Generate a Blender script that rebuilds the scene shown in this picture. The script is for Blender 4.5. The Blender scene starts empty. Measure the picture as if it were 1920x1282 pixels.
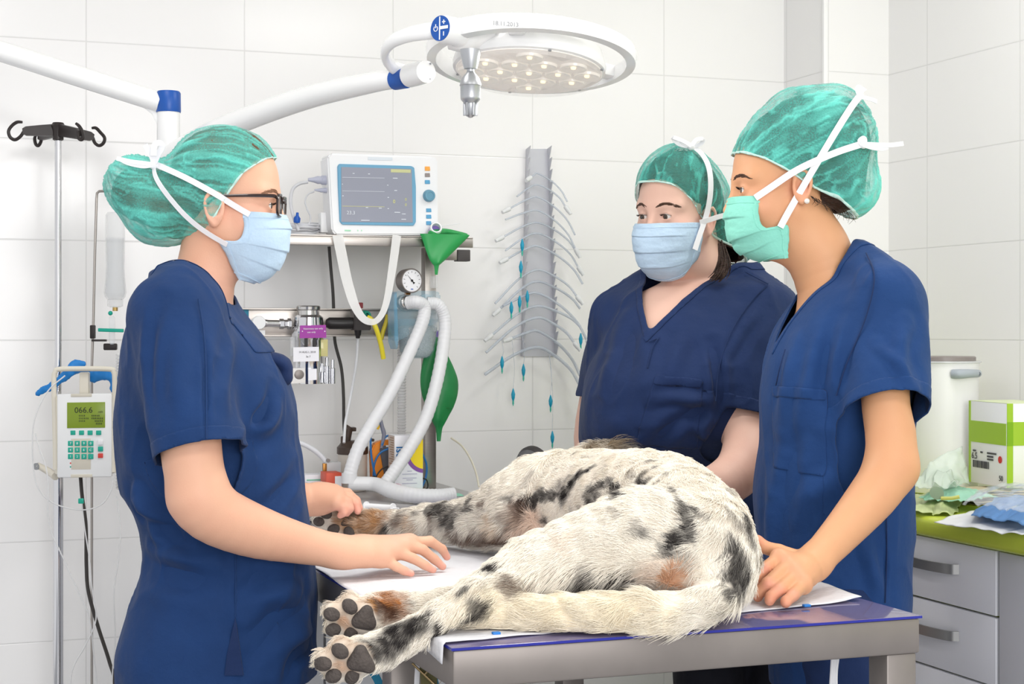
import bpy, bmesh, math, random
import numpy as np
from mathutils import Vector, Matrix

random.seed(7)
RNG = np.random.default_rng(11)
# ------------------------------------------------------------------ frame
# World axes follow the room: x along the back wall, y into it, z up.
F = 3100.0; HY = 620.0; CH = 1.33; ANG = math.radians(20.2)
CA, SA = math.cos(ANG), math.sin(ANG)
CX = np.array([CA, -SA, 0.0]); CD = np.array([SA, CA, 0.0]); CZ = np.array([0, 0, 1.0])

def q(px, py, D):
    "survey point seen at (px, py) standing D metres deep"
    return CX*((px-960)/F*D) + CD*D + CZ*(CH-(py-HY)/F*D)
def v(dx, dd, dz): return CX*dx + CD*dd + CZ*dz
def py_(px, py, yr):
    "survey point on a plane parallel to the back wall"
    t = (px-960)/F; return q(px, py, yr/(CA-t*SA))
def px_(px, py, xr):
    t = (px-960)/F; return q(px, py, xr/(t*CA+SA))
def pz_(px, py, z):
    return q(px, py, (CH-z)*F/(py-HY))

def nrm(a):
    a = np.asarray(a, float); return a/(np.linalg.norm(a, axis=-1, keepdims=True)+1e-12)
def s2l(c):
    return tuple((x/12.92 if x <= .04045 else ((x+.055)/1.055)**2.4) for x in [k/255 for k in c])

# ------------------------------------------------------------------ materials
MATS = {}
def mat(name, col, rough=.5, metal=0.0, spec=.5, var=0.0, vscale=8.0, bump=0.0, bscale=60.0, trans=0.0, ior=1.45,
        alpha=1.0, emit=0.0, sheen=0.0, sss=0.0, coat=0.0, attr=None, stretch=None):
    m = bpy.data.materials.new(name); m.use_nodes = True
    nt = m.node_tree; b = nt.nodes['Principled BSDF']; L = nt.links.new
    c = s2l(col) + (1,)
    b.inputs['Base Color'].default_value = c
    b.inputs['Roughness'].default_value = rough
    b.inputs['Metallic'].default_value = metal
    b.inputs['Specular IOR Level'].default_value = spec
    b.inputs['IOR'].default_value = ior
    b.inputs['Transmission Weight'].default_value = trans
    b.inputs['Alpha'].default_value = alpha
    b.inputs['Sheen Weight'].default_value = sheen
    b.inputs['Coat Weight'].default_value = coat
    if sss:
        b.inputs['Subsurface Weight'].default_value = sss
        b.inputs['Subsurface Radius'].default_value = (1.0, .35, .2)
        b.inputs['Subsurface Scale'].default_value = .006
    if emit:
        b.inputs['Emission Color'].default_value = c; b.inputs['Emission Strength'].default_value = emit
    tc = nt.nodes.new('ShaderNodeTexCoord')
    src = tc.outputs['Object']
    if stretch:
        mp = nt.nodes.new('ShaderNodeMapping'); mp.inputs['Scale'].default_value = stretch
        L(src, mp.inputs['Vector']); src = mp.outputs['Vector']
    base = None
    if attr:
        at = nt.nodes.new('ShaderNodeAttribute'); at.attribute_name = attr; base = at.outputs['Color']
        L(base, b.inputs['Base Color'])
    if var:
        n = nt.nodes.new('ShaderNodeTexNoise'); n.inputs['Scale'].default_value = vscale; n.inputs['Detail'].default_value = 4
        L(src, n.inputs['Vector'])
        mr = nt.nodes.new('ShaderNodeMapRange'); mr.inputs['From Min'].default_value = .3; mr.inputs['From Max'].default_value = .7
        mr.inputs['To Min'].default_value = 1-var; mr.inputs['To Max'].default_value = 1+var
        L(n.outputs['Fac'], mr.inputs['Value'])
        hs = nt.nodes.new('ShaderNodeHueSaturation'); hs.inputs['Color'].default_value = c
        if base: L(base, hs.inputs['Color'])
        L(mr.outputs['Result'], hs.inputs['Value']); L(hs.outputs['Color'], b.inputs['Base Color'])
    if bump:
        n2 = nt.nodes.new('ShaderNodeTexNoise'); n2.inputs['Scale'].default_value = bscale; n2.inputs['Detail'].default_value = 5
        L(src, n2.inputs['Vector'])
        bp = nt.nodes.new('ShaderNodeBump'); bp.inputs['Strength'].default_value = bump; bp.inputs['Distance'].default_value = .01
        L(n2.outputs['Fac'], bp.inputs['Height']); L(bp.outputs['Normal'], b.inputs['Normal'])
    MATS[name] = m
    return m

# ------------------------------------------------------------------ objects
COL = bpy.context.scene.collection
ORG = {}
def origin_of(o): return ORG[o.name]
def tag(o, label=None, cat=None, group=None, kind=None):
    if label: o['label'] = label
    if cat: o['category'] = cat
    if group: o['group'] = group
    if kind: o['kind'] = kind
    return o
def thing(name, label, cat, loc=(0, 0, 0), group=None, kind=None):
    o = bpy.data.objects.new(name, None); COL.objects.link(o)
    o.empty_display_size = .05
    o.location = [float(x) for x in loc]; ORG[o.name] = np.array(loc, float)
    return tag(o, label, cat, group, kind)
def mk(name, verts, faces, m, parent=None, smooth=True, label=None, loc=None, angle=None):
    "one mesh object; verts are world points"
    V = np.asarray(verts, float).reshape(-1, 3)
    if parent is not None: org = ORG[parent.name]
    else: org = np.array(loc, float) if loc is not None else np.array([*((V.min(0)+V.max(0))/2)[:2], V[:, 2].min()])
    me = bpy.data.meshes.new(name)
    me.from_pydata((V-org).tolist(), [], faces if isinstance(faces, list) else faces.tolist())
    ms = m if isinstance(m, (list, tuple)) else [m]
    for x in ms: me.materials.append(x)
    if smooth:
        me.shade_smooth()
        if angle is not None: me.set_sharp_from_angle(angle=math.radians(angle))
    o = bpy.data.objects.new(name, me); COL.objects.link(o)
    ORG[o.name] = org
    if parent is not None: o.parent = parent
    else: o.location = org
    if label: o['label'] = label
    return o
def rings_mesh(rings, closed=True, caps=True):
    R = len(rings); n = len(rings[0]); V = [p for r in rings for p in r]; Fc = []
    for i in range(R-1):
        for j in range(n if closed else n-1):
            k = (j+1) % n
            Fc.append((i*n+j, i*n+k, (i+1)*n+k, (i+1)*n+j))
    if caps and closed:
        Fc.append(tuple(range(n-1, -1, -1))); Fc.append(tuple((R-1)*n+j for j in range(n)))
    return V, Fc
def spline(pts, n, closed=False):
    "Catmull-Rom samples, pts (m,k)"
    P = np.asarray(pts, float)
    if P.ndim == 1: P = P[:, None]
    m = len(P)
    if m == 2 and not closed:
        t = np.linspace(0, 1, n)[:, None]; return P[0]*(1-t)+P[1]*t
    if closed: E = np.vstack([P[-1], P, P[0], P[1]]); segs = m
    else: E = np.vstack([2*P[0]-P[1], P, 2*P[-1]-P[-2]]); segs = m-1
    u = np.linspace(0, segs, n, endpoint=not closed); i = np.minimum(u.astype(int), segs-1); t = (u-i)[:, None]
    p0, p1, p2, p3 = E[i], E[i+1], E[i+2], E[i+3]
    return .5*(2*p1+(p2-p0)*t+(2*p0-5*p1+4*p2-p3)*t**2+(3*p1-p0-3*p2+p3)*t**3)
class MB:
    "collects shapes into one mesh"
    def __init__(s): s.V = []; s.F = []; s.M = []; s.mi = 0
    def add(s, V, Fc):
        b = len(s.V); s.V += [tuple(map(float, p)) for p in V]; s.F += [tuple(b+i for i in f) for f in Fc]
        s.M += [s.mi]*len(Fc); return s
    def bm(s, b):
        b.verts.ensure_lookup_table(); b.verts.index_update()
        s.add([x.co for x in b.verts], [[x.index for x in f.verts] for f in b.faces]); b.free(); return s
    def box(s, lo, hi, bev=0.0, seg=2, M=None):
        lo = np.array(lo, float); hi = np.array(hi, float)
        b = bmesh.new(); bmesh.ops.create_cube(b, size=1)
        for x in b.verts: x.co = Vector((lo+hi)/2) + Vector([x.co[i]*(hi-lo)[i] for i in range(3)])
        if bev: bmesh.ops.bevel(b, geom=b.edges[:], offset=min(bev, .49*min(abs(hi-lo))), segments=seg, affect='EDGES', profile=.5)
        if M is not None: bmesh.ops.transform(b, matrix=M, verts=b.verts)
        return s.bm(b)
    def obox(s, c, ax, half, bev=0.0, seg=2):
        "oriented box: centre, 3 axes (rows), half sizes"
        ax = np.array(ax, float)
        M = Matrix([[*ax[:, i], c[i]] for i in range(3)]+[[0, 0, 0, 1]])
        h = np.array(half); return s.box(-h, h, bev, seg, M)
    def tube(s, pts, r, n=10, samples=None, closed=False, caps=True, up=None):
        P = np.asarray(pts, float)
        rr = np.full(len(P), r, float) if np.isscalar(r) else np.asarray(r, float)
        if samples:
            PP = spline(np.hstack([P, rr[:, None]]), samples, closed); P, rr = PP[:, :3], np.abs(PP[:, 3])
        m = len(P)
        T = np.gradient(P, axis=0) if not closed else (np.roll(P, -1, 0)-np.roll(P, 1, 0))
        T = nrm(T)
        u = np.array([0, 0, 1.0]) if up is None else np.array(up, float)
        if abs(T[0] @ u) > .9: u = np.array([1.0, 0, 0])
        N = nrm(u-(u@T[0])*T[0]); rings = []
        for i in range(m):
            N = nrm(N-(N@T[i])*T[i]); B = np.cross(T[i], N)
            a = np.arange(n)*2*math.pi/n
            rings.append(P[i]+rr[i]*(np.cos(a)[:, None]*N+np.sin(a)[:, None]*B))
        if closed: rings.append(rings[0])
        return s.add(*rings_mesh(rings, True, caps and not closed))
    def lathe(s, c, axis, prof, n=32, ax2=None):
        "prof: list of (distance along axis, radius)"
        a = nrm(axis); t = np.array([1.0, 0, 0]) if abs(a[0]) < .9 else np.array([0, 1.0, 0])
        e1 = nrm(np.cross(a, t)) if ax2 is None else nrm(np.array(ax2)-(np.array(ax2)@a)*a); e2 = np.cross(a, e1); th = np.arange(n)*2*math.pi/n
        rings = [np.array(c)+a*h+max(r, 1e-5)*(np.cos(th)[:, None]*e1+np.sin(th)[:, None]*e2) for h, r in prof]
        return s.add(*rings_mesh(rings))
    def prism(s, poly, d, bev=0.0):
        "extrude a planar polygon (world points) by vector d"
        P = np.asarray(poly, float); n = len(P)
        V = list(P)+list(P+np.array(d))
        Fc = [tuple(range(n-1, -1, -1)), tuple(range(n, 2*n))]+[(i, (i+1) % n, n+(i+1) % n, n+i) for i in range(n)]
        if bev:
            b = bmesh.new(); vs = [b.verts.new(p) for p in V]
            for f in Fc: b.faces.new([vs[i] for i in f])
            bmesh.ops.recalc_face_normals(b, faces=b.faces)
            bmesh.ops.bevel(b, geom=b.edges[:], offset=bev, segments=2, affect='EDGES'); return s.bm(b)
        return s.add(V, Fc)
    def ball(s, c, r, n=16, m=10):
        r = np.array([r]*3 if np.isscalar(r) else r, float)
        V = []; 
        rings = [[np.array(c)+r*np.array([math.sin(p)*math.cos(t), math.sin(p)*math.sin(t), math.cos(p)]) for t in np.arange(n)*2*math.pi/n] for p in np.linspace(.02, math.pi-.02, m)]
        return s.add(*rings_mesh(rings))
    def ribbon(s, pts, normals, w, t=.0012, samples=None):
        P = np.asarray(pts, float); N = np.asarray(normals, float)
        if N.ndim == 1: N = np.tile(N, (len(P), 1))
        if samples:
            X = spline(np.hstack([P, N]), samples); P, N = X[:, :3], X[:, 3:]
        ww = np.full(len(P), w) if np.isscalar(w) else np.interp(np.linspace(0, 1, len(P)), np.linspace(0, 1, len(w)), w)
        T = nrm(np.gradient(P, axis=0)); N = nrm(N-(N*T).sum(1, keepdims=True)*T); B = np.cross(T, N)
        rings = []
        for i in range(len(P)):
            h = B[i]*ww[i]/2; k = N[i]*t/2
            rings.append([P[i]-h-k, P[i]+h-k, P[i]+h+k, P[i]-h+k])
        return s.add(*rings_mesh(rings))
    def build(s, name, m, parent=None, smooth=True, angle=40, **kw):
        o = mk(name, s.V, s.F, m, parent, smooth, angle=angle if smooth else None, **kw)
        if isinstance(m, (list, tuple)) and len(m) > 1: o.data.polygons.foreach_set('material_index', s.M)
        b = bmesh.new(); b.from_mesh(o.data); bmesh.ops.recalc_face_normals(b, faces=b.faces); b.to_mesh(o.data); b.free()
        if smooth: o.data.set_sharp_from_angle(angle=math.radians(angle))
        return o
def text(name, s, c, right, up, size, m, parent, depth=.0004, align='CENTER', label=None, bold=0.0):
    "flat raised lettering turned into a mesh of its own"
    cu = bpy.data.curves.new(name, 'FONT'); cu.body = s; cu.size = size; cu.align_x = align; cu.align_y = 'CENTER'
    cu.extrude = depth; cu.offset = bold; cu.resolution_u = 3
    t = bpy.data.objects.new(name, cu); COL.objects.link(t)
    dg = bpy.context.evaluated_depsgraph_get(); me = bpy.data.meshes.new_from_object(t.evaluated_get(dg))
    bpy.data.objects.remove(t); bpy.data.curves.remove(cu)
    r = nrm(right); u = nrm(up); n = np.cross(r, u)
    V = np.array([x.co for x in me.vertices]).reshape(-1, 3); fs = [list(p.vertices) for p in me.polygons]
    W = np.array(c)+V[:, :1]*r+V[:, 1:2]*u+V[:, 2:]*n
    bpy.data.meshes.remove(me)
    return mk(name, W, fs, m, parent, False, label=label)

# ------------------------------------------------------------------ noise
def _hash(i, j, k, seed):
    h = (i.astype(np.int64)*374761393+j.astype(np.int64)*668265263+k.astype(np.int64)*2147483647+seed*974711) & 0xffffffff
    h = ((h ^ (h >> 13))*1274126177) & 0xffffffff
    return ((h ^ (h >> 16)) & 0xffff)/32767.5-1
def noise(P, seed=0):
    P = np.asarray(P, float); I = np.floor(P).astype(np.int64); f = P-I; w = f*f*f*(f*(f*6-15)+10)
    r = 0
    for dx in (0, 1):
        for dy in (0, 1):
            for dz in (0, 1):
                ww = (w[:, 0] if dx else 1-w[:, 0])*(w[:, 1] if dy else 1-w[:, 1])*(w[:, 2] if dz else 1-w[:, 2])
                r = r+ww*_hash(I[:, 0]+dx, I[:, 1]+dy, I[:, 2]+dz, seed)
    return r
def fbm(P, oct=3, seed=0):
    r = 0; a = 1
    for o in range(oct): r = r+a*noise(np.asarray(P)*2**o, seed+o*17); a *= .5
    return r

# ------------------------------------------------------------------ implicit surfaces
def smin(a, b, k):
    if k <= 0: return np.minimum(a, b)
    h = np.maximum(k-np.abs(a-b), 0)/k
    return np.minimum(a, b)-h*h*k*.25
class SDF:
    def __init__(s): s.it = []
    def _a(s, fn, c, R, k, op): s.it.append((fn, np.array(c, float), float(R), k, op)); return s
    def cone(s, a, b, ra, rb, k=.01, op='u', flat=None):
        a = np.array(a, float); b = np.array(b, float); ba = b-a; L2 = ba@ba+1e-12
        fl = None if flat is None else (nrm(flat[0]), flat[1])
        c = (a+b)/2
        def fn(P):
            pa = P-a; t = np.clip(pa@ba/L2, 0, 1); dv = pa-t[:, None]*ba
            if fl is not None:
                n, qf = fl; dv = dv+(dv@n)[:, None]*(qf-1)*n
                return (np.sqrt((dv*dv).sum(1))-(ra+(rb-ra)*t))/(max(qf, 1) if qf > 1 else 1)
            return np.sqrt((dv*dv).sum(1))-(ra+(rb-ra)*t)
        ex = 1 if flat is None else max(1, 1/flat[1])
        return s._a(fn, c, math.sqrt(L2)/2+max(ra, rb)*ex, k, op)
    def chain(s, pts, rad, k=.01, n=None, op='u', flat=None):
        P = np.array(pts, float); r = np.array(rad, float)
        if n:
            X = spline(np.hstack([P, r[:, None]]), n); P, r = X[:, :3], X[:, 3]
        segs = list(zip(P[:-1], P[1:], r[:-1], r[1:])); c = (P.min(0)+P.max(0))/2
        fl = None if flat is None else (nrm(flat[0]), flat[1])
        def fn(Q):
            d = None
            for a, b, ra, rb in segs:
                ba = b-a; pa = Q-a; t = np.clip(pa@ba/(ba@ba+1e-12), 0, 1); dv = pa-t[:, None]*ba
                if fl is not None: dv = dv+(dv@fl[0])[:, None]*(fl[1]-1)*fl[0]
                e = np.sqrt((dv*dv).sum(1))-(ra+(rb-ra)*t)
                d = e if d is None else np.minimum(d, e)
            return d/(fl[1] if fl is not None and fl[1] > 1 else 1)
        ex = 1 if flat is None else max(1, 1/flat[1])
        return s._a(fn, c, np.linalg.norm(P-c, axis=1).max()+r.max()*ex, k, op)
    def ell(s, c, rad, ax=None, k=.01, op='u'):
        c = np.array(c, float); r = np.array(rad, float)
        A = np.eye(3) if ax is None else nrm(np.array(ax, float))
        def fn(P):
            l = (P-c)@A.T
            k0 = np.sqrt(((l/r)**2).sum(1)); k1 = np.sqrt(((l/r**2)**2).sum(1))+1e-9
            return k0*(k0-1)/k1
        return s._a(fn, c, r.max(), k, op)
    def ball(s, c, r, k=.01, op='u'): return s.cone(c, np.array(c)+[0, 0, 1e-6], r, r, k, op)
    def loft(s, rows, lat, fwd, k=.01, op='u', n=2.3, tilt=0):
        """rows: (z, centre xy world (2), half lateral, front depth, back depth)"""
        rows = sorted(rows, key=lambda r: r[0])
        A = np.array([[r[0], r[1][0], r[1][1], r[2], r[3], r[4]] for r in rows], float)
        T = spline(A, 240); o = np.argsort(T[:, 0]); T = T[o]
        lat = nrm(np.array(lat, float)[:2]); fwd = nrm(np.array(fwd, float)[:2]); z0, z1 = T[0, 0], T[-1, 0]
        c = np.array([T[:, 1].mean(), T[:, 2].mean(), (z0+z1)/2])
        def fn(P):
            z = np.clip(P[:, 2], z0, z1); I = lambda j: np.interp(z, T[:, 0], T[:, j])
            dx = P[:, 0]-I(1); dy = P[:, 1]-I(2); l = dx*lat[0]+dy*lat[1]; f = dx*fwd[0]+dy*fwd[1]
            a = I(3); b = np.where(f > 0, I(4), I(5))
            r = (np.abs(l/a)**n+np.abs(f/b)**n)**(1/n); d = (r-1)*np.minimum(a, b)
            e = np.maximum(z0-P[:, 2], P[:, 2]-z1)
            return np.where(e > 0, np.maximum(d, e), np.maximum(d, e))
        R = math.sqrt(((z1-z0)/2)**2+(max(T[:, 3].max(), T[:, 4].max(), T[:, 5].max())+np.abs(T[:, 1:3]-c[:2]).max())**2)
        return s._a(fn, c, R, k, op)
    def fun(s, fn, c, R, k=.01, op='u'): return s._a(fn, c, R, k, op)
    def ev(s, P, sel=None):
        d = np.full(len(P), 9.0)
        for i in (range(len(s.it)) if sel is None else sel):
            fn, c, R, k, op = s.it[i]
            if op == 'u': d = smin(d, fn(P), k)
            elif op == 's': d = -smin(-d, fn(P), k)
            else: d = -smin(-d, -fn(P), k)
        return d
    def bounds(s):
        u = [(c, R) for fn, c, R, k, op in s.it if op == 'u']
        return np.min([c-R for c, R in u], 0), np.max([c+R for c, R in u], 0)
    def mesh(s, h, lo=None, hi=None, B=14, smooth=2, slack=2.5):
        l, u = s.bounds(); lo = l-2*h if lo is None else np.array(lo, float); hi = u+2*h if hi is None else np.array(hi, float)
        nb = np.ceil((hi-lo)/(h*B)).astype(int); G = nb*B+3
        I = np.stack(np.meshgrid(*[np.arange(x) for x in nb], indexing='ij'), -1).reshape(-1, 3)
        C = lo+(I+.5)*B*h; br = B*h*.87
        d = np.concatenate([s.ev(C[i:i+20000]) for i in range(0, len(C), 20000)])
        I = I[np.abs(d) < br*slack]
        cs = np.array([x[1] for x in s.it]); rs = np.array([x[2]+x[3] for x in s.it])
        a = np.arange(B+1); g = np.stack(np.meshgrid(a, a, a, indexing='ij'), -1).reshape(-1, 3)
        ids, pos, quads = [], [], []
        gid = lambda X: (X[..., 0].astype(np.int64)*G[1]+X[..., 1])*G[2]+X[..., 2]
        cor = np.array([[x, y, z] for x in (0, 1) for y in (0, 1) for z in (0, 1)])
        eds = [(i, j) for i in range(8) for j in range(i+1, 8) if np.abs(cor[i]-cor[j]).sum() == 1]
        for b in I:
            base = b*B; bc = lo+(base+B/2)*h
            sel = np.nonzero(np.linalg.norm(cs-bc, axis=1)-rs < br+.035)[0]
            if not len(sel): continue
            D = s.ev(lo+(base+g)*h, sel).reshape(B+1, B+1, B+1)
            S = D < 0
            if S.all() or not S.any(): continue
            c8 = np.stack([D[x:B+x, y:B+y, z:B+z] for x, y, z in cor], -1); s8 = c8 < 0
            act = np.nonzero(s8.any(-1) & ~s8.all(-1)); dd = c8[act]; cell = np.stack(act, -1)
            acc = np.zeros((len(dd), 3)); cnt = np.zeros(len(dd))
            for i, j in eds:
                da, db = dd[:, i], dd[:, j]; m = (da < 0) != (db < 0)
                t = np.where(m, da/np.where(m, da-db, 1), 0)
                acc += m[:, None]*(cor[i]+t[:, None]*(cor[j]-cor[i])); cnt += m
            pos.append(lo+(base+cell+acc/cnt[:, None])*h); ids.append(gid(base+cell))
            for ax in range(3):
                e = np.zeros(3, int); e[ax] = 1; o1 = np.roll(e, 1); o2 = np.roll(e, 2)
                d0 = S[:B, :B, :B]; d1 = S[e[0]:B+e[0], e[1]:B+e[1], e[2]:B+e[2]]
                x = np.stack(np.nonzero(d0 != d1), -1)
                if not len(x): continue
                fl = d0[tuple(x.T)]; X = base+x
                qd = np.stack([gid(X), gid(X-o1), gid(X-o1-o2), gid(X-o2)], -1)
                qd[~fl] = qd[~fl][:, ::-1]; quads.append(qd)
        ids = np.concatenate(ids); pos = np.concatenate(pos); Q = np.concatenate(quads)
        o = np.argsort(ids); ids, pos = ids[o], pos[o]
        k = np.searchsorted(ids, Q); k = np.minimum(k, len(ids)-1); ok = (ids[k] == Q).all(1); Fc = k[ok]
        return lap(pos, Fc, smooth), Fc
def lap(V, Fc, it, lam=.5, pin=None):
    if not it: return V
    e = np.vstack([Fc[:, [0, 1]], Fc[:, [1, 2]], Fc[:, [2, 3]], Fc[:, [3, 0]]]) if Fc.shape[1] == 4 else np.vstack([Fc[:, [0, 1]], Fc[:, [1, 2]], Fc[:, [2, 0]]])
    e = np.vstack([e, e[:, ::-1]]); n = len(V); cnt = np.bincount(e[:, 0], minlength=n)+1e-9
    for i in range(it):
        l = lam if i % 2 == 0 else -lam*1.02
        if it <= 2: l = lam*.8
        A = np.stack([np.bincount(e[:, 0], weights=V[e[:, 1], j], minlength=n)/cnt for j in range(3)], -1)
        W = V+l*(A-V)
        if pin is not None: W[pin] = V[pin]
        V = W
    return V
def vnormals(V, Fc):
    n = np.cross(V[Fc[:, 2]]-V[Fc[:, 0]], V[Fc[:, 3 if Fc.shape[1] == 4 else 1]]-V[Fc[:, 1 if Fc.shape[1] == 4 else 0]])
    N = np.zeros_like(V)
    for j in range(Fc.shape[1]): np.add.at(N, Fc[:, j], n)
    return nrm(N)
def cut(V, Fc, g):
    "keep where g<0 (g: per-vertex values); border vertices are slid onto g=0. returns V,F,(index map)"
    keep = (g[Fc] < 0).sum(1) >= Fc.shape[1]//2+ (0 if Fc.shape[1] == 4 else 1)
    Fk = Fc[keep]
    e = np.vstack([Fk[:, [i, (i+1) % Fk.shape[1]]] for i in range(Fk.shape[1])]); e = np.vstack([e, e[:, ::-1]])
    V = V.copy(); m = (g[e[:, 0]] >= 0) & (g[e[:, 1]] < 0); ee = e[m]
    t = g[ee[:, 0]]/(g[ee[:, 0]]-g[ee[:, 1]]); X = V[ee[:, 0]]+t[:, None]*(V[ee[:, 1]]-V[ee[:, 0]])
    n = len(V); c = np.bincount(ee[:, 0], minlength=n); A = np.stack([np.bincount(ee[:, 0], weights=X[:, j], minlength=n) for j in range(3)], -1)
    mv = c > 0; V[mv] = A[mv]/c[mv][:, None]
    used = np.unique(Fk); mp = np.full(n, -1); mp[used] = np.arange(len(used))
    return V[used], mp[Fk], used
def border(Fc, n):
    e = np.vstack([Fc[:, [i, (i+1) % Fc.shape[1]]] for i in range(Fc.shape[1])]); k = np.sort(e, 1); u, c = np.unique(k, axis=0, return_counts=True)
    b = np.zeros(n, bool); b[u[c == 1].ravel()] = True; return b, u[c == 1]
def smooth_border(V, Fc, it=6):
    b, e = border(Fc, len(V)); e = np.vstack([e, e[:, ::-1]]); c = np.bincount(e[:, 0], minlength=len(V))+1e-9
    for _ in range(it):
        A = np.stack([np.bincount(e[:, 0], weights=V[e[:, 1], j], minlength=len(V))/c for j in range(3)], -1)
        V = V.copy(); V[b] = .5*V[b]+.5*A[b]
    return V
def shell(V, Fc, t):
    "thicken an open sheet inward by t"
    N = vnormals(V, Fc); n = len(V); b, e0 = border(Fc, n)
    W = np.vstack([V, V-N*t]); inner = Fc[:, ::-1]+n
    e = np.vstack([Fc[:, [i, (i+1) % Fc.shape[1]]] for i in range(Fc.shape[1])]); k = np.sort(e, 1)
    key = k[:, 0].astype(np.int64)*n+k[:, 1]; u, inv, c = np.unique(key, return_inverse=True, return_counts=True)
    be = e[c[inv] == 1]
    rim = np.stack([be[:, 1], be[:, 0], be[:, 0]+n, be[:, 1]+n], -1)
    if Fc.shape[1] == 3: return W, [*Fc.tolist(), *inner.tolist(), *rim.tolist()]
    return W, np.vstack([Fc, inner, rim])
def segdist(P, a, b):
    a = np.array(a, float); b = np.array(b, float); ba = b-a; pa = P-a; t = np.clip(pa@ba/(ba@ba+1e-12), 0, 1)
    return np.linalg.norm(pa-t[:, None]*ba, axis=1), t
def polydist(P, pts):
    d = None
    for a, b in zip(pts[:-1], pts[1:]):
        e, _ = segdist(P, a, b); d = e if d is None else np.minimum(d, e)
    return d
def to_px(P):
    "where a survey point shows (used for measuring only)"
    X = P@CX; D = P@CD; return 960+F*X/D, HY-F*(P[:, 2]-CH)/D
def setcol(o, cols, name='tint'):
    a = o.data.color_attributes.new(name, 'FLOAT_COLOR', 'POINT')
    c = np.ones((len(o.data.vertices), 4), np.float32); c[:, :3] = cols; a.data.foreach_set('color', c.ravel())
# ------------------------------------------------------------------ camera, light, room
sc = bpy.context.scene
cam = bpy.data.cameras.new('camera'); cam.sensor_width = 36; cam.lens = F*36/1920; cam.shift_y = -21/1920
cam.clip_start = .05; cam.clip_end = 60
co = bpy.data.objects.new('camera', cam); COL.objects.link(co); sc.camera = co
co.location = (0, 0, CH); co.rotation_euler = (math.pi/2, 0, -ANG)
sc.view_settings.view_transform = 'Standard'; sc.view_settings.look = 'None'
sc.view_settings.exposure = 0.0; sc.view_settings.gamma = 1.0; sc.view_settings.use_curve_mapping = False
w = bpy.data.worlds.new('ambient_fill'); sc.world = w; w.use_nodes = True  # even white ambient fill, let in through the unwalled sides
w.node_tree.nodes['Background'].inputs['Color'].default_value = (.985, .99, 1, 1)
w.node_tree.nodes['Background'].inputs['Strength'].default_value = .88

def tile_mat(name, axis, u0, col):
    "glazed 40 x 25 cm wall tiles, thin joints"
    m = mat(name, col, rough=.16, spec=.5)
    nt = m.node_tree; L = nt.links.new; b = nt.nodes['Principled BSDF']
    geo = nt.nodes.new('ShaderNodeNewGeometry'); sp = nt.nodes.new('ShaderNodeSeparateXYZ'); L(geo.outputs['Position'], sp.inputs[0])
    def joint(sock, off, step):
        a = nt.nodes.new('ShaderNodeMath'); a.operation = 'SUBTRACT'; L(sock, a.inputs[0]); a.inputs[1].default_value = off
        d = nt.nodes.new('ShaderNodeMath'); d.operation = 'DIVIDE'; L(a.outputs[0], d.inputs[0]); d.inputs[1].default_value = step
        p = nt.nodes.new('ShaderNodeMath'); p.operation = 'PINGPONG'; L(d.outputs[0], p.inputs[0]); p.inputs[1].default_value = .5
        k = nt.nodes.new('ShaderNodeMath'); k.operation = 'MULTIPLY'; L(p.outputs[0], k.inputs[0]); k.inputs[1].default_value = step
        return k.outputs[0]
    j1 = joint(sp.outputs[axis], u0, .4); j2 = joint(sp.outputs[2], .056, .25)
    mn = nt.nodes.new('ShaderNodeMath'); mn.operation = 'MINIMUM'; L(j1, mn.inputs[0]); L(j2, mn.inputs[1])
    mr = nt.nodes.new('ShaderNodeMapRange'); mr.inputs['From Min'].default_value = .0007; mr.inputs['From Max'].default_value = .0022
    L(mn.outputs[0], mr.inputs['Value'])
    mx = nt.nodes.new('ShaderNodeMix'); mx.data_type = 'RGBA'; L(mr.outputs[0], mx.inputs['Factor'])
    mx.inputs['A'].default_value = s2l((226, 225, 225))+(1,); mx.inputs['B'].default_value = s2l(col)+(1,)
    L(mx.outputs['Result'], b.inputs['Base Color'])
    bp = nt.nodes.new('ShaderNodeBump'); bp.inputs['Strength'].default_value = .25; bp.inputs['Distance'].default_value = .002
    L(mr.outputs[0], bp.inputs['Height']); L(bp.outputs[0], b.inputs['Normal'])
    return m
T_BACK = tile_mat('glazed_tile', 0, .430, (245, 244, 244))
T_SIDE = tile_mat('glazed_tile_side', 1, .25, (245, 244, 244))
M_FLOOR = mat('vinyl_floor', (150, 152, 156), rough=.35, var=.05, vscale=14)
M_CEIL = mat('ceiling_paint', (238, 237, 234), rough=.8)
M_WHITE = mat('white_enamel', (240, 240, 240), rough=.28)
YB = 4.265; XR = 2.626; XP = 2.417; YP = 4.038
def struct(name, lo, hi, m, bev=0):
    b = MB().box(lo, hi, bev); o = b.build(name, m, angle=30); o['kind'] = 'structure'; return o
struct('wall_back', (-2.3, YB, 0), (2.75, YB+.12, 2.75), T_BACK)
struct('wall_right', (XR, .2, 0), (XR+.12, YB, 2.75), T_SIDE)
p = MB().box((XP, YP, 0), (XR, YB, 2.75)).build('wall_pier', [T_BACK], angle=30); p['kind'] = 'structure'
p.data.materials.append(T_SIDE)
for f in p.data.polygons: f.material_index = 1 if abs(f.normal.x) > .7 else 0
struct('trim_1', (XP-.004, YP-.004, 0), (XP+.009, YP+.009, 2.75), mat('corner_trim', (246, 246, 246), rough=.3), .003)
struct('floor', (-2.4, -.6, -.06), (2.75, YB+.12, 0), M_FLOOR)
struct('ceiling', (-2.4, .2, 2.75), (2.75, YB+.12, 2.83), M_CEIL)

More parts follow.
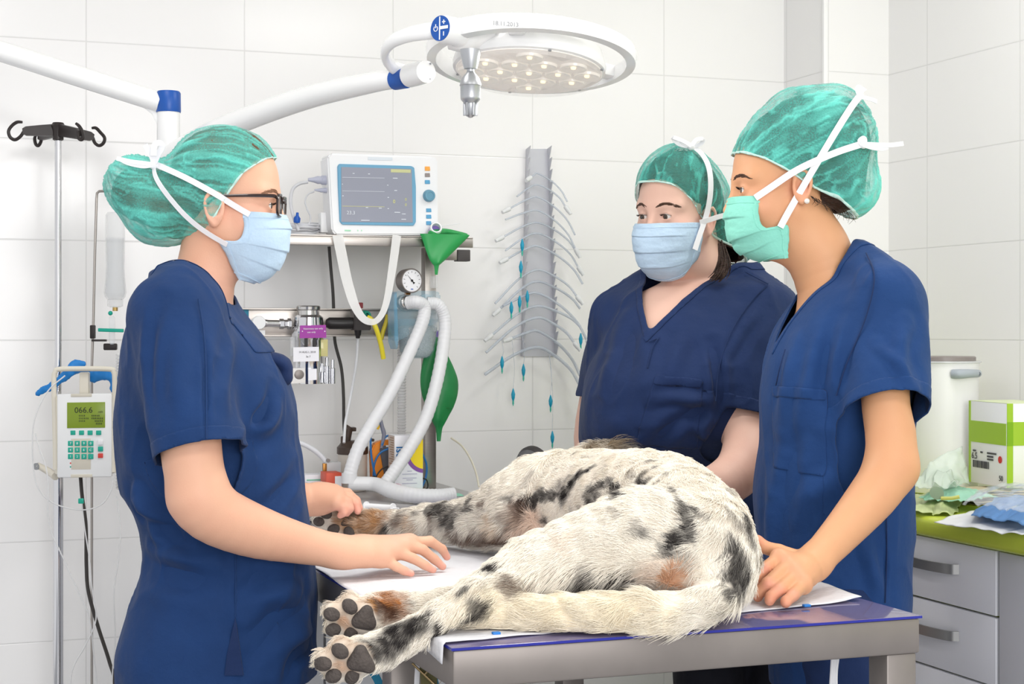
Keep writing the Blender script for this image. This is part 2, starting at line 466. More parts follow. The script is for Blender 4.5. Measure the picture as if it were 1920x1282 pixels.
def area(name, loc, aim, sx, sy, power, col=(1, 1, 1)):
    l = bpy.data.lights.new(name, 'AREA'); l.shape = 'RECTANGLE'; l.size = sx; l.size_y = sy; l.energy = power; l.color = col
    o = bpy.data.objects.new(name, l); COL.objects.link(o); o.location = loc
    o.rotation_euler = (Vector(aim)-Vector(loc)).to_track_quat('-Z', 'Y').to_euler(); return o
M_PANEL = mat('fill_diffuser', (255, 252, 246), emit=1.5)
for i, (x, y) in enumerate([(.1, 1.0), (1.7, 1.0), (.1, 2.75), (2.05, 2.75)]):  # unseen overhead panels, added as fill to brighten the room
    t = thing('ceiling_fill', 'square recessed ceiling light panel out of view above the table', 'lamp', (x, y, 2.72), 'ceiling light panels')
    MB().box((x-.31, y-.31, 2.735), (x+.31, y+.31, 2.7495)).build('frame', M_WHITE, t)
    MB().box((x-.29, y-.29, 2.731), (x+.29, y+.29, 2.735)).build('diffuser', M_PANEL, t)
    area('panel_fill', (x, y, 2.725), (x, y, 0), .56, .56, 8 if y < 2 else (9 if x > 1 else 6), (1, .985, .97))
# camera side of the room: added soft fill acting as a flash
area('camera_side_fill', *[(.5, -2.4, 1.9), (1.15, 3.0, 1.15)], 2.6, 1.8, 108, (1, .99, .985))
# ------------------------------------------------------------------ operating table
M_STEEL = mat('brushed_steel', (176, 170, 165), rough=.34, metal=1.0, var=.05, vscale=30, stretch=(1, 1, 25), bump=.03, bscale=120)
M_STEEL_D = mat('satin_steel', (138, 131, 127), rough=.42, metal=.45, var=.06, vscale=14)
M_CHROME = mat('chrome', (215, 215, 218), rough=.09, metal=1.0)
M_BLACK = mat('black_plastic', (32, 30, 31), rough=.4)
M_GREY = mat('grey_plastic', (150, 152, 156), rough=.45)
M_CART = mat('carton_white', (240, 240, 246), rough=.5); M_INK = mat('print_ink', (70, 70, 76), rough=.6)
TZ = .88; TX0, TX1, TY0, TY1 = .732, 1.509, 2.232, 3.655
tb = thing('operating_table', 'stainless steel operating table with blue-edged clear top sheet carrying the dog', 'table', (1.12, 2.9, 0))
MB().box((TX0, TY0, TZ-.060), (TX1, TY1, TZ-.0045), .004).build('tabletop', M_STEEL_D, tb)
m = mat('blue_clear_sheet', (112, 104, 138), rough=.08, coat=.5, spec=.6)
MB().box((TX0-.002, TY0-.002, TZ-.0044), (TX1+.002, TY1+.002, TZ), .0015).build('cover_sheet', m, tb)
me = mat('blue_sheet_edge', (38, 44, 150), rough=.2)
b = MB()
for lo, hi in [((TX0-.0026, TY0-.0026, TZ-.0042), (TX1+.0026, TY0-.0018, TZ-.0004)), ((TX0-.0026, TY0-.0018, TZ-.0042), (TX0-.0018, TY1, TZ-.0004)), ((TX1+.0018, TY0-.0018, TZ-.0042), (TX1+.0026, TY1, TZ-.0004))]: b.box(lo, hi)
b.build('sheet_edge', me, tb, label='bright blue cut edge of the clear sheet')
for x, y in [(TX0+.03, TY0+.356), (TX1-.031, TY0+.031), (TX0+.03, TY1-.03), (TX1-.031, TY1-.03)]:
    MB().box((x-.027, y-.027, 0.012), (x+.027, y+.027, TZ-.0598), .003).build('leg', M_STEEL_D, tb)
    MB().lathe((x, y, 0), (0, 0, 1), [(0, .03), (.012, .03)], 16).build('foot', M_BLACK, tb)
b = MB().box((TX0+.03, TY0+.39, .18), (TX0+.06, TY1-.05, .21), .003).box((TX1-.06, TY0+.05, .18), (TX1-.03, TY1-.05, .21), .003)
b.build('stretcher', M_STEEL, tb)
# pad
def crumple(P, s, a, seed=0): return a*fbm(P*s, 3, seed)
def sheet(name, poly, z, m, parent=None, n=60, amp=.004, fn=None, thick=.0012, **kw):
    "cloth or paper lying on a level face, outline in world xy (quad, 4 corners)"
    A, B_, C_, D_ = [np.array(p, float) for p in poly]
    u = np.linspace(0, 1, n); U, W = np.meshgrid(u, u, indexing='ij'); U = U.ravel()[:, None]; W = W.ravel()[:, None]
    P2 = A*(1-U)*(1-W)+B_*U*(1-W)+C_*U*W+D_*(1-U)*W
    P = np.hstack([P2[:, :2], np.full((len(P2), 1), z)])
    if fn is not None: P = fn(P, U[:, 0], W[:, 0])
    idx = np.arange(n*n).reshape(n, n)
    Fc = np.stack([idx[:-1, :-1], idx[1:, :-1], idx[1:, 1:], idx[:-1, 1:]], -1).reshape(-1, 4)
    V, F2 = shell(P, Fc, thick)
    return mk(name, V, F2, m, parent, True, **kw)
M_PAPER = mat('absorbent_paper', (228, 228, 233), rough=.85, bump=.25, bscale=90)
pad_r = pz_(1612, 1126, TZ)[:2]
def padfn(P, U, W):
    z = .0026+np.abs(.0022*fbm(np.stack([U*7, W*9, U*0], -1), 3, 3))
    z += .010*np.exp(-((U-1)/.06)**2)*(.5+.5*np.sin(W*9))*np.exp(-((W-.1)/.2)**2)
    P = P.copy(); P[:, 0] += .004*noise(np.stack([W*12, U*3, W*0], -1), 5)
    over = np.clip(TX0-.008-P[:, 0], 0, 1)               # hangs over the near-left rim
    P[:, 0] = np.where(over > 0, TX0-.008-.12*over, P[:, 0]); z -= over*1.2
    P[:, 2] += z; P[:, 1] += .004*noise(np.stack([U*12, W*3, W*0], -1), 6)
    return P
pad = sheet('absorbent_pad', [(TX0-.034, TY0+.018), (pad_r[0], pad_r[1]-.006), (pad_r[0]+.01, 3.5), (TX0+.014, 3.5)], TZ, M_PAPER, n=110, fn=padfn)
tag(pad, 'white absorbent paper pad spread on the table under the dog', 'pad')
for px, py in [(1512, 1137), (930, 1189)]:
    c = pz_(px, py, TZ+.004); MB().box(c-np.array([.006, .005, .0]), c+np.array([.006, .004, .004]), .001).build('blue_tab', mat('blue_tab', (45, 125, 205)), pad, label='small blue printed mark on the pad edge')

# ------------------------------------------------------------------ back worktop and drawers below it
CZT = .925
M_LIGHT = mat('grey_laminate', (226, 227, 231), rough=.45)
M_LIGHT2 = mat('pale_laminate', (232, 233, 240), rough=.45)
xl, xrr = py_(462, 900, 3.8)[0], py_(868, 925, 4.0)[0]
wt = MB().box((xl, 3.70, CZT-.03), (xrr, YB-.002, CZT), .003).build('worktop', mat('grey_worktop', (168, 166, 166), rough=.4, var=.06, vscale=30))
tag(wt, 'grey worktop along the back wall under the anaesthesia equipment', 'worktop')
fr = 3.73
seams = sorted([py_(462, 1100, fr)[0], py_(609, 1100, fr)[0], py_(748, 1100, fr)[0], py_(868, 1100, fr)[0]])
for i in range(3):
    a, c = seams[i]+.002, seams[i+1]-.002
    lab = ['grey base cabinet behind the glasses-wearing nurse', 'grey base cabinet seen past the dog\'s hind paws', 'grey base cabinet behind the hanging straps of the table'][i]
    cb = thing('base_cabinet', lab, 'cabinet', ((a+c)/2, 4.0, 0), 'grey base cabinets along the back wall')
    MB().box((a, fr+.02, .08), (c, YB-.004, CZT-.0305), .001).build('carcass', M_LIGHT, cb)
    MB().box((a+.01, fr+.06, 0), (c-.01, YB-.02, .08)).build('plinth', M_BLACK, cb)
    z1 = py_(609, 1123, fr)[2]
    for nm, z0, zz in [('drawer', z1+.002, CZT-.035), ('door', .085, z1-.002)]:
        d = MB().box((a+.001, fr, z0), (c-.001, fr+.0195, zz), .0015).build(nm, M_LIGHT, cb)
# ------------------------------------------------------------------ right-hand drawers and lime worktop
M_LIME = mat('lime_worktop', (218, 234, 84), rough=.3, var=.03, vscale=20)
M_LIME_D = mat('lime_carcass', (160, 172, 50), rough=.5)
FX = 2.112; LZ = .925
y_l = 3.78; seam_y = px_(1869, 1100, FX)[1]
lw = MB().box((FX-.022, .9, LZ-.045), (XR-.002, YP-.004, LZ), .014, 3).build('lime_worktop', M_LIME); tag(lw, 'lime green worktop with rounded edge running along the right wall', 'worktop')
def front(parent, nm, y0, y1, z0, z1, handle):
    d = MB().box((FX, y0+.0028, z0+.0026), (FX+.018, y1-.0028, z1-.0026), .0012).build(nm, M_LIGHT2, parent)
    if handle:
        y_b = px_(1783, 1070, FX-.02)[1]; zc = (z0+z1)/2+.012; y_a = y_b+.19
        pts = [(FX-.0, y_b, zc), (FX-.017, y_b+.012, zc), (FX-.026, y_b+.06, zc), (FX-.028, (y_a+y_b)/2, zc), (FX-.026, y_a-.06, zc), (FX-.017, y_a-.012, zc), (FX, y_a, zc)]
        MB().ribbon(pts, (1, 0, .0), .021, .005, 24).build('handle', mat('handle_alu', (150, 150, 150), rough=.4, metal=.7), d)
u = thing('drawer_unit', 'pale grey drawer unit with bow handles under the lime worktop', 'cabinet', (FX+.25, 3.3, 0))
MB().box((FX+.0185, seam_y-.004, .08), (XR-.004, y_l, LZ-.0455)).build('carcass', M_LIME_D, u)
MB().box((FX+.05, seam_y, 0), (XR-.01, y_l, .0795)).build('plinth', M_BLACK, u)
zs = [LZ-.046, px_(1709, 1116, FX)[2], px_(1730, 1245, FX)[2], .34, .085]
for i in range(4): front(u, 'drawer', seam_y+.001, y_l-.24, zs[i+1], zs[i], True)
u2 = thing('base_cabinet', 'pale grey cabinet with plain door right of the drawer unit', 'cabinet', (FX+.25, 2.3, 0))
MB().box((FX+.0185, .95, .08), (XR-.004, seam_y-.0045, LZ-.0455)).build('carcass', M_LIME_D, u2)
MB().box((FX+.05, .95, 0), (XR-.01, seam_y-.0045, .0795)).build('plinth', M_BLACK, u2)
front(u2, 'door', seam_y-.62, seam_y-.005, .085, LZ-.046, False)
front(u2, 'door', .96, seam_y-.622, .085, LZ-.046, False)
# ------------------------------------------------------------------ people: shared pieces
M_SCRUB = None
def cloth_mat(name, col):
    m = mat(name, col, rough=.78, spec=.25, var=.10, vscale=9, sheen=.06)
    nt = m.node_tree; L = nt.links.new; b = nt.nodes['Principled BSDF']
    tc = nt.nodes.new('ShaderNodeTexCoord'); n = nt.nodes.new('ShaderNodeTexNoise'); n.inputs['Scale'].default_value = 20; n.inputs['Detail'].default_value = 6
    n2 = nt.nodes.new('ShaderNodeTexNoise'); n2.inputs['Scale'].default_value = 900
    L(tc.outputs['Object'], n.inputs['Vector']); L(tc.outputs['Object'], n2.inputs['Vector'])
    ad = nt.nodes.new('ShaderNodeMath'); ad.operation = 'MULTIPLY_ADD'; L(n2.outputs['Fac'], ad.inputs[0]); ad.inputs[1].default_value = .08; L(n.outputs['Fac'], ad.inputs[2])
    bp = nt.nodes.new('ShaderNodeBump'); bp.inputs['Strength'].default_value = .6; bp.inputs['Distance'].default_value = .007
    L(ad.outputs[0], bp.inputs['Height']); L(bp.outputs[0], b.inputs['Normal'])
    return m
M_SCRUB_A = cloth_mat('scrub_cotton', (25, 56, 104))
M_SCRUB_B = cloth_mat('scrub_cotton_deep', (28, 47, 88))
M_SCRUB_C = cloth_mat('scrub_cotton_bright', (28, 62, 114))
M_TROUSER = cloth_mat('dark_trouser', (26, 27, 36))
M_MASKB = mat('blue_mask_fleece', (190, 214, 236), rough=.85, bump=.15, bscale=160, var=.03, vscale=40)
M_MASKG = mat('green_mask_fleece', (140, 216, 198), rough=.85, bump=.15, bscale=160, var=.04, vscale=40)
M_TIE = mat('white_fleece_tie', (240, 240, 244), rough=.85)
M_HAIR = mat('brown_hair', (62, 44, 36), rough=.5, var=.35, vscale=70, stretch=(1, 1, 4), bump=.6, bscale=140)
M_HAIRL = mat('light_brown_hair', (104, 78, 56), rough=.5, var=.35, vscale=70, stretch=(1, 1, 4), bump=.6, bscale=140)
M_EYE = mat('eye_white', (232, 226, 222), rough=.15)
M_BROW = mat('eyebrow_hair', (84, 60, 48), rough=.7)
M_LASH = mat('eyelash', (44, 32, 28), rough=.6)
M_PEARL = mat('pearl', (240, 234, 226), rough=.15, coat=.6)

def cap_mat(name, col, thin=.50):
    "thin non-woven fleece: lets part of the hair show; denser where it lies in folds ('fold')"
    m = bpy.data.materials.new(name); m.use_nodes = True; nt = m.node_tree; L = nt.links.new; nt.nodes.clear()
    out = nt.nodes.new('ShaderNodeOutputMaterial'); mix = nt.nodes.new('ShaderNodeMixShader'); tr = nt.nodes.new('ShaderNodeBsdfTransparent')
    b = nt.nodes.new('ShaderNodeBsdfPrincipled'); b.inputs['Base Color'].default_value = s2l(col)+(1,); b.inputs['Roughness'].default_value = .75
    b.inputs['Sheen Weight'].default_value = .2
    at = nt.nodes.new('ShaderNodeAttribute'); at.attribute_name = 'fold'
    tc = nt.nodes.new('ShaderNodeTexCoord'); n = nt.nodes.new('ShaderNodeTexNoise'); n.inputs['Scale'].default_value = 340; n.inputs['Detail'].default_value = 3
    L(tc.outputs['Object'], n.inputs['Vector'])
    ma = nt.nodes.new('ShaderNodeMath'); ma.operation = 'MULTIPLY_ADD'; L(n.outputs['Fac'], ma.inputs[0]); ma.inputs[1].default_value = .5; ma.inputs[2].default_value = thin-.25
    ad = nt.nodes.new('ShaderNodeMath'); ad.operation = 'ADD'; ad.use_clamp = True; L(ma.outputs[0], ad.inputs[0]); L(at.outputs['Fac'], ad.inputs[1])
    L(ad.outputs[0], mix.inputs[0]); L(tr.outputs[0], mix.inputs[1]); L(b.outputs[0], mix.inputs[2]); L(mix.outputs[0], out.inputs[0])
    bp = nt.nodes.new('ShaderNodeBump'); bp.inputs['Strength'].default_value = .3; bp.inputs['Distance'].default_value = .004
    L(n.outputs['Fac'], bp.inputs['Height']); L(bp.outputs[0], b.inputs['Normal'])
    return m
M_CAP = cap_mat('green_cap_fleece', (98, 206, 192), .42)
M_CAP_EDGE = mat('cap_elastic', (196, 230, 222), rough=.8)

class Head:
    def __init__(s, c, fw, up=(0, 0, 1), sc=1.0):
        s.c = np.array(c); s.f = nrm(fw); u = np.array(up, float); s.u = nrm(u-(u@s.f)*s.f); s.l = np.cross(s.u, s.f); s.k = sc
    def P(s, f, l, u): return s.c+s.k*(f*s.f+l*s.l+u*s.u)
    def loc(s, V):
        d = (np.asarray(V)-s.c)/s.k; return d@s.f, d@s.l, d@s.u
    def ax(s): return [s.f, s.l, s.u]
    def sdf(s, S, ears=(1, -1), jaw=1.0, eo=(0, 0)):
        k = s.k; P = s.P
        S.ell(P(0, 0, 0), np.array([.095, .075, .090])*k, s.ax(), .01)
        S.ell(P(.033, 0, -.078), np.array([.058, .058*jaw, .096])*k, s.ax(), .035)
        for g in (1, -1):
            S.cone(P(-.005, g*.050*jaw, -.085), P(.054, g*.012, -.146), .021*k, .017*k, .024)
            S.ball(P(.052, g*.036*jaw, -.080), .026*k, .025)
            S.cone(P(.083, g*.012, -.024), P(.064, g*.048, -.022), .012*k, .012*k, .014)
        S.ball(P(.060, 0, -.151), .016*k, .014)
        for g in (1, -1): S.ball(P(.103, g*.030, -.046), .0155*k, .012, 's')
        S.chain([P(.089, 0, -.028), P(.096, 0, -.055), P(.106, 0, -.082)], [.007*k, .0085*k, .0115*k], .012)
        for g in (1, -1):
            S.ball(P(.096, g*.012, -.088), .008*k, .006)
            S.ball(P(.0765, g*.031, -.046), .0142*k, .004)
            S.ell(P(.094, g*.0315, -.0462), np.array([.018, .0132, .0052])*k, [nrm(s.f+.25*g*s.l), nrm(s.l-.25*g*s.f), s.u], .0015, 's')
        Q_ = lambda f, l, u: P(f+eo[0], l, u+eo[1])
        for g in ears:
            a = [nrm(s.f*.94-.34*s.u*0+g*.30*s.l), nrm(g*s.l-.3*s.f), s.u]
            S.ell(Q_(-.008, g*.076, -.058), np.array([.019, .007, .032])*k, a, .008)
            S.chain([Q_(.004, g*.078, -.060), Q_(.004, g*.080, -.036), Q_(-.012, g*.083, -.028), Q_(-.024, g*.084, -.044), Q_(-.020, g*.082, -.070), Q_(-.008, g*.078, -.086)], [.003*k, .0035*k, .004*k, .004*k, .0035*k, .005*k], .004, 18)
            S.ell(Q_(-.004, g*.083, -.055), np.array([.009, .006, .016])*k, a, .004, 's')
    def eyes(s, root, who=(1, -1), look=None):
        iris = mat('iris', (74, 60, 48), rough=.15, coat=.5); pup = mat('pupil', (12, 11, 11), rough=.1, coat=1)
        lk = s.f if look is None else nrm(look)
        for g in who:
            c = s.P(.0765, g*.031, -.046)
            e = MB().ball(c, .0122*s.k, 24, 16).build('eyeball', M_EYE, root)
            MB().lathe(c, lk, [(.0100*s.k, .0062*s.k), (.0117*s.k, .0058*s.k), (.01235*s.k, .0035*s.k), (.0124*s.k, 0)], 24).build('iris', iris, e)
            MB().lathe(c, lk, [(.0123*s.k, .003*s.k), (.01265*s.k, .0024*s.k), (.0127*s.k, 0)], 16).build('pupil', pup, e)
    def brow(s, root, who, m, V=None, lift=0):
        for g in who:
            mb = MB(); pts = [s.P(.0965, g*.012, -.026+lift), s.P(.0915, g*.030, -.019+lift), s.P(.077, g*.052, -.024+lift)]
            X = spline(pts, 22)
            for i, x in enumerate(X):
                for j in range(8):
                    o = (RNG.random(3)-.5)*.0075; t = (i/21)
                    d = nrm(g*s.l*.8+s.u*(.55-.9*t)-s.f*(.2+.5*t))
                    mb.tube([x+o*.6, x+o*.6+d*.004, x+o*.6+d*.009-s.f*.0015], [.0011, .001, .0003], 4)
            mb.build('eyebrow', m, root)
    def lashes(s, root, who):
        for g in who:
            mb = MB()
            for t in np.linspace(-1, 1, 15):
                b = s.P(.0765+.0142*math.sqrt(max(0, 1-(t*.85)**2))*1.0, g*(.031+t*.0125), -.0425-.0025*t*t)
                mb.tube([b, b+s.f*.004+s.u*.0005+g*s.l*.002*t, b+s.f*.0065+s.u*.003+g*s.l*.003*t], [.0006, .0005, .0001], 4)
            mb.build('eyelashes', M_LASH, root)

def anchor(V, pts, rad=7, back=0.0):
    "points of the mesh V met first along the survey sight lines through pts"
    x, y = to_px(V); D = V@CD; out = []
    for px, py in pts:
        r = np.hypot(x-px, y-py); k = r < rad
        i = np.argmin(np.where(k, D, 1e9)) if k.any() else np.argmin(r)
        out.append(q(px, py, D[i]-back))
    return np.array(out)
def folds(V, Fc, lines):
    "raise (h>0) or press (h<0) soft ridges along polylines on the cloth: (pts, width, height)"
    N = vnormals(V, Fc); d = np.zeros(len(V))
    for pts, w, h in lines:
        A = anchor(V, pts); A = spline(A, max(6, 3*len(A)))
        r = polydist(V, A); t0 = np.linalg.norm(V-A[0], axis=1); t1 = np.linalg.norm(V-A[-1], axis=1); L = np.linalg.norm(np.diff(A, axis=0), axis=1).sum()
        tap = np.clip(np.minimum(t0, t1)/(L*.35), .15, 1)
        d += 1.55*h*tap*(np.exp(-(r/w)**2)-.5*np.exp(-((r-1.6*w)/(.9*w))**2))
    return V+N*d[:, None]
def wrinkles(V, Fc, amp, scale, seed=0):
    N = vnormals(V, Fc); P = V*np.array(scale); w = fbm(P, 3, seed); r = 1-np.abs(fbm(P*1.3+9, 2, seed+40))*2.4
    return V+N*(amp*(w+.55*np.clip(r, 0, 1)**2))[:, None]
def patch(name, V, Fc, g, off, t, m, parent, **kw):
    "a piece of the cloth surface (g<0) lifted by off: pocket, hem, band"
    N = vnormals(V, Fc); v2, f2, us = cut(V, Fc, g)
    if len(f2) == 0: return None
    n2 = N[us]; v2 = smooth_border(v2+n2*off, f2, 3)
    W, Q = shell(v2, f2, t)
    return mk(name, W, Q, m, parent, True, **kw)
def mask(head, root, side, mid, lat, m, pl=.0022, n=60, k=64, pw=.85, seed=0, crease=.0012):
    "pleated face mask: side edge / middle profile given as (f,u) lists in head space, lat: half width list"
    S = spline(np.array(side), k); Cn = spline(np.array(mid), k); Lw = spline(np.array(lat), k)[:, 0]
    th = np.linspace(-math.pi/2, math.pi/2, n); rows = []
    for i in range(k):
        t = i/(k-1); c = np.abs(np.cos(th))**pw
        f = S[i, 0]+(Cn[i, 0]-S[i, 0])*c; u = S[i, 1]+(Cn[i, 1]-S[i, 1])*c; l = Lw[i]*np.sin(th)
        plt = ((t*4.2) % 1.0); f = f+pl*(plt-.5)*c*(1 if .12 < t < .9 else .2); u = u-pl*.8*(plt-.5)*c
        rows.append(np.stack([f, l, u], -1))
    R = np.array(rows); L3 = R.reshape(-1, 3)
    w = fbm(np.stack([L3[:, 0]*18, L3[:, 1]*20, L3[:, 2]*70], -1), 3, seed)*crease
    W = head.P(0, 0, 0)+head.k*((L3[:, :1]+w[:, None]*1.0)*head.f+L3[:, 1:2]*head.l+(L3[:, 2:]+w[:, None]*.4)*head.u)
    idx = np.arange(k*n).reshape(k, n); Fc = np.stack([idx[:-1, :-1], idx[1:, :-1], idx[1:, 1:], idx[:-1, 1:]], -1).reshape(-1, 4)
    Nn = vnormals(W, Fc)
    if (Nn*(W-head.P(0, 0, -.1))).sum() < 0: Fc = Fc[:, ::-1]
    V2, F2 = shell(W, Fc, .0014)
    o = mk('face_mask', V2, F2, m, root)
    # stitched welts along the top edge and the sides
    G = W.reshape(k, n, 3); Nn = vnormals(W, Fc).reshape(k, n, 3)
    mb = MB(); 
    for a, bb in [(G[4, :], Nn[4, :]), (G[k-5, :], Nn[k-5, :]), (G[:, 2], Nn[:, 2]), (G[:, n-3], Nn[:, n-3])]: mb.ribbon(a+bb*.0004, bb, .0042, .0010)
    mb.build('welt', m, o)
    return o, W
def capmesh(head, S, h, g, root, pole, fr=9, amp=.0025, seed=0, dens=.38, m=None, holes=None):
    V, Fc = S.mesh(h, smooth=3)
    V, Fc, _ = cut(V, Fc, g(V)); V = smooth_border(V, Fc, 8)
    N = vnormals(V, Fc)
    f, l, u = head.loc(V); c, a1, a2, ax = pole                     # gathers run round this axis
    d = V-c; ang = np.arctan2(d@a1, d@a2); al = d@ax; rr = np.hypot(d@a1, d@a2)
    w = fbm(np.stack([np.cos(ang)*fr, np.sin(ang)*fr, al*9], -1)+.35*fbm(V*30, 2, seed+5)[:, None], 3, seed)
    rid = 1-np.abs(w)*2.2                                          # thin creases where the cloth doubles
    w2 = fbm(np.stack([np.cos(ang)*fr*.6, np.sin(ang)*fr*.6, al*14], -1), 2, seed+9)
    V = V+N*(amp*(np.clip(rid, 0, 1)-.3)+amp*1.2*w2)[:, None]
    low = fbm(V*16, 2, seed+3); fold = dens*np.clip(rid, 0, 1)**2+.26*np.clip(w2*1.6, 0, 1)+.16*low
    o = mk('surgical_cap', V, Fc, m or M_CAP, root)
    at = o.data.attributes.new('fold', 'FLOAT', 'POINT'); at.data.foreach_set('value', fold.astype(np.float32))
    gv = g(V); patch('elastic_edge', V, Fc, -gv-.0045, .0012, .0016, M_CAP_EDGE, o)
    return o, V, Fc
def tone(V, base, spots):
    "skin colour: redder at knuckles, tips, cheeks, ears"
    c = np.tile(np.array(s2l(base)), (len(V), 1))
    for p, r, col, a in spots:
        w = a*np.exp(-(((V-p)/r)**2).sum(1) if np.ndim(r) == 0 else 0); c = c*(1-w[:, None])+np.array(s2l(col))*w[:, None]
    n = fbm(V*22, 3, 3)[:, None]; return np.clip(c*(1+.035*n*np.array([.3, 1, 1])), 0, 1)
def skin(S, h, root, base, spots, name='body', lo=None, hi=None):
    V, Fc = S.mesh(h, lo, hi, smooth=2)
    m = mat('skin', base, rough=.48, spec=.35, attr='tint', bump=.06, bscale=420)
    o = mk(name, V, Fc, m, root); setcol(o, tone(V, base, spots)); return o, V, Fc
def nails(S_spots, tips):
    for p, n in tips: S_spots.append((p+n*.007, .0048, (246, 206, 196), .75))
def garment(name, torso, sleeves, others, h, root, m, lines, hem_z, neck, cutters, wr=(.0035, (9, 9, 4)), seed=0):
    """torso: fn(SDF) adds the trunk; sleeves: list of (fn, plane point, plane normal)"""
    T = SDF(); torso(T); A = SDF(); torso(A)
    for o in others: o(A)
    sl = []
    for fn, pc, pn, k in sleeves:
        s = SDF(); fn(s, .004); sl.append(s); fn(A, k)
    V, Fc = A.mesh(h, smooth=4)
    dT = T.ev(V); g = hem_z-V[:, 2]
    for s, (fn, pc, pn, k) in zip(sl, sleeves):
        ds = s.ev(V); g = np.maximum(g, np.where(ds < dT+.004, (V-pc)@nrm(pn), -1))
    if neck is not None: g = np.maximum(g, neck(V))
    for cf in cutters: g = np.maximum(g, cf(V))
    V = wrinkles(V, Fc, wr[0], wr[1], seed)
    V = folds(V, Fc, lines)
    v2, f2, us = cut(V, Fc, g); v2 = smooth_border(v2, f2, 6)
    W, Q = shell(v2, f2, .0022)
    Tv, Tf = T.mesh(.008, smooth=2); Tv = Tv-vnormals(Tv, Tf)*.006                  # lining closes the armholes
    gt = hem_z+.004-Tv[:, 2]
    if neck is not None: gt = np.maximum(gt, neck(Tv)+.012)
    for cf in cutters: gt = np.maximum(gt, cf(Tv)+.012)
    Tv, Tf, _ = cut(Tv, Tf, gt)
    o = mk(name, np.vstack([W, Tv]), np.vstack([Q, Tf+len(W)]), m, root)
    return o, v2, f2, g[us]

def seams(top, V, lines, m):
    "stitched seams: a fine raised double line on the cloth"
    for pts in lines:
        A = anchor(V, pts, 8, .0004); A = lap1(spline(A, max(12, 8*len(A))), 5)
        MB().tube(A, .0013, 6).build('seam', m, top)
def lap1(A, it):
    for _ in range(it): A[1:-1] = .5*A[1:-1]+.25*(A[:-2]+A[2:])
    return A
# ------------------------------------------------------------------ nurse in glasses (stands at the table's long side)
D0 = 3.03
nl = thing('person', 'nurse in dark-framed glasses, green cap and blue mask touching the dog\'s paw and pad', 'person', q(420, 640, D0)*[1, 1, 0])
HL = Head(q(425, 338, D0), v(1, .02, -.03), v(.03, 0, 1), 1.0)
S = SDF(); HL.sdf(S, ears=(-1, 1))
near = 1 if (HL.l@CD) < 0 else -1
N_ = lambda px, py, dd=0: q(px, py, D0+dd)
# neck, chest
S.chain([N_(398, 440), N_(386, 505), N_(372, 560)], [.052, .054, .064], .03, 8)
trunk_rows = [(522, 305, 400, .075), (545, 288, 424, .13), (580, 262, 444, .165), (620, 246, 474, .18), (660, 236, 506, .182), (715, 229, 539, .178), (770, 222, 553, .172), (815, 220, 557, .166), (860, 222, 566, .16), (920, 235, 572, .155), (960, 256, 578, .152), (1010, 272, 584, .152), (1040, 276, 587, .155), (1076, 271, 589, .16), (1120, 256, 590, .168), (1170, 241, 588, .178), (1216, 230, 588, .184), (1262, 231, 594, .188), (1300, 236, 592, .19)]
def rowsL(shr=0.0, top=0):
    out = []
    for py, b, f, lw in trunk_rows[top:]:
        z = CH-(py-HY)/F*D0; c = .45*f+.55*b; s = D0/F
        out.append((z, N_(c, py)[:2], lw-shr, (f-c)*s-shr, (c-b)*s-shr))
    return out
S.loft(rowsL(.022, 1), CD, CX, .03)
# near arm
sh = q(338, 585, 2.89); el = q(372, 930, 2.80); wr = q(642, 1035, 2.955)
S.chain([sh, q(352, 700, 2.85), q(357, 830, 2.81), el], [.062, .056, .052, .050], .03, 10)
S.chain([el, q(400, 962, 2.81), q(475, 995, 2.85), q(560, 1018, 2.905), wr], [.050, .0515, .046, .036, .0285], .02, 14)
sp = [(el+v(-.02, 0, -.02), .04, (240, 178, 158), .5)]
hp = [q(642, 1035, 2.955), q(690, 1035, 2.98)]
S.cone(q(636, 1034, 2.952), q(682, 1036, 2.975), .030, .030, .02, flat=(v(.15, -.35, 1), 1.25))
kn = {'index': q(768, 1018, 3.055), 'middle': q(757, 1022, 3.03), 'ring': q(738, 1033, 3.005), 'pinky': q(716, 1047, 2.985)}
for k, r in zip(('index', 'middle', 'ring', 'pinky'), (.016, .0165, .0155, .0145)):
    S.cone(q(668, 1032, 2.975)+(kn[k]-kn['ring'])*.35, kn[k], .020, r*.92, .016)
S.cone(kn['index'], kn['pinky'], .0135, .012, .018)
def finger(S, pts, r, tips, dors, k=.005):
    P = [np.array(p, float) for p in pts]
    for i in range(len(P)-1): S.cone(P[i], P[i+1], r[i], r[i+1], k if i == 0 else .003)
    tips.append((P[-1], nrm(dors)))
tipsL = []
up = v(-.1, -.2, 1)
finger(S, [kn['index'], q(806, 1014, 3.075), q(829, 1029, 3.095), q(838, 1044, 3.105)], [.0118, .0095, .0085, .0072], tipsL, up+v(.6, 0, 0))
finger(S, [kn['middle'], q(792, 1030, 3.045), q(814, 1048, 3.055), q(830, 1062, 3.06)], [.012, .0098, .0088, .0072], tipsL, up+v(.4, 0, 0))
finger(S, [kn['ring'], q(773, 1046, 3.015), q(796, 1059, 3.02), q(812, 1068, 3.025)], [.0115, .0094, .0084, .007], tipsL, up+v(.3, 0, 0))
finger(S, [kn['pinky'], q(743, 1062, 2.985), q(758, 1070, 2.987), q(771, 1075, 2.99)], [.0105, .0086, .0078, .0065], tipsL, up+v(.2, 0, 0))
finger(S, [q(676, 1040, 3.0), q(712, 1030, 3.045), q(740, 1032, 3.075), q(762, 1040, 3.09)], [.017, .0135, .011, .009], tipsL, up)
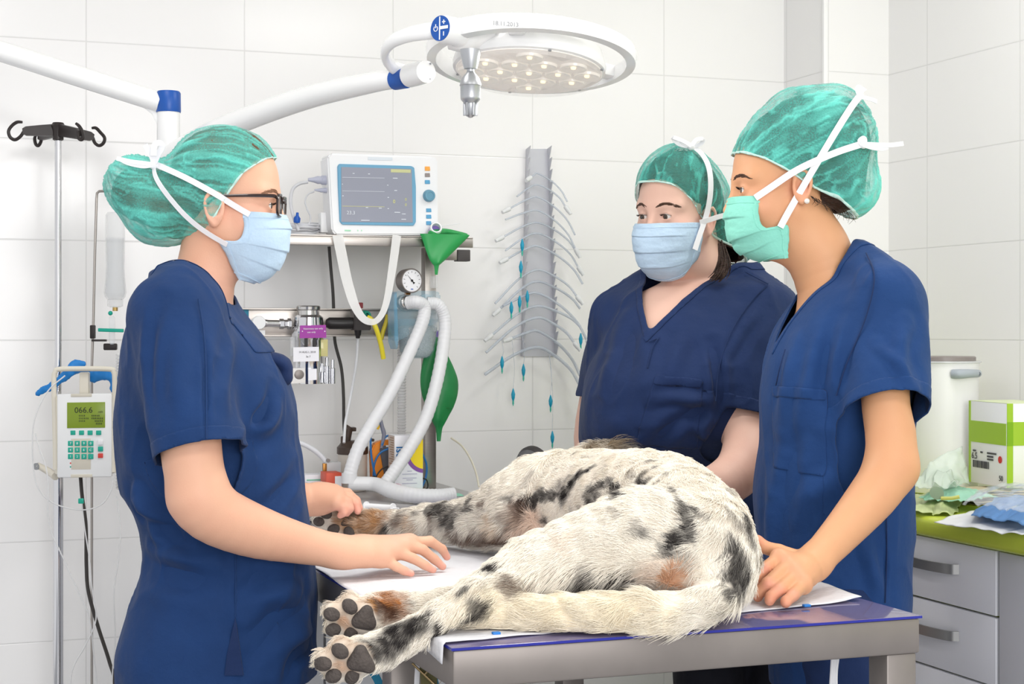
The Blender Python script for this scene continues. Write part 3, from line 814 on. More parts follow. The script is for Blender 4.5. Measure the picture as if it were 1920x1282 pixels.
# far arm, hand curled over the dog's paw
S.chain([q(360, 590, 3.17), q(400, 760, 3.24), q(430, 890, 3.25)], [.055, .047, .043], .03, 8)
S.chain([q(430, 890, 3.25), q(500, 915, 3.36), q(575, 938, 3.45)], [.044, .040, .029], .02, 8)
S.cone(q(572, 938, 3.45), q(606, 934, 3.455), .030, .033, .02, flat=(v(0, 1, .3), 1.15))
fk = [q(628, 922, 3.465), q(632, 926, 3.445), q(633, 934, 3.43), q(630, 943, 3.42)]
for p in fk: S.cone(q(598, 935, 3.45), p, .026, .0155, .015)
finger(S, [fk[0], q(652, 924, 3.47), q(668, 938, 3.468), q(674, 952, 3.462)], [.0122, .010, .009, .0076], tipsL, v(.8, -.3, .4))
finger(S, [fk[1], q(656, 930, 3.448), q(668, 944, 3.445), q(671, 958, 3.44)], [.0122, .0102, .009, .0076], tipsL, v(.8, -.3, .4))
finger(S, [fk[2], q(652, 940, 3.43), q(656, 953, 3.425), q(650, 962, 3.425)], [.012, .010, .009, .0075], tipsL, v(.6, -.5, .2))
finger(S, [fk[3], q(644, 951, 3.418), q(645, 961, 3.415), q(638, 966, 3.418)], [.011, .009, .008, .007], tipsL, v(.6, -.5, .2))
finger(S, [q(600, 930, 3.48), q(630, 936, 3.50), q(654, 950, 3.495)], [.015, .012, .009], tipsL, v(.4, .2, .6))
for p, n in tipsL[:5]: sp.append((p, .016, (240, 165, 150), .75))
for p, n in tipsL[5:]: sp.append((p, .02, (240, 165, 150), .6))
for k in kn: sp.append((kn[k]+v(0, 0, .012), .014, (238, 172, 158), .35))
sp += [(HL.P(.06, -near*-.05, -.07), .03, (240, 176, 160), .5), (HL.P(-.008, near*.08, -.06), .025, (238, 178, 160), .5), (N_(410, 540, -.05), .05, (240, 190, 172), .5)]
nails(sp, tipsL[:4])
oL, VL, FL = skin(S, .0024, nl, (230, 178, 150), sp)
HL.eyes(nl, (near,)); HL.brow(nl, (near,), mat('fair_brow', (150, 112, 88), rough=.7)); HL.lashes(nl, (near,))
# scrub top
shD = q(338, 585, 2.89)
def torsoL(A): A.loft(rowsL(0), CD, CX, .02, n=2.4); A.chain([N_(352, 535, 0), N_(345, 545, -.09), q(335, 575, 2.90)], [.055, .055, .06], .05, 6); A.chain([N_(352, 535, 0), N_(345, 545, .09), q(345, 580, 3.17)], [.055, .055, .055], .05, 6)
def sleeveL(A, k): A.chain([q(336, 585, 2.895), q(345, 680, 2.855), q(363, 780, 2.825), q(378, 860, 2.81), q(382, 890, 2.80)], [.074, .077, .080, .0815, .082], k, 12)
def sleeveLf(A, k): A.chain([q(352, 590, 3.165), q(390, 700, 3.23), q(412, 800, 3.25), q(425, 850, 3.26)], [.066, .066, .066, .066], k, 8)
ax_s = q(382, 890, 2.80)-q(345, 680, 2.855)
def neckL(V):
    # round back of the collar dropping into a V on the chest
    x, z = (V-N_(360, 520))@CX, V[:, 2]; lt = np.abs((V-N_(360, 520))@CD)
    zb = N_(330, 503)[2]; zf = N_(480, 640)[2]; X = np.interp(x, [-.12, -.05, .0, .03, .075, .13], [zb-.03, zb+.002, zb-.006, zb-.028, zb-.062, zf])
    return np.where(lt < .125-.25*np.clip(x, 0, .4)*.5, z-X-np.clip(lt-.075, 0, 1)*1.2*0, -1)
def flapL(A): A.chain([q(488, 668, D0), q(515, 676, D0-.01), q(535, 688, D0-.01), q(541, 704, D0)], [.010, .011, .010, .008], .012, 8, flat=(CD, .45))
linesL = [([(300, 560), (280, 640), (276, 720), (283, 785)], .012, -.006), ([(516, 725), (490, 780), (466, 840)], .012, -.012), ([(530, 735), (505, 800), (470, 870)], .016, .007),
          ([(255, 960), (300, 990), (345, 1012)], .012, -.008), ([(278, 1020), (330, 1045), (400, 1055)], .014, .007), ([(275, 1075), (320, 1085), (400, 1100)], .02, -.006),
          ([(560, 1110), (500, 1120), (460, 1150)], .02, .008), ([(585, 1170), (540, 1200), (500, 1260)], .022, .009), ([(592, 1195), (560, 1230), (545, 1280)], .014, -.008),
          ([(250, 930), (280, 970), (300, 1000)], .016, .009), ([(386, 640), (388, 740), (388, 824)], .006, -.0035), ([(560, 880), (520, 930), (490, 960)], .014, -.006),
          ([(345, 600), (330, 700), (340, 800)], .02, .004), ([(440, 620), (430, 700), (415, 780)], .016, .005)]
topL, tv, tf, tg = garment('scrub_top', torsoL, [(sleeveL, q(378, 848, 2.81), ax_s, .035), (sleeveLf, q(418, 825, 3.255), q(425, 850, 3.26)-q(390, 700, 3.23), .03)], [], .0045, nl, M_SCRUB_A, linesL, CH-(1264-HY)/F*D0, neckL, [], wr=(.0056, (9, 9, 5)), seed=4)
s_ = SDF(); s_.chain([q(478, 668, D0), q(505, 672, D0-.01), q(533, 682, D0-.012), q(541, 708, D0-.01)], [.006, .013, .013, .008], .006, 10, flat=(CD, .5)); s_.chain([q(500, 690, D0), q(525, 704, D0-.01), q(536, 716, D0-.01)], [.012, .013, .007], .01, 6, flat=(CD, .6))
V, Fc = s_.mesh(.003, smooth=3); mk('neck_flap', V, Fc, M_SCRUB_B, topL)
patch('neckband', tv, tf, -neckL(tv)-.020, .0018, .002, M_SCRUB_A, topL)
x, y = to_px(tv); dS = (tv-q(378, 848, 2.81))@nrm(ax_s); nearS = (tv@CD < 2.9) & (np.hypot(x-378, y-848) < 110)
patch('sleeve_hem', tv, tf, np.where(nearS, -dS-.024, 1), .0010, .002, M_SCRUB_A, topL)
seams(topL, tv, [[(372, 560), (384, 640), (387, 740), (387, 822)], [(441, 1040), (442, 1100), (441, 1156)]], M_SCRUB_A)
# side vent: the back panel shows in the open slit
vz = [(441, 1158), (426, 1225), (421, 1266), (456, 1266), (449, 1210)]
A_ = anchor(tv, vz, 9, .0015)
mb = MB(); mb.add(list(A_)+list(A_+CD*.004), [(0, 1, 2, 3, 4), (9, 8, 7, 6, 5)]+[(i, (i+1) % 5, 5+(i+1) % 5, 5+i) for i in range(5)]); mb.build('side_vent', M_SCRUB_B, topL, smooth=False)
# trousers and shoes
T = SDF()
hipz = CH-(1215-HY)/F*D0
T.loft([(hipz-.01, N_(412, 1215)[:2], .15, .12, .12), (hipz-.14, N_(415, 1300)[:2], .15, .12, .12)], CD, CX, .03)
for s_ in (-.085, .085):
    b = N_(412, 1250, s_); T.chain([b, [b[0], b[1], .48], [b[0], b[1], .06]], [.085, .075, .07], .03, 6)
V, Fc = T.mesh(.008, smooth=3); V = wrinkles(V, Fc, .004, (10, 10, 5), 3); V, Fc, _ = cut(V, Fc, .045-V[:, 2]); W, Q = shell(V, Fc, .003); mk('trousers', W, Q, M_TROUSER, nl)
M_CLOG = mat('white_clog', (225, 225, 225), rough=.4)
def shoes(root, bases, fwd, m):
    for b in bases:
        s = SDF(); f = nrm(fwd); c = np.array([b[0], b[1], .035])
        s.chain([c-f*.06, c+f*.05, c+f*.15], [.040, .042, .036], .02, 6); s.it = s.it
        V, Fc = s.mesh(.006, smooth=2); V[:, 2] = np.maximum(V[:, 2], .002); mk('shoe', V, Fc, m, root)
shoes(nl, [N_(412, 1250, -.085), N_(412, 1250, .085)], CX, M_CLOG)
# hair, cap, mask, ties
def hair(head, root, prims, m, h=.005, seed=0, neck=None):
    s = SDF(); s.ell(head.P(-.004, 0, .004), np.array([.099, .079, .094])*head.k, head.ax(), .01)
    for p in prims: s.ell(head.P(*p[0]), np.array(p[1])*head.k, head.ax(), .03)
    V, Fc = s.mesh(h, smooth=2); N = vnormals(V, Fc); V = V+N*(.0025*fbm(V*np.array([60, 60, 25]), 3, seed))[:, None]
    f, l, u = head.loc(V); g = neck(f, l, u)
    V, Fc, _ = cut(V, Fc, g); V = smooth_border(V, Fc, 6); W, Q = shell(V, Fc, .004); return mk('hair', W, Q, m, root)
edgeL = [(-.135, -.10), (-.125, -.082), (-.119, -.066), (-.096, -.022), (-.083, -.012), (-.056, .004), (-.02, .023), (.008, .042), (.039, .079), (.052, .11), (.12, .13)]
eu = [e[0] for e in edgeL]; ef = [e[1] for e in edgeL]
gl = lambda f, l, u, o=0: f-np.interp(u, eu, ef)+o+.10*np.clip(np.abs(l)-.055, 0, 1)*0
hair(HL, nl, [((-.085, 0, -.055), (.06, .05, .055)), ((-.155, 0, -.03), (.055, .045, .05))], M_HAIRL, neck=lambda f, l, u: np.maximum(gl(f, l, u, .010), -.115-u))
C = SDF(); C.ell(HL.P(-.006, 0, .004), np.array([.103, .085, .0975]), HL.ax(), .01)
C.ell(HL.P(-.10, 0, -.058), np.array([.082, .068, .062]), [nrm(HL.f+.45*HL.u), HL.l, nrm(HL.u-.45*HL.f)], .045)
C.ell(HL.P(-.168, 0, -.012), np.array([.052, .06, .052]), HL.ax(), .05)
C.ell(HL.P(-.02, 0, -.055), np.array([.065, .084, .055]), HL.ax(), .03)
def capgL(V):
    f, l, u = HL.loc(V); return np.maximum(gl(f, l, u), -.128-u-.12*np.clip(-f-.08, 0, 1))
kn_c = HL.P(-.133, 0, .025)
capL, cv, cf = capmesh(HL, C, .0030, capgL, nl, (HL.P(0, 0, 0), nrm(HL.u+.1*HL.f), HL.l, nrm(HL.f+.1*HL.u)), 7, .0026, 21, .42)
mk_, mW = mask(HL, nl, [(.040, -.060), (.044, -.090), (.034, -.112), (.001, -.116), (.012, -.140), (.032, -.182)], [(.1115, -.062), (.120, -.082), (.1185, -.118), (.109, -.148), (.088, -.174), (.056, -.189)], [[.066], [.069], [.069], [.068], [.056], [.034]], M_MASKB, pl=.003, seed=3)
ALLV = np.vstack([cv, mW, VL[VL[:, 2] > 1.3]])
def tie(root, pts, w, back=.003, V=None, samples=40, dd=None, head=None, parent=None):
    A = anchor(V, pts, 8, back)
    A = spline(A, samples); A = lap1(A, 6)
    N = nrm(A-head.P(-.02, 0, -.02)); N = nrm(N-.5*CD)
    return MB().ribbon(A, N, w, .0011).build('mask_tie', M_TIE, parent or root)
tie(nl, [(468, 402), (440, 386), (410, 367), (380, 350), (350, 334), (320, 320), (292, 308)], .0105, V=ALLV, head=HL)
tie(nl, [(426, 459), (398, 443), (370, 424), (345, 402), (322, 376), (302, 350), (290, 328), (288, 310)], .0095, V=ALLV, head=HL)
k0 = anchor(cv, [(288, 309)], 8, .006)[0]
b = MB().ball(k0, (.009, .006, .008), 12, 8)
kd = k0@CD
for pts, ww in [([(288, 309), (270, 306), (245, 303), (219, 297)], .008), ([(288, 309), (268, 312), (240, 306), (224, 298)], .007), ([(289, 306), (284, 292), (276, 278), (272, 271)], .010), ([(289, 306), (296, 290), (304, 276), (300, 268), (290, 272), (288, 292)], .011)]:
    A = spline([q(x_, y_, kd-.004-.002*i) for i, (x_, y_) in enumerate(pts)], 18); b.ribbon(A, nrm(-CD+.2*CZ), ww, .0011)
b.build('tie_bow', M_TIE, nl)
# glasses
M_FRAME = mat('dark_brown_acetate', (44, 28, 26), rough=.2, coat=.4)
M_LENS = mat('spectacle_lens', (240, 246, 246), rough=.02, alpha=.12, spec=.8)
gls = MB()
def rim(g, f=.104):
    pts = []
    for a in np.arange(40)/40*2*math.pi:
        cx, sx = math.cos(a), math.sin(a); e = 2/3.2
        pts.append((math.copysign(abs(cx)**e, cx)*.0265, math.copysign(abs(sx)**e, sx)*.0195))
    return [HL.P(f-.10*abs(l)+.004*0, g*.034+l*g, -.046+u) for l, u in pts]
for g in (1, -1): gls.tube(rim(g)+[], .0026, 8, closed=True)
gls.tube([HL.P(.106, -.009, -.038), HL.P(.109, 0, -.036), HL.P(.106, .009, -.038)], .0022, 8, 8)
go = gls.build('glasses', M_FRAME, nl)
for g in (1, -1):
    t_ = MB().tube([HL.P(.099, g*.060, -.033), HL.P(.094, g*.070, -.031), HL.P(.06, g*.078, -.032), HL.P(.02, g*.081, -.034), HL.P(-.004, g*.082, -.036), HL.P(-.02, g*.081, -.05)], [.003, .0034, .0030, .0026, .0024, .0018], 8, 24); t_.build('temple', M_FRAME, go)
    r_ = np.array(rim(g)); MB().add(list(r_-HL.f*.0005)+list(r_+HL.f*.0005), [tuple(range(40)), tuple(range(79, 39, -1))]+[(i, (i+1) % 40, 40+(i+1) % 40, 40+i) for i in range(40)]).build('lens', M_LENS, go)
# ------------------------------------------------------------------ nurse at the right end (profile, pearl earring)
D1 = 3.15
nr = thing('person', 'nurse with pearl earring and green mask leaning her hand by the dog\'s rump', 'person', q(1570, 640, D1)*[1, 1, 0])
HR = Head(q(1469, 312, D1), v(-1, -.03, -.02), v(-.02, 0, 1), 1.0)
nearR = 1 if (HR.l@CD) < 0 else -1
R_ = lambda px, py, dd=0: q(px, py, D1+dd)
S = SDF(); HR.sdf(S, ears=(-1, 1), eo=(-.010, .012))
S.chain([R_(1508, 420), R_(1535, 480), R_(1560, 545)], [.056, .055, .066], .035, 8)
S.cone(R_(1480, 440), R_(1535, 470), .045, .05, .04)
rr_ = [(515, 1545, 1650, .07), (548, 1502, 1692, .13), (600, 1466, 1712, .165), (650, 1446, 1718, .178), (707, 1431, 1716, .178), (756, 1424, 1708, .172), (825, 1424, 1700, .165), (865, 1419, 1700, .16), (926, 1414, 1702, .150), (1000, 1420, 1704, .145), (1060, 1430, 1705, .142), (1130, 1436, 1706, .142), (1215, 1442, 1700, .145), (1290, 1446, 1698, .148), (1330, 1446, 1698, .148)]
def rowsR(shr=0.0):
    out = []; s = D1/F
    for py, l, r, lw in rr_:
        c = .5*l+.5*r; out.append((CH-(py-HY)*s, R_(c, py)[:2], lw-shr, (c-l)*s-shr, (r-c)*s-shr))
    return out
S.loft(rowsR(.022), CD, -CX, .03)
S.chain([q(1668, 575, 3.02), q(1662, 660, 2.985), q(1660, 750, 2.955), q(1670, 815, 2.935), q(1672, 876, 2.92)], [.055, .047, .0425, .0445, .0445], .03, 12)
S.chain([q(1672, 876, 2.92), q(1640, 925, 2.895), q(1578, 998, 2.85), q(1522, 1058, 2.80)], [.0445, .0435, .0345, .0275], .02, 12)
tipsR = []
mk_r = {'i': q(1462, 1046, 2.775), 'm': q(1478, 1060, 2.755), 'r': q(1493, 1078, 2.735), 'p': q(1505, 1096, 2.72)}
S.cone(q(1526, 1056, 2.80), q(1505, 1070, 2.775), .0285, .029, .02, flat=(v(-.4, -.6, .7), 1.2))
for k_ in mk_r: S.cone(q(1512, 1068, 2.78)*.7+mk_r[k_]*.3, mk_r[k_], .020, .0145, .014)
S.cone(mk_r['i'], mk_r['p'], .0125, .0115, .016)
dn = v(-.5, -.6, .5)
finger(S, [mk_r['i'], q(1434, 1066, 2.745), q(1417, 1085, 2.735), q(1408, 1098, 2.732)], [.0125, .0108, .0095, .0078], tipsR, dn)
finger(S, [mk_r['m'], q(1440, 1094, 2.70), q(1424, 1110, 2.705), q(1421, 1119, 2.712)], [.0128, .0112, .0098, .0085], tipsR, dn)
finger(S, [mk_r['r'], q(1460, 1106, 2.688), q(1445, 1119, 2.675), q(1443, 1126, 2.67)], [.0125, .0108, .0095, .0085], tipsR, dn)
finger(S, [mk_r['p'], q(1487, 1116, 2.678), q(1474, 1127, 2.655), q(1473, 1131, 2.65)], [.0118, .010, .009, .008], tipsR, dn)
finger(S, [q(1498, 1050, 2.81), q(1460, 1034, 2.815), q(1434, 1026, 2.82), q(1421, 1012, 2.825)], [.0165, .013, .0112, .009], tipsR, v(-.3, -.8, .3))
# far arm hangs behind
S.chain([q(1560, 590, 3.30), q(1545, 760, 3.36), q(1540, 880, 3.36), q(1500, 1000, 3.30), q(1480, 1060, 3.26)], [.05, .044, .042, .033, .028], .03, 14)
S.ell(q(1462, 1100, 3.24), (.028, .05, .028), [CX, v(-.3, -.1, -.95), CD], .02)
for i_ in range(4): S.cone(q(1452+4*i_, 1130, 3.22+.015*i_), q(1440+4*i_, 1172, 3.21+.015*i_), .0105, .008, .004)
sp = []
for p_, n_ in tipsR: sp.append((p_, .018, (236, 150, 130), .6))
for k_ in mk_r: sp.append((mk_r[k_]+v(-.003, -.004, .008), .014, (232, 158, 134), .4))
for f_ in (q(1434, 1066, 2.735), q(1440, 1094, 2.69), q(1460, 1106, 2.68), q(1487, 1116, 2.67)): sp.append((f_, .013, (238, 158, 142), .55))
sp += [(HR.P(.06, nearR*.05, -.075), .03, (232, 165, 140), .4), (HR.P(-.02, nearR*.08, -.05), .022, (236, 160, 138), .6), (HR.P(.075, nearR*.03, -.04), .02, (206, 140, 112), .35), (HR.P(.04, 0, -.16), .06, (226, 178, 148), .3)]
nails(sp, [(tipsR[0][0]+v(0, -.002, 0), v(-.5, -.7, .3))])
oR, VR, FR = skin(S, .0024, nr, (218, 162, 122), sp)
HR.eyes(nr, (nearR,)); HR.brow(nr, (nearR, -nearR), M_BROW); HR.lashes(nr, (nearR,))
e_ = HR.P(-.026, nearR*.0835, -.073); MB().ball(e_, .0052, 20, 14).build('pearl_earring', M_PEARL, nr)
# scrub top with chest turned a little towards the table's near end
fR = nrm(v(-.93, -.36, 0)); lR = np.array([-fR[1], fR[0], 0])
def neckR(V):
    d = V-R_(1560, 500); f = d@fR; l = np.abs(d@lR); z = V[:, 2]
    zv = CH-(648-HY)/F*D1; zb = CH-(459-HY)/F*D1; w = np.clip((f+.02)/.07, 0, 1); w = w*w*(3-2*w)
    return np.where(l < .13, z-((1-w)*(zb-.002+.02*np.clip(l/.07, 0, 1)**2)+w*(zv+l*1.95)), z-zb-.03)
def torsoR(A): A.loft(rowsR(0), CD, -CX, .02, n=2.4); A.chain([R_(1590, 500), R_(1620, 512, -.06), q(1660, 556, 3.02)], [.052, .052, .058], .04, 6); A.chain([R_(1585, 500), R_(1570, 520, .08), q(1565, 570, 3.29)], [.052, .05, .052], .04, 6)
slp = q(1662, 768, 2.95); sln = q(1658, 780, 2.945)-q(1674, 590, 3.02); sln = v(.06, -.52, -.84)
def sleeveR(A, k): A.chain([q(1664, 575, 3.03), q(1664, 640, 3.0), q(1662, 700, 2.975), q(1661, 790, 2.95), q(1661, 890, 2.94)], [.064, .070, .0735, .078, .081], k, 12)
def sleeveRf(A, k): A.chain([q(1565, 590, 3.29), q(1552, 700, 3.34), q(1545, 800, 3.36)], [.062, .064, .066], k, 8)
linesR = [([(1600, 560), (1570, 640), (1560, 740)], .014, .006), ([(1585, 590), (1545, 680), (1540, 780)], .014, -.006), ([(1700, 600), (1690, 660), (1712, 720)], .014, .006), ([(1640, 640), (1690, 690), (1716, 730)], .010, .004),
          ([(1500, 760), (1490, 840), (1470, 960)], .018, -.006), ([(1560, 760), (1590, 860), (1600, 960)], .02, -.006), ([(1450, 900), (1440, 1000), (1450, 1080)], .02, .007), ([(1480, 640), (1470, 720), (1460, 800)], .018, .006),
          ([(1620, 1000), (1640, 1080), (1650, 1130)], .014, .006), ([(1520, 680), (1500, 760), (1495, 860)], .015, .005), ([(1575, 880), (1530, 920), (1480, 960)], .02, .006), ([(1660, 1010), (1662, 1080), (1660, 1140)], .004, -.003)]
topR, tvR, tfR, _ = garment('scrub_top', torsoR, [(sleeveR, slp, sln, .035), (sleeveRf, q(1547, 780, 3.355), CZ*-1, .03)], [], .0045, nr, M_SCRUB_C, linesR, .66, neckR, [], wr=(.0058, (8, 8, 4)), seed=9)
patch('neckband', tvR, tfR, -neckR(tvR)-.022, .0018, .002, M_SCRUB_C, topR)
x, y = to_px(tvR); dS = (tvR-slp)@sln; nearS = (tvR@CD < 3.08) & (np.abs(x-1662) < 120) & (y > 690)
patch('sleeve_hem', tvR, tfR, np.where(nearS, -dS-.024, 1), .0010, .002, M_SCRUB_C, topR)
def pocket(top, V, Fc, quad, m, rim=.012):
    "chest pocket: cloth inside four surface points, with a stitched upper rim"
    A = anchor(V, quad, 9); c = A.mean(0); n = nrm(np.cross(A[1]-A[0], A[3]-A[0])); 
    if n@CD > 0: n = -n
    g = np.full(len(V), -9.0)
    for i in range(4):
        e = nrm(A[(i+1) % 4]-A[i]); o = np.cross(e, n); 
        if (c-A[i])@o > 0: o = -o
        g = np.maximum(g, (V-A[i])@o)
    g = np.maximum(g, np.abs((V-c)@n)-.06); g = np.maximum(g, np.where(vnormals(V, Fc)@n > .1, -9, 1))
    p_ = patch('chest_pocket', V, Fc, g, .0024, .0022, m, top)
    e = nrm(A[1]-A[0]); o = np.cross(e, n); o = o if (c-A[0])@o > 0 else -o
    patch('pocket_hem', V, Fc, np.maximum(g, (V-A[0])@o-rim*1.6), .0036, .002, m, p_ or top)
seams(topR, tvR, [[(1624, 474), (1640, 520), (1622, 600), (1588, 680), (1568, 742)], [(1472, 655), (1462, 690), (1455, 722)], [(1662, 960), (1663, 1040), (1660, 1130)]], M_SCRUB_B)
pocket(topR, tvR, tfR, [(1446, 724), (1547, 730), (1544, 893), (1444, 876)], M_SCRUB_C)
T = SDF()
for s_ in (-.085, .085):
    b = R_(1575, 1200, s_); T.chain([[b[0], b[1], .80], [b[0], b[1], .48], [b[0], b[1], .06]], [.085, .078, .07], .04, 8)
V, Fc = T.mesh(.008, smooth=3); V = wrinkles(V, Fc, .004, (10, 10, 5), 5); V, Fc, _ = cut(V, Fc, .045-V[:, 2]); W, Q = shell(V, Fc, .003); mk('trousers', W, Q, M_SCRUB_B, nr)
shoes(nr, [R_(1575, 1250, -.085), R_(1575, 1250, .085)], -CX, M_CLOG)
# hair, cap
eR = [(-.20, -.13), (-.143, -.108), (-.128, -.098), (-.115, -.087), (-.087, -.066), (-.053, -.053), (-.024, -.039), (.010, -.016), (.049, .007), (.080, .020), (.0996, .026), (.13, .03)]
gR = lambda f, l, u: np.interp(f, [e[0] for e in eR], [e[1] for e in eR])-u
hair(HR, nr, [((-.055, 0, .042), (.100, .074, .096)), ((-.105, 0, .030), (.055, .06, .095)), ((-.10, 0, -.045), (.050, .055, .045))], M_HAIR, neck=lambda f, l, u: gR(f, l, u)+.004-.02*(f < -.06))
C = SDF(); C.ell(HR.P(-.006, 0, .004), np.array([.106, .087, .098]), HR.ax(), .01)
C.ell(HR.P(-.052, 0, .047), np.array([.118, .090, .107]), HR.ax(), .03)
C.ell(HR.P(-.105, 0, .042), np.array([.066, .076, .110]), HR.ax(), .03)
C.ell(HR.P(-.118, 0, -.048), np.array([.062, .070, .056]), HR.ax(), .045)
capR, cvR, cfR = capmesh(HR, C, .0030, lambda V: gR(*HR.loc(V)), nr, (HR.P(.02, 0, -.02), HR.l, nrm(HR.u+.5*HR.f), nrm(HR.u*.75-HR.f)), 6, .003, 33, .5)
_, mW = mask(HR, nr, [(.056, -.060), (.061, -.095), (.049, -.120), (.010, -.1155), (.006, -.146), (.006, -.177)], [(.1105, -.060), (.116, -.092), (.110, -.132), (.095, -.158), (.070, -.174), (.040, -.181)], [[.062], [.066], [.068], [.070], [.064], [.058]], M_MASKG, pl=.004, seed=13, crease=.0016)
ALLV = np.vstack([cvR, mW, VR[(VR[:, 2] > 1.3) & (VR@CD < 3.2)]])
tie(nr, [(1416, 371), (1450, 348), (1490, 321), (1531, 301), (1575, 283), (1616, 270)], .0125, V=ALLV, head=HR)
tie(nr, [(1463, 426), (1478, 398), (1508, 346), (1540, 292), (1570, 242), (1598, 198), (1612, 180)], .0125, back=.0045, V=ALLV, head=HR)
for (kx, ky), loops, nmn in [((1619, 270), [[(1619, 270), (1640, 271), (1668, 272), (1694, 269)], [(1619, 272), (1636, 277), (1654, 279), (1664, 276)], [(1617, 272), (1612, 264), (1620, 258), (1623, 266)]], 'a'), ((1612, 180), [[(1612, 180), (1608, 170), (1610, 163), (1620, 172)], [(1612, 181), (1624, 184), (1636, 187), (1644, 191)], [(1612, 180), (1616, 171), (1622, 166)]], 'b')]:
    k0 = anchor(cvR, [(kx, ky)], 8, .006)[0]; kd = k0@CD; b = MB().ball(k0, (.008, .007, .009), 12, 8)
    for i, pts in enumerate(loops):
        A = spline([q(x_, y_, kd-.004+.004*j) for j, (x_, y_) in enumerate(pts)], 18); b.ribbon(A, nrm(-CD+.3*CZ*(i+.2)), .0085, .0011)
    b.build('tie_bow', M_TIE, nr)
# loose hairs at the nape
b = MB()
for i in range(46):
    t = RNG.random(); p0 = HR.P(-.035-.085*t, nearR*(.070-.045*t), -.062-.03*t); dirn = -HR.u*.7-HR.f*(.2+.5*RNG.random())+HR.l*nearR*.15*RNG.normal()
    L_ = .012+.022*RNG.random(); b.tube([p0, p0+dirn*L_*.5+HR.l*nearR*.002, p0+dirn*L_+HR.f*.010*RNG.normal()], [.0006, .0005, .0002], 4, 6)
b.build('nape_wisps', M_HAIR, nr)['kind'] = 'stuff'
# ------------------------------------------------------------------ nurse in the middle (three-quarter view, blue mask)
D2 = 3.68
nm = thing('person', 'nurse in the middle with blue mask and hair lock holding the dog\'s back', 'person', q(1330, 640, D2+.12)*[1, 1, 0])
th2 = math.radians(41)
HM = Head(q(1270, 366, D2-.03), v(-math.sin(th2), -math.cos(th2), -.06), v(.02, -.03, 1), 1.0)
nearM = 1 if (HM.l@CX) > 0 else -1
M__ = lambda px, py, dd=0: q(px, py, D2+dd)
S = SDF(); HM.sdf(S, ears=(1, -1), jaw=1.08)
S.chain([M__(1292, 440, .02), M__(1305, 500, .04), M__(1315, 560, .06)], [.062, .064, .078], .035, 8)
S.cone(M__(1264, 488, -.05), M__(1300, 500, -.01), .036, .048, .035)
rm_ = [(512, 1262, 1390, .05, .06, .03), (535, 1210, 1430, .08, .08, 0), (560, 1165, 1462, .11, .10, 0), (600, 1140, 1474, .155, .11, 0), (650, 1122, 1472, .19, .115, 0), (707, 1096, 1462, .21, .115, -.01), (756, 1086, 1452, .205, .115, -.01), (812, 1085, 1446, .19, .115, 0), (850, 1091, 1446, .165, .12, .05), (900, 1110, 1450, .14, .125, .12), (950, 1180, 1500, .13, .12, .12), (1010, 1225, 1545, .12, .12, .15), (1100, 1232, 1555, .125, .13, .16), (1250, 1232, 1560, .13, .13, .16)]
def rowsM(shr=0.0):
    out = []; s = D2/F
    for py, l, r, fd, bd, dd in rm_:
        c = .5*(l+r); out.append((CH-(py-HY)*s, M__(c, py, dd)[:2], (r-l)/2*s-shr, fd-shr, bd-shr))
    return out
S.loft(rowsM(.022), CX, -CD, .03)
# her left arm (towards the pillar side) bends over the dog's back, her right arm hangs beside the chest
S.chain([q(1428, 595, 3.64), q(1418, 700, 3.58), q(1405, 800, 3.52), q(1402, 862, 3.47)], [.065, .062, .055, .052], .03, 10)
S.chain([q(1402, 862, 3.47), q(1372, 896, 3.42), q(1330, 915, 3.36), q(1290, 908, 3.29)], [.052, .050, .042, .031], .02, 12)
S.cone(q(1288, 908, 3.29), q(1262, 902, 3.25), .03, .030, .015, flat=(v(0, .6, 1), 1.3))
for i_, (x_, y_) in enumerate([(1234, 892), (1230, 900), (1230, 908), (1234, 916)]): finger(S, [q(1256, 897+4*i_, 3.25-.012*i_), q((x_+1256)//2, y_-1, 3.235-.012*i_), q(x_, y_+4, 3.22-.012*i_)], [.012, .0105, .008], [], CZ)
finger(S, [q(1280, 902, 3.31), q(1262, 892, 3.32), q(1246, 890, 3.31)], [.014, .012, .009], [], CZ)
S.chain([q(1165, 600, 3.74), q(1135, 720, 3.80), q(1117, 820, 3.84), q(1125, 890, 3.82)], [.055, .052, .051, .048], .03, 10)
S.chain([q(1125, 890, 3.82), q(1150, 905, 3.66), q(1160, 915, 3.50)], [.048, .042, .032], .02, 8)
S.ell(q(1166, 915, 3.46), (.03, .045, .022), [CX, CD, CZ], .02)
for i_ in range(4): S.cone(q(1156+9*i_, 914, 3.43), q(1158+10*i_, 918, 3.38), .011, .008, .004)
sp = [(HM.P(.055, nearM*.05, -.075), .03, (240, 180, 168), .35), (HM.P(-.01, nearM*.08, -.07), .025, (240, 180, 165), .5), (q(1402, 862, 3.44), .05, (240, 186, 170), .35), (q(1370, 905, 3.40), .05, (238, 184, 168), .35)]
oM, VM, FM = skin(S, .0026, nm, (230, 188, 170), sp)
HM.eyes(nm, (1, -1), look=HM.f*.95-HM.l*nearM*.12-.12*HM.u); HM.brow(nm, (1, -1), M_BROW); HM.lashes(nm, (1, -1))
fM = nrm(v(-.52, -.85, 0)); lM = np.array([-fM[1], fM[0], 0])
def neckM(V):
    d = V-M__(1308, 520, .05); f = d@fM; l = np.abs(d@lM); z = V[:, 2]
    zv = CH-(624-HY)/F*(D2-.15); zb = CH-(503-HY)/F*D2; w = np.clip((f+.02)/.08, 0, 1); w = w*w*(3-2*w)
    return np.where(l < .13, z-((1-w)*(zb+.012*np.clip(l/.08, 0, 1)**2)+w*(zv+l*1.62)), z-zb-.02)
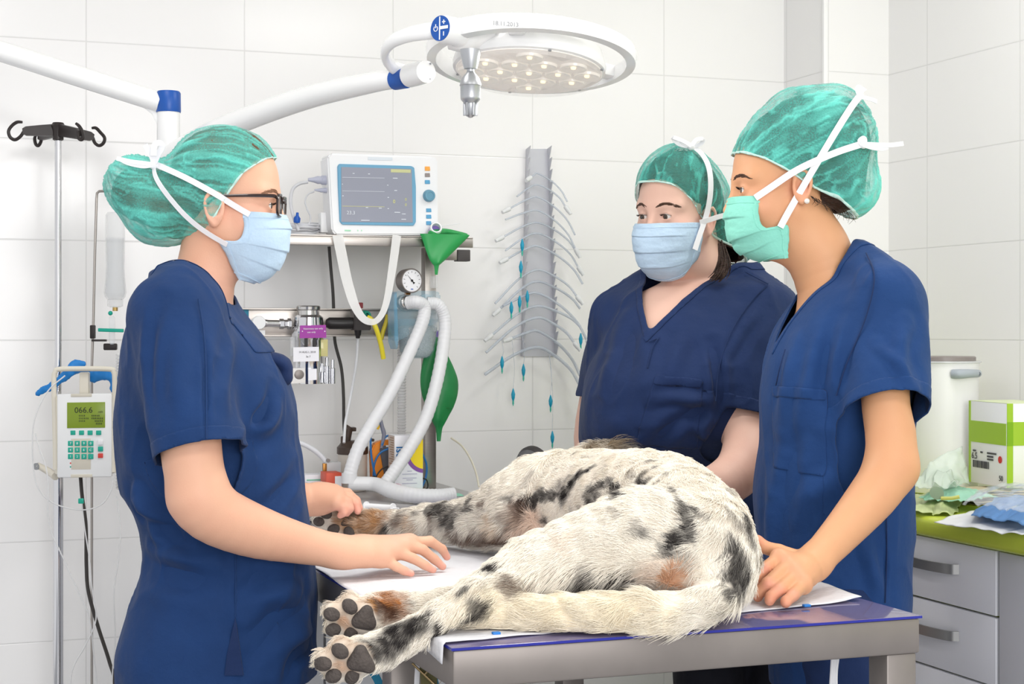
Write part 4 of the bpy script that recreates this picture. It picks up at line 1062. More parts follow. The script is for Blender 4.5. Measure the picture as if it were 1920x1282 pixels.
def torsoM(A): A.loft(rowsM(0), CX, -CD, .02, n=2.35); A.chain([M__(1335, 520, .05), M__(1380, 528, .03), q(1425, 575, 3.65)], [.06, .058, .062], .05, 6); A.chain([M__(1280, 528, .05), M__(1225, 545, .05), q(1160, 590, 3.71)], [.058, .056, .058], .05, 6)
pM = q(1394, 793, 3.53); nM = nrm(nrm(q(1394, 793, 3.53)-q(1424, 620, 3.62))+v(.0, 0, 0))
def sleeveM(A, k): A.chain([q(1424, 600, 3.64), q(1418, 660, 3.60), q(1404, 740, 3.555), q(1394, 815, 3.525), q(1391, 845, 3.52)], [.072, .076, .077, .078, .078], k, 12)
def sleeveMf(A, k): A.chain([q(1168, 600, 3.73), q(1148, 680, 3.76), q(1138, 740, 3.79), q(1134, 770, 3.80)], [.066, .068, .068, .068], k, 8)
linesM = [([(1335, 640), (1345, 700), (1352, 790)], .012, -.010), ([(1342, 757), (1280, 745), (1220, 752)], .012, .008), ([(1340, 766), (1270, 790), (1220, 840)], .016, -.008), ([(1344, 760), (1320, 800), (1330, 860)], .014, .007), ([(1225, 640), (1212, 700), (1205, 780)], .02, .005),
          ([(1300, 600), (1270, 660), (1240, 730)], .02, .005), ([(1160, 600), (1140, 680), (1120, 760)], .02, .005), ([(1185, 600), (1170, 680), (1150, 760)], .02, -.005), ([(1440, 580), (1400, 640), (1370, 700)], .012, -.004)]
topM, tvM, tfM, _ = garment('scrub_top', torsoM, [(sleeveM, pM, nM, .035), (sleeveMf, q(1138, 742, 3.79), -CZ, .03)], [], .005, nm, M_SCRUB_B, linesM, .74, neckM, [], wr=(.006, (8, 8, 5)), seed=17)
patch('neckband', tvM, tfM, -neckM(tvM)-.024, .0018, .002, M_SCRUB_B, topM)
x, y = to_px(tvM); dS = (tvM-pM)@nM; nearS = (np.abs(x-1394) < 100) & (y > 730) & (tvM@CD < 3.62)
patch('sleeve_hem', tvM, tfM, np.where(nearS, -dS-.026, 1), .0010, .002, M_SCRUB_B, topM)
seams(topM, tvM, [[(1440, 532), (1408, 565), (1372, 620), (1348, 690), (1342, 752)], [(1398, 510), (1440, 532)], [(1236, 632), (1224, 650), (1214, 690)], [(1234, 634), (1216, 640)]], M_SCRUB_B)
pocket(topM, tvM, tfM, [(1228, 703), (1318, 712), (1308, 842), (1190, 836)], M_SCRUB_B)
T = SDF()
for s_ in (-.09, .09):
    b = M__(1400, 1100, .17)+CX*s_; T.chain([[b[0], b[1], .82], [b[0], b[1], .48], [b[0], b[1], .06]], [.092, .08, .07], .04, 8)
V, Fc = T.mesh(.008, smooth=3); V = wrinkles(V, Fc, .004, (10, 10, 5), 8); V, Fc, _ = cut(V, Fc, .045-V[:, 2]); W, Q = shell(V, Fc, .003); mk('trousers', W, Q, M_TROUSER, nm)
shoes(nm, [M__(1400, 1100, .17)+CX*.09, M__(1400, 1100, .17)-CX*.09], -CD, M_CLOG)
eM = [(-.24, -.19), (-.18, -.165), (-.14, -.145), (-.067, -.10), (-.0116, -.066), (.025, -.040), (.06, -.004), (.080, .018), (.098, .028), (.13, .034)]
gM = lambda f, l, u: np.interp(f, [e[0] for e in eM], [e[1] for e in eM])-u
hair(HM, nm, [((-.05, 0, -.02), (.075, .072, .075)), ((-.133, nearM*.045, -.103), (.057, .050, .050))], M_HAIR, neck=lambda f, l, u: gM(f, l, u)+.012-.014*(f < -.03))
C = SDF(); C.ell(HM.P(-.004, 0, .010), np.array([.106, .088, .102]), HM.ax(), .01)
C.ell(HM.P(-.06, 0, -.02), np.array([.088, .084, .086]), HM.ax(), .03)
C.ell(HM.P(-.135, nearM*.045, -.105), np.array([.062, .055, .055]), [nrm(HM.f+.5*HM.u), HM.l, nrm(HM.u-.5*HM.f)], .05)
M_CAPD = cap_mat('green_cap_fleece_open', (82, 188, 174), .38)
capM, cvM, cfM = capmesh(HM, C, .0032, lambda V: gM(*HM.loc(V)), nm, (HM.P(.0, 0, -.0), HM.l, nrm(HM.f+.3*HM.u), nrm(HM.u*.9-HM.f*.3)), 5, .0026, 51, .5, m=M_CAPD)
_, mW = mask(HM, nm, [(.006, -.060), (.010, -.10), (.016, -.135), (.034, -.160)], [(.111, -.062), (.121, -.092), (.115, -.130), (.094, -.165), (.050, -.190)], [[.073], [.074], [.070], [.064], [.052]], M_MASKB, pl=.003, seed=29, crease=.002, pw=.68)
ALLV = np.vstack([cvM, mW, VM[(VM[:, 2] > 1.38)]])
tie(nm, [(1303, 468), (1312, 440), (1322, 412), (1330, 380), (1333, 345), (1329, 312), (1316, 288), (1298, 274)], .0125, back=.004, V=ALLV, head=HM)
tie(nm, [(1312, 417), (1330, 412), (1352, 405), (1372, 402)], .0115, V=ALLV, head=HM)
k0 = anchor(cvM, [(1296, 275)], 8, .004)[0]; kd = k0@CD; b = MB().ball(k0, (.009, .007, .008), 12, 8)
for i, pts in enumerate([[(1296, 273), (1280, 264), (1262, 258), (1272, 270), (1290, 275)], [(1297, 273), (1306, 262), (1318, 261), (1314, 270), (1300, 275)], [(1296, 274), (1285, 270), (1276, 264)]]):
    A = spline([q(x_, y_, kd-.006+.003*j) for j, (x_, y_) in enumerate(pts)], 18); b.ribbon(A, nrm(-CD+.5*CZ), .0095, .0011)
b.build('tie_bow', M_TIE, nm)
# brown lock falling out of the cap, wisps at the temple
b = MB()
for i in range(70):
    o = RNG.normal(size=2)*[4.5, 4]; b.tube([q(1352+o[0]*.6, 462+o[1], 3.60+.004*RNG.normal()), q(1356+o[0], 490+o[1], 3.59+.006*RNG.normal()), q(1350+o[0]*1.3, 512+o[1]*.7, 3.585+.005*RNG.normal()), q(1340+o[0]*1.5, 524+o[1]*.6, 3.58)], [.0016, .0017, .0014, .0005], 5, 9)
b.build('hair_lock', M_HAIR, nm)['kind'] = 'stuff'
b = MB()
for i in range(26):
    t = RNG.random(); b.tube([q(1284+22*t, 378+26*t, 3.585+.03*t), q(1282+22*t+4*RNG.normal(), 392+22*t, 3.58+.03*t), q(1286+18*t+4*RNG.normal(), 408+14*t, 3.578+.03*t)], [.0007, .0006, .0002], 4, 7)
b.build('temple_wisps', M_HAIR, nm)['kind'] = 'stuff'

# ------------------------------------------------------------------ the dog: an English-setter type lying on its side
dg = thing('dog', 'white setter dog with black spots lying asleep on its side on the table', 'dog', pz_(1180, 1100, TZ))
BONES = []
def limb(S, pts, rad, k, n=10, L=.022, flat=None, lift=.25):
    P = np.array(pts); S.chain(P, rad, k, n, flat=flat); BONES.append((spline(P, 24), L, lift)); return P
S = SDF()
trunk = [q(1318, 1043, 2.61), q(1296, 990, 2.76), q(1236, 948, 2.92), q(1152, 946, 3.06), q(1066, 948, 3.20), q(1004, 952, 3.28)]
limb(S, trunk[::-1], [.089, .105, .100, .094, .092, .089], .04, 14, .0145, lift=.16)
S.ell(q(1040, 958, 3.24), (.10, .085, .09), [CX, CD, CZ], .03)
# neck and head turned back behind the chest, muzzle towards the mask
limb(S, [q(1120, 886, 3.44), q(1070, 915, 3.40), q(1010, 938, 3.32)], [.055, .058, .07], .04, 8, .03)
S.ell(q(1128, 888, 3.455), (.062, .052, .050), [CX, CD, CZ], .02)
limb(S, [q(1100, 893, 3.46), q(1060, 897, 3.475), q(1025, 896, 3.48)], [.040, .030, .024], .02, 6, .008)
S.ell(q(1158, 866, 3.41), (.030, .012, .034), [nrm(CX+.3*CZ), CD, nrm(CZ-.3*CX)], .012)
BONES.append((np.array([q(1152, 850, 3.41), q(1176, 846, 3.40), q(1190, 860, 3.40)]), .045, .8))
# near hind leg
S.ell(q(1235, 1010, 2.60), (.092, .055, .068), [nrm(CX-.12*CZ), CD, nrm(CZ+.12*CX)], .03)
limb(S, [q(1285, 1030, 2.62), q(1215, 1006, 2.585), q(1110, 1026, 2.565), q(1005, 1062, 2.555)], [.070, .072, .060, .043], .03, 10, .019, lift=.2)
limb(S, [q(1005, 1060, 2.555), q(945, 1090, 2.515), q(890, 1128, 2.47)], [.043, .036, .0285], .02, 8, .018)
limb(S, [q(890, 1128, 2.47), q(830, 1152, 2.44), q(770, 1190, 2.41), q(715, 1220, 2.39)], [.0285, .0245, .025, .028], .015, 10, .013)
# far hind leg below it
limb(S, [q(1120, 1075, 2.66), q(1000, 1098, 2.63), q(900, 1122, 2.60)], [.05, .042, .032], .03, 8, .018)
limb(S, [q(900, 1122, 2.60), q(800, 1142, 2.565), q(715, 1146, 2.54)], [.032, .027, .027], .015, 8, .012)
# front legs
limb(S, [q(1030, 945, 3.23), q(960, 952, 3.25), q(905, 968, 3.30)], [.075, .058, .042], .04, 8, .026)
limb(S, [q(905, 968, 3.30), q(835, 970, 3.38), q(740, 981, 3.47), q(680, 981, 3.52)], [.040, .0305, .0245, .0265], .02, 12, .020)
limb(S, [q(1000, 992, 3.22), q(930, 1000, 3.28), q(830, 998, 3.40), q(745, 996, 3.49), q(700, 994, 3.52)], [.04, .030, .0235, .021, .022], .02, 12, .024)
# tail along the near rim
limb(S, [q(1338, 1078, 2.57), q(1340, 1116, 2.52), q(1312, 1138, 2.485), q(1255, 1150, 2.465), q(1180, 1152, 2.455), q(1060, 1150, 2.462), q(960, 1153, 2.475), q(888, 1158, 2.49)], [.046, .036, .032, .032, .031, .029, .023, .012], .03, 20, .034, lift=.06)
# paws: four toes and a heel pad each; the soles face the viewer's side
PAWS = [dict(c=q(668, 1236, 2.375), toes=[(609, 1242, 2.345, .0165), (640, 1219, 2.345, .0165), (628, 1264, 2.35, .016), (662, 1264, 2.36, .016)], heel=(676, 1236, 2.352), tri=[(676, 1220), (662, 1244), (692, 1250)], hr=.026),
        dict(c=q(672, 1158, 2.525), toes=[(625, 1150, 2.49, .0165), (658, 1136, 2.495, .0165), (628, 1178, 2.50, .016), (660, 1184, 2.51, .0155)], heel=(684, 1159, 2.495), tri=[(688, 1145), (670, 1166), (694, 1170)], hr=.026),
        dict(c=q(646, 978, 3.52), toes=[(613, 962, 3.495, .0175), (600, 977, 3.50, .016), (627, 991, 3.49, .0175), (655, 997, 3.49, .0175)], heel=(650, 978, 3.50), tri=[(650, 968), (642, 982), (660, 984)], hr=.016)]
for p in PAWS:
    S.cone(p['c'], q(*p['heel'])+CD*.012, .026, .027, .02)
    for (x_, y_, d_, r_) in p['toes']: S.cone(q(x_, y_, d_)+CD*.012, p['c']*.55+(q(x_, y_, d_)+CD*.012)*.45, r_, .018, .008)
Vd, Fd = S.mesh(.0042, smooth=3); Nd = vnormals(Vd, Fd)
Vd = Vd+Nd*(.0028*fbm(Vd*26, 3, 2))[:, None]
Vd[:, 2] = np.where((Vd[:, 0] > TX0-.014) & (Vd[:, 1] > TY0-.014), np.maximum(Vd[:, 2], TZ+.0065), Vd[:, 2])
WH = (246, 239, 227); BK = (44, 40, 40); BR = (100, 72, 56); TAN = (186, 136, 84); PK = (228, 190, 164); YL = (238, 220, 176)
SPOTS = [([(979, 948), (1022, 926), (1050, 928)], 12, BK, .9), ([(1063, 910), (1097, 879)], 9, BK, .9), ([(1097, 912), (1122, 901), (1147, 910), (1160, 926)], 7, BK, .85), ([(1103, 934)], 19, BK, .8), ([(1138, 922)], 14, BK, .35), ([(1192, 905)], 18, BK, .9),
 ([(1216, 873)], 7, BK, .6), ([(1208, 857), (1222, 859)], 7, BK, .7), ([(1241, 884), (1256, 888)], 6, BK, .5), ([(1231, 896)], 7, BK, .45), ([(1272, 912), (1284, 935), (1303, 951), (1330, 962)], 6, BK, .7), ([(1291, 958), (1306, 1005)], 12, BK, .85), ([(1252, 1034), (1284, 1016)], 12, BK, .9),
 ([(1225, 1002)], 9, BK, .5), ([(1278, 1044), (1300, 1040)], 10, BK, .4), ([(1375, 1000), (1388, 1050)], 13, BK, .9), ([(1402, 962), (1411, 995)], 12, BK, .85), ([(1366, 1048), (1374, 1066)], 8, BK, .75), ([(1379, 1085), (1402, 1074)], 14, BK, .9), ([(1376, 1102), (1390, 1096)], 9, BK, .7), ([(1352, 978), (1366, 992)], 7, BK, .45), ([(1404, 1030), (1406, 1060)], 11, BK, .7), ([(1358, 1072)], 8, BK, .45),
 ([(1097, 1090), (1130, 1096), (1160, 1096)], 18, BK, .9), ([(962, 1100), (992, 1100)], 15, BR, .7), ([(1178, 1080)], 12, BK, .6), ([(1010, 978)], 8, BK, .75), ([(1029, 990)], 7, BK, .4), ([(1259, 1090)], 16, (216, 150, 96), .6), ([(1294, 1092)], 8, (200, 130, 84), .7), ([(984, 984)], 34, PK, .6), ([(1240, 1084)], 30, PK, .35), ([(1060, 1010)], 20, PK, .15),
 ([(1035, 877)], 7, BK, .45), ([(1094, 858)], 8, BK, .35), ([(1130, 870)], 6, BK, .3), ([(1040, 905), (1062, 892)], 6, BK, .4),
 ([(812, 950), (828, 945)], 13, BK, .9), ([(832, 965), (852, 962)], 14, BK, .75), ([(880, 936)], 8, BK, .8), ([(868, 951), (886, 956)], 7, BK, .85), ([(906, 950)], 9, BR, .7), ([(958, 934)], 9, BK, .75), ([(785, 955)], 6, BK, .7), ([(812, 974)], 11, BR, .7), ([(846, 981)], 11, BK, .7), ([(925, 905)], 8, BK, .3),
 ([(680, 990)], 30, TAN, .75), ([(712, 966)], 20, TAN, .7), ([(748, 972)], 14, BR, .7), ([(725, 997)], 10, BK, .85), ([(650, 972), (664, 966)], 7, BK, .7), ([(678, 962)], 9, BR, .8), ([(640, 985)], 14, TAN, .4), ([(770, 990)], 14, TAN, .5), ([(810, 1000)], 12, BR, .5),
 ([(850, 1010), (900, 1014), (955, 1012)], 15, BR, .85), ([(958, 972), (975, 955)], 15, BR, .6), ([(920, 985)], 16, (236, 214, 188), .6),
 ([(922, 1058)], 12, BK, 1), ([(792, 1160), (777, 1172)], 14, BK, .95), ([(762, 1182), (735, 1208), (712, 1216)], 18, BK, .95), ([(824, 1186)], 14, BK, .95), ([(855, 1174), (895, 1160), (912, 1135)], 10, BK, .9), ([(897, 1128)], 12, BK, .8), ([(858, 1108), (876, 1095)], 6, BK, .85), ([(805, 1142)], 8, BK, .85),
 ([(738, 1130)], 26, (172, 112, 62), .9), ([(742, 1148), (715, 1142)], 12, (80, 52, 38), .9), ([(706, 1132)], 12, TAN, .6), ([(645, 1230)], 34, TAN, .35), ([(650, 1150)], 30, TAN, .35), ([(1120, 1150)], 60, YL, .3), ([(1000, 1152)], 60, YL, .3), ([(900, 1156)], 40, YL, .25), ([(1230, 1155)], 50, YL, .25), ([(984, 960)], 5, PK, .1)]
def dogcol(P, jit=0):
    c = np.tile(np.array(s2l(WH)), (len(P), 1))
    Pn = P+.008*np.stack([fbm(P*55, 2, 1), fbm(P*55, 2, 2), fbm(P*55, 2, 3)], -1)
    tick = np.clip((fbm(P*38, 2, 77)-.7)*2.0, 0, .35)[:, None]; c = c*(1-tick)+np.array(s2l((96, 88, 82)))*tick
    for A, r, col, a in ANCH:
        d = np.linalg.norm(Pn-A[0], axis=1) if len(A) == 1 else polydist(Pn, A)
        w = a*np.clip(1.25-(d/r)**2*.62, 0, 1)
        if col != PK and col != YL: w = w*np.clip(1+(.25 if a > .8 else .5)*fbm(P*120, 1, 9), .4, 1.2)
        w = np.clip(w, 0, 1)[:, None]; c = c*(1-w)+np.array(s2l(col))*w
    return c
ANCH = []
SPOTS += [([(641, 1246), (648, 1262)], 8, PK, .7), ([(652, 1166), (648, 1180)], 8, PK, .7), ([(636, 980)], 7, PK, .5)]
SPOTS.sort(key=lambda s_: 0 if s_[2] in (YL, PK) else 1)
for pts, r, col, a in SPOTS:
    A = anchor(Vd, pts, 7); ANCH.append((A, 1.25*r*float((A@CD).mean())/F, col, a))
ANCH += [(np.array([q(1156, 852, 3.42), q(1180, 856, 3.40)]), .034, BK, .85), (np.array([q(1126, 846, 3.43)]), .030, (150, 128, 96), .7), (np.array([q(1128, 888, 3.455)]), .05, BK, .5)]
m_coat = mat('dog_skin', WH, rough=.8, attr='tint'); body = mk('body', Vd, Fd, m_coat, dg); setcol(body, dogcol(Vd)*np.array([.93, .90, .88]))
# pads
M_PAD = mat('paw_pad', (84, 76, 72), rough=.75, bump=.5, bscale=220, var=.2, vscale=90)
pad_c = []
for p in PAWS:
    hub = q(*p['heel'])+CD*.03
    for (x_, y_, d_, r_) in p['toes']:
        c = q(x_, y_, d_); pad_c.append((c, r_*1.05)); out = nrm(c-hub); n = nrm(-CD*.9+out*.55)
        s = SDF(); a2 = nrm(np.cross(n, out)); a1 = np.cross(a2, n); s.ell(c-CD*.004+n*(r_*.28), (r_*.42, r_*.66, r_*.86), [n, a2, a1], .004)
        V, Fc = s.mesh(.0022, smooth=2); mk('toe_pad', V, Fc, M_PAD, body)
    s = SDF(); h = p['hr']; c = q(*p['heel']); pad_c.append((c, h*.95))
    t = [q(x_, y_, p['heel'][2]-.009) for x_, y_ in p['tri']]
    for x_ in t: s.cone(c-CD*.006, x_, h*.50, h*.36, .008)
    V, Fc = s.mesh(.0026, smooth=2); mk('heel_pad', V, Fc, M_PAD, body)
# coat
def fur(name, n, seed, lscale=1.0):
    rng = np.random.default_rng(seed)
    tri = np.vstack([Fd[:, [0, 1, 2]], Fd[:, [0, 2, 3]]]); a, b, c = Vd[tri[:, 0]], Vd[tri[:, 1]], Vd[tri[:, 2]]
    cr = np.cross(b-a, c-a); ar = np.linalg.norm(cr, axis=1); nn = cr/(ar[:, None]+1e-12); cen = (a+b+c)/3
    wgt = ar*np.where((nn@CD > .55), .15, 1)*np.where(nn[:, 2] < -.6, .15, 1)
    i = rng.choice(len(tri), n, p=wgt/wgt.sum()); r1, r2 = np.sqrt(rng.random(n)), rng.random(n)
    P = a[i]*(1-r1)[:, None]+b[i]*(r1*(1-r2))[:, None]+c[i]*(r1*r2)[:, None]; N = vnormals(Vd, Fd); Nn = nrm(N[tri[i, 0]])
    keep = np.ones(n, bool)
    for pc, rr in pad_c: keep &= np.linalg.norm(P-pc, axis=1) > rr
    P, Nn = P[keep], Nn[keep]; n = len(P)
    flow = np.zeros_like(P); Ls = np.zeros(n); Lf = np.zeros(n); ws = np.zeros(n)
    for B, L, lift in BONES:
        T = nrm(np.gradient(B, axis=0)); d = np.linalg.norm(P[:, None]-B[None], axis=2); j = d.argmin(1); w = np.exp(-(d.min(1)/.035)**1.5)+1e-9
        flow += w[:, None]*T[j]; Ls += w*L; Lf += w*lift; ws += w
    Ls /= ws; Lf /= ws
    swirl = np.stack([fbm(P*14, 2, 5), fbm(P*14, 2, 6), fbm(P*14, 2, 7)], -1)
    flow = nrm(flow)+.42*swirl+.16*rng.normal(size=(n, 3)); flow = nrm(flow-(flow*Nn).sum(1, keepdims=True)*Nn)
    # long feathering under the thigh, behind the forelegs
    for A, rr, Lx in FEATH:
        w = np.exp(-(polydist(P, A)/rr)**2); Ls = Ls*(1-w)+Lx*w; Lf = Lf*(1-w)+.45*w
        flow = nrm(flow+w[:, None]*np.array([0, 0, -.9]))
    L = Ls*(.65+.6*rng.random(n))*lscale
    clump = np.stack([fbm(P*60, 1, 31), fbm(P*60, 1, 32), fbm(P*60, 1, 33)], -1)*.16
    d0 = nrm(flow+Nn*(Lf*1.5)[:, None]+clump); d1 = nrm(flow+Nn*(Lf*.5)[:, None]+clump*1.4); d2 = nrm(flow-Nn*.12+clump*1.6-np.array([0, 0, .12]))
    K = np.stack([P-Nn*.001, P+d0*(L*.34)[:, None], P+d0*(L*.34)[:, None]+d1*(L*.36)[:, None], P+d0*(L*.34)[:, None]+d1*(L*.36)[:, None]+d2*(L*.34)[:, None]], 1)
    on = (K[..., 0] > TX0) & (K[..., 1] > TY0-.003); K[..., 2] = np.where(on, np.maximum(K[..., 2], TZ+.006), K[..., 2])
    hc = bpy.data.hair_curves.new(name); hc.add_curves([4]*n)
    hc.position_data.foreach_set('vector', (K-ORG[dg.name]).astype(np.float32).ravel())
    ra = hc.attributes.new('radius', 'FLOAT', 'POINT'); ra.data.foreach_set('value', np.tile(np.array([.00040, .00035, .00025, .00006], np.float32), n))
    col = dogcol(P)*(.95+.18*rng.random((n, 1))); ca = hc.attributes.new('tint', 'FLOAT_COLOR', 'CURVE')
    ca.data.foreach_set('color', np.hstack([np.clip(col, 0, 1), np.ones((n, 1))]).astype(np.float32).ravel())
    m = mat('dog_hair', WH, rough=.6, spec=.2, attr='tint'); hc.materials.append(m)
    o = bpy.data.objects.new(name, hc); COL.objects.link(o); o.parent = dg; ORG[o.name] = ORG[dg.name]; o['kind'] = 'stuff'
    return o
FEATH = [(anchor(Vd, [(1000, 1085), (1080, 1085), (1160, 1085)], 9), .022, .042), (anchor(Vd, [(860, 1000), (930, 1000), (985, 990)], 9), .016, .03), (anchor(Vd, [(700, 990), (760, 992), (830, 992)], 9), .012, .022), (anchor(Vd, [(870, 1150), (905, 1150)], 9), .012, .022)]
fur('coat', 150000, 3)
# ------------------------------------------------------------------ operating lamp on its jointed arm
M_LAMP = mat('lamp_white', (244, 244, 244), rough=.22, coat=.3)
M_BLUE = mat('joint_blue', (24, 84, 170), rough=.35)
M_ALU = mat('satin_aluminium', (186, 188, 192), rough=.35, metal=.8)
M_CLEAR = mat('clear_plastic', (236, 240, 244), rough=.08, alpha=.22, spec=.6)
M_RUB = mat('black_rubber', (34, 31, 31), rough=.55)
DL = 3.08
lp = thing('operating_lamp', 'white round operating lamp with LED lens, handle and jointed ceiling arm above the table', 'lamp', q(990, 120, DL))
lc = q(992, 134, DL)                                              # middle of the lens
n = nrm(v(-.05, -.15, -1.0))                                       # shines down, a little towards the front
e1 = nrm(CX-(CX@n)*n); e2 = np.cross(n, e1)
ring = lambda r, h, k=64, sx=1.0: [lc+e1*(r*math.cos(a)*sx)+e2*(r*math.sin(a))-n*h for a in np.arange(k)/k*2*math.pi]
# lens housing: a shallow drum, open ring (hoop) round it
MB().lathe(lc, -n, [(.000, .137), (.002, .142), (.012, .1435), (.040, .135), (.052, .11), (.056, 0)], 64, e1).build('lamp_head', M_LAMP, lp)
hb = MB(); rg = []
for a in np.linspace(0, 2*math.pi, 73)[:-1]:
    d = e1*math.cos(a)+e2*math.sin(a); c0 = lc-n*.030+v(.003, 0, .002)
    thick = .017; hh = .0175+.003*math.cos(a-math.radians(200))
    pr = [(-thick/2, -hh), (thick/2, -hh*.9), (thick/2+.003, 0), (thick/2, hh*.75), (0, hh), (-thick/2, hh*.75), (-thick/2-.001, 0)]
    rg.append([c0+d*(.186+x_)-n*z_ for x_, z_ in pr])
rg.append(rg[0]); hb.add(*rings_mesh(rg, True, False)); hb.build('hoop', M_LAMP, lp)
for a in (100, 225, 330):
    a = math.radians(a); d = e1*math.cos(a)+e2*math.sin(a); t_ = np.cross(n, d)
    MB().obox(lc-n*.034+d*.160, [d, t_, n], (.030, .016, .012), .006).build('spoke', M_LAMP, lp)
# LED reflectors behind a clear lens
M_LED = mat('led_reflector', (240, 234, 226), rough=.15, coat=.5, emit=.2)
M_LEDC = mat('led_die', (255, 238, 205), emit=.9)
M_LENSP = mat('lens_plate', (236, 230, 224), rough=.3, emit=.22)
lens = MB().lathe(lc, n, [(0, .1365), (.0015, .1365), (.002, .134), (.002, 0)], 64, e1).build('lens_plate', M_LENSP, lp)
ii = 0
for i in range(-2, 3):
    for j in range(-2, 3):
        x_ = (i+.5*(j % 2))*.054; y_ = j*.047
        if math.hypot(x_, y_) > .108: continue
        c = lc+e1*x_+e2*y_+n*.0022
        b = MB().lathe(c, n, [(0, .0255), (.0046, .0245), (.005, .0225), (.0012, .013), (.0008, .006), (.0008, 0)], 28, e1).build('led_lens', M_LED, lens)
        MB().lathe(c+n*.001, n, [(0, .0052), (.003, .0046), (.0042, 0)], 14, e1).build('led', M_LEDC, b)
cvr = mat('lens_cover', (240, 238, 236), rough=.05, alpha=.16, spec=.7)
MB().lathe(lc+n*.009, n, [(-.007, .1355), (0, .1345), (.0008, .08), (.001, 0)], 64, e1).build('lens_cover', cvr, lens)
for a in np.arange(6)*60+15:
    a = math.radians(a); d = e1*math.cos(a)+e2*math.sin(a); MB().lathe(lc+d*.1385+n*.0005, n, [(0, .003), (.002, .003), (.002, 0)], 10).build('screw', M_GREY, lp)
# control head with keypad facing the left
kc = q(826, 53, 2.93); ka = nrm(v(-.62, -.75, .02)); kr = nrm(np.cross(CZ, ka)*-1)
if kr@CX < 0: kr = -kr
ku = nrm(np.cross(ka, kr)); ku = ku if ku[2] > 0 else -ku
MB().lathe(kc, -ka, [(0, .0185), (.0, .022), (.003, .0245), (.04, .0245), (.042, .026), (.055, .028), (.105, .03), (.13, .02)], 36).build('control_head', M_LAMP, lp)
sw = MB().lathe(kc+ka*.0002, ka, [(0, .0225), (.0012, .0225), (.0012, 0)], 36).build('control_pad', M_BLUE, lp)
wb = mat('pad_white', (245, 245, 245), rough=.4)
f0 = kc+ka*.0018
MB().obox(f0-kr*.0005, [kr, ku, ka], (.0011, .0205, .0004)).obox(f0+kr*.0095+ku*.0005, [kr, ku, ka], (.0095, .0028, .0004)).build('divider', wb, sw, smooth=False)
MB().obox(f0+kr*.009+ku*.0105, [kr, ku, ka], (.0038, .0009, .0004)).obox(f0+kr*.009+ku*.0105, [kr, ku, ka], (.0009, .0038, .0004)).build('plus_sign', wb, sw, smooth=False)
MB().obox(f0+kr*.009-ku*.0105, [kr, ku, ka], (.0009, .0038, .0004)).build('minus_sign', wb, sw, smooth=False)
pw = MB().tube([f0-kr*.010+.0045*(math.sin(a)*kr+math.cos(a)*ku) for a in np.linspace(.6, 5.7, 18)], .0008, 6); pw.obox(f0-kr*.010+ku*.0045, [kr, ku, ka], (.0008, .0035, .0004)); pw.build('power_sign', wb, sw)
MB().tube([q(846, 62, 2.985), q(880, 66, 2.98), q(930, 56, 2.965)], [.030, .030, .012], 20, 14).build('neck', M_LAMP, lp)
tp = q(948, 47, 2.90)
# inscription on the hoop's outer face
hx = lambda px, py: q(px, py, DL-.199)
for s_, yy, sz in (('18.11.2013', 47, .0105),):
    c_ = hx(948, yy); text('inscription', s_, c_+v(0, -.004, .001), nrm(v(1, .16, -.05)), nrm(v(0, .05, 1)), sz, M_GREY, lp)
# yoke: flat bow from the control head round to the arm's end joint
yk = [q(818, 56, 2.95), q(770, 64, 2.98), q(735, 78, 3.02), q(722, 100, 3.07), q(735, 124, 3.11), q(765, 136, 3.12), q(790, 138, 3.10)]
A_ = spline(np.array(yk), 40); T_ = nrm(np.gradient(A_, axis=0)); rg = []
for i in range(40):
    u_ = nrm(CZ-(CZ@T_[i])*T_[i]+.35*CD*0); s_ = np.cross(T_[i], u_); t0 = i/39; hh = .0165-.004*math.sin(t0*math.pi)
    rg.append([A_[i]+u_*hh*math.cos(a)+s_*.0095*math.sin(a) for a in np.arange(14)/14*2*math.pi])
MB().add(*rings_mesh(rg)).build('yoke', M_LAMP, lp)
ja = nrm(v(.55, -.80, .0)); jc = q(800, 134, 3.03)
MB().lathe(jc, -ja, [(0, .016), (.002, .0205), (.03, .022), (.06, .022), (.062, 0)], 30).build('end_joint', M_LAMP, lp)
for dz in (-.014, .014): MB().lathe(jc+CZ*dz+CX*.006+ja*.001, ja, [(0, .002), (.001, .002), (.001, 0)], 10).build('screw', M_GREY, lp)
# spring arm, behind the nurse's head, and the upper arm with its pivot
s0, s1 = q(318, 292, 3.62), q(786, 143, 3.09)
P = [s0, q(420, 240, 3.52), q(560, 188, 3.36), q(690, 156, 3.19), q(745, 148, 3.13)]
MB().tube(P, [.026, .0255, .0235, .0205, .0175], 24, 40).build('spring_arm', M_LAMP, lp)
d_ = nrm(P[-1]-P[-2]); MB().lathe(q(740, 149.5, 3.135), d_, [(0, .0182), (.001, .0196), (.034, .0192), (.036, .017), (.05, .0165), (.06, .016)], 28).build('blue_sleeve', M_BLUE, lp, label='blue plastic sleeve')
MB().lathe(q(316, 268, 3.62), CZ, [(-.035, .024), (-.03, .0255), (.09, .0245), (.1, .0235)], 28).build('pivot', M_LAMP, lp)
pc = q(316, 192, 3.62); MB().lathe(pc, CZ, [(-.022, .0262), (-.02, .027), (.020, .0265), (.024, .024), (.024, 0)], 28).build('pivot_cap', M_BLUE, lp, label='bright blue pivot cap')
ua = [q(-260, 18, 3.55), q(0, 96, 3.58), q(150, 144, 3.60), q(300, 192, 3.62)]
MB().tube(ua, .0225, 24, 30).build('upper_arm', M_LAMP, lp)
MB().prism([q(262, 196, 3.615), q(300, 206, 3.615), q(302, 240, 3.615), q(296, 238, 3.615), q(284, 214, 3.615)], CD*.012, .002).build('gusset', M_LAMP, lp)
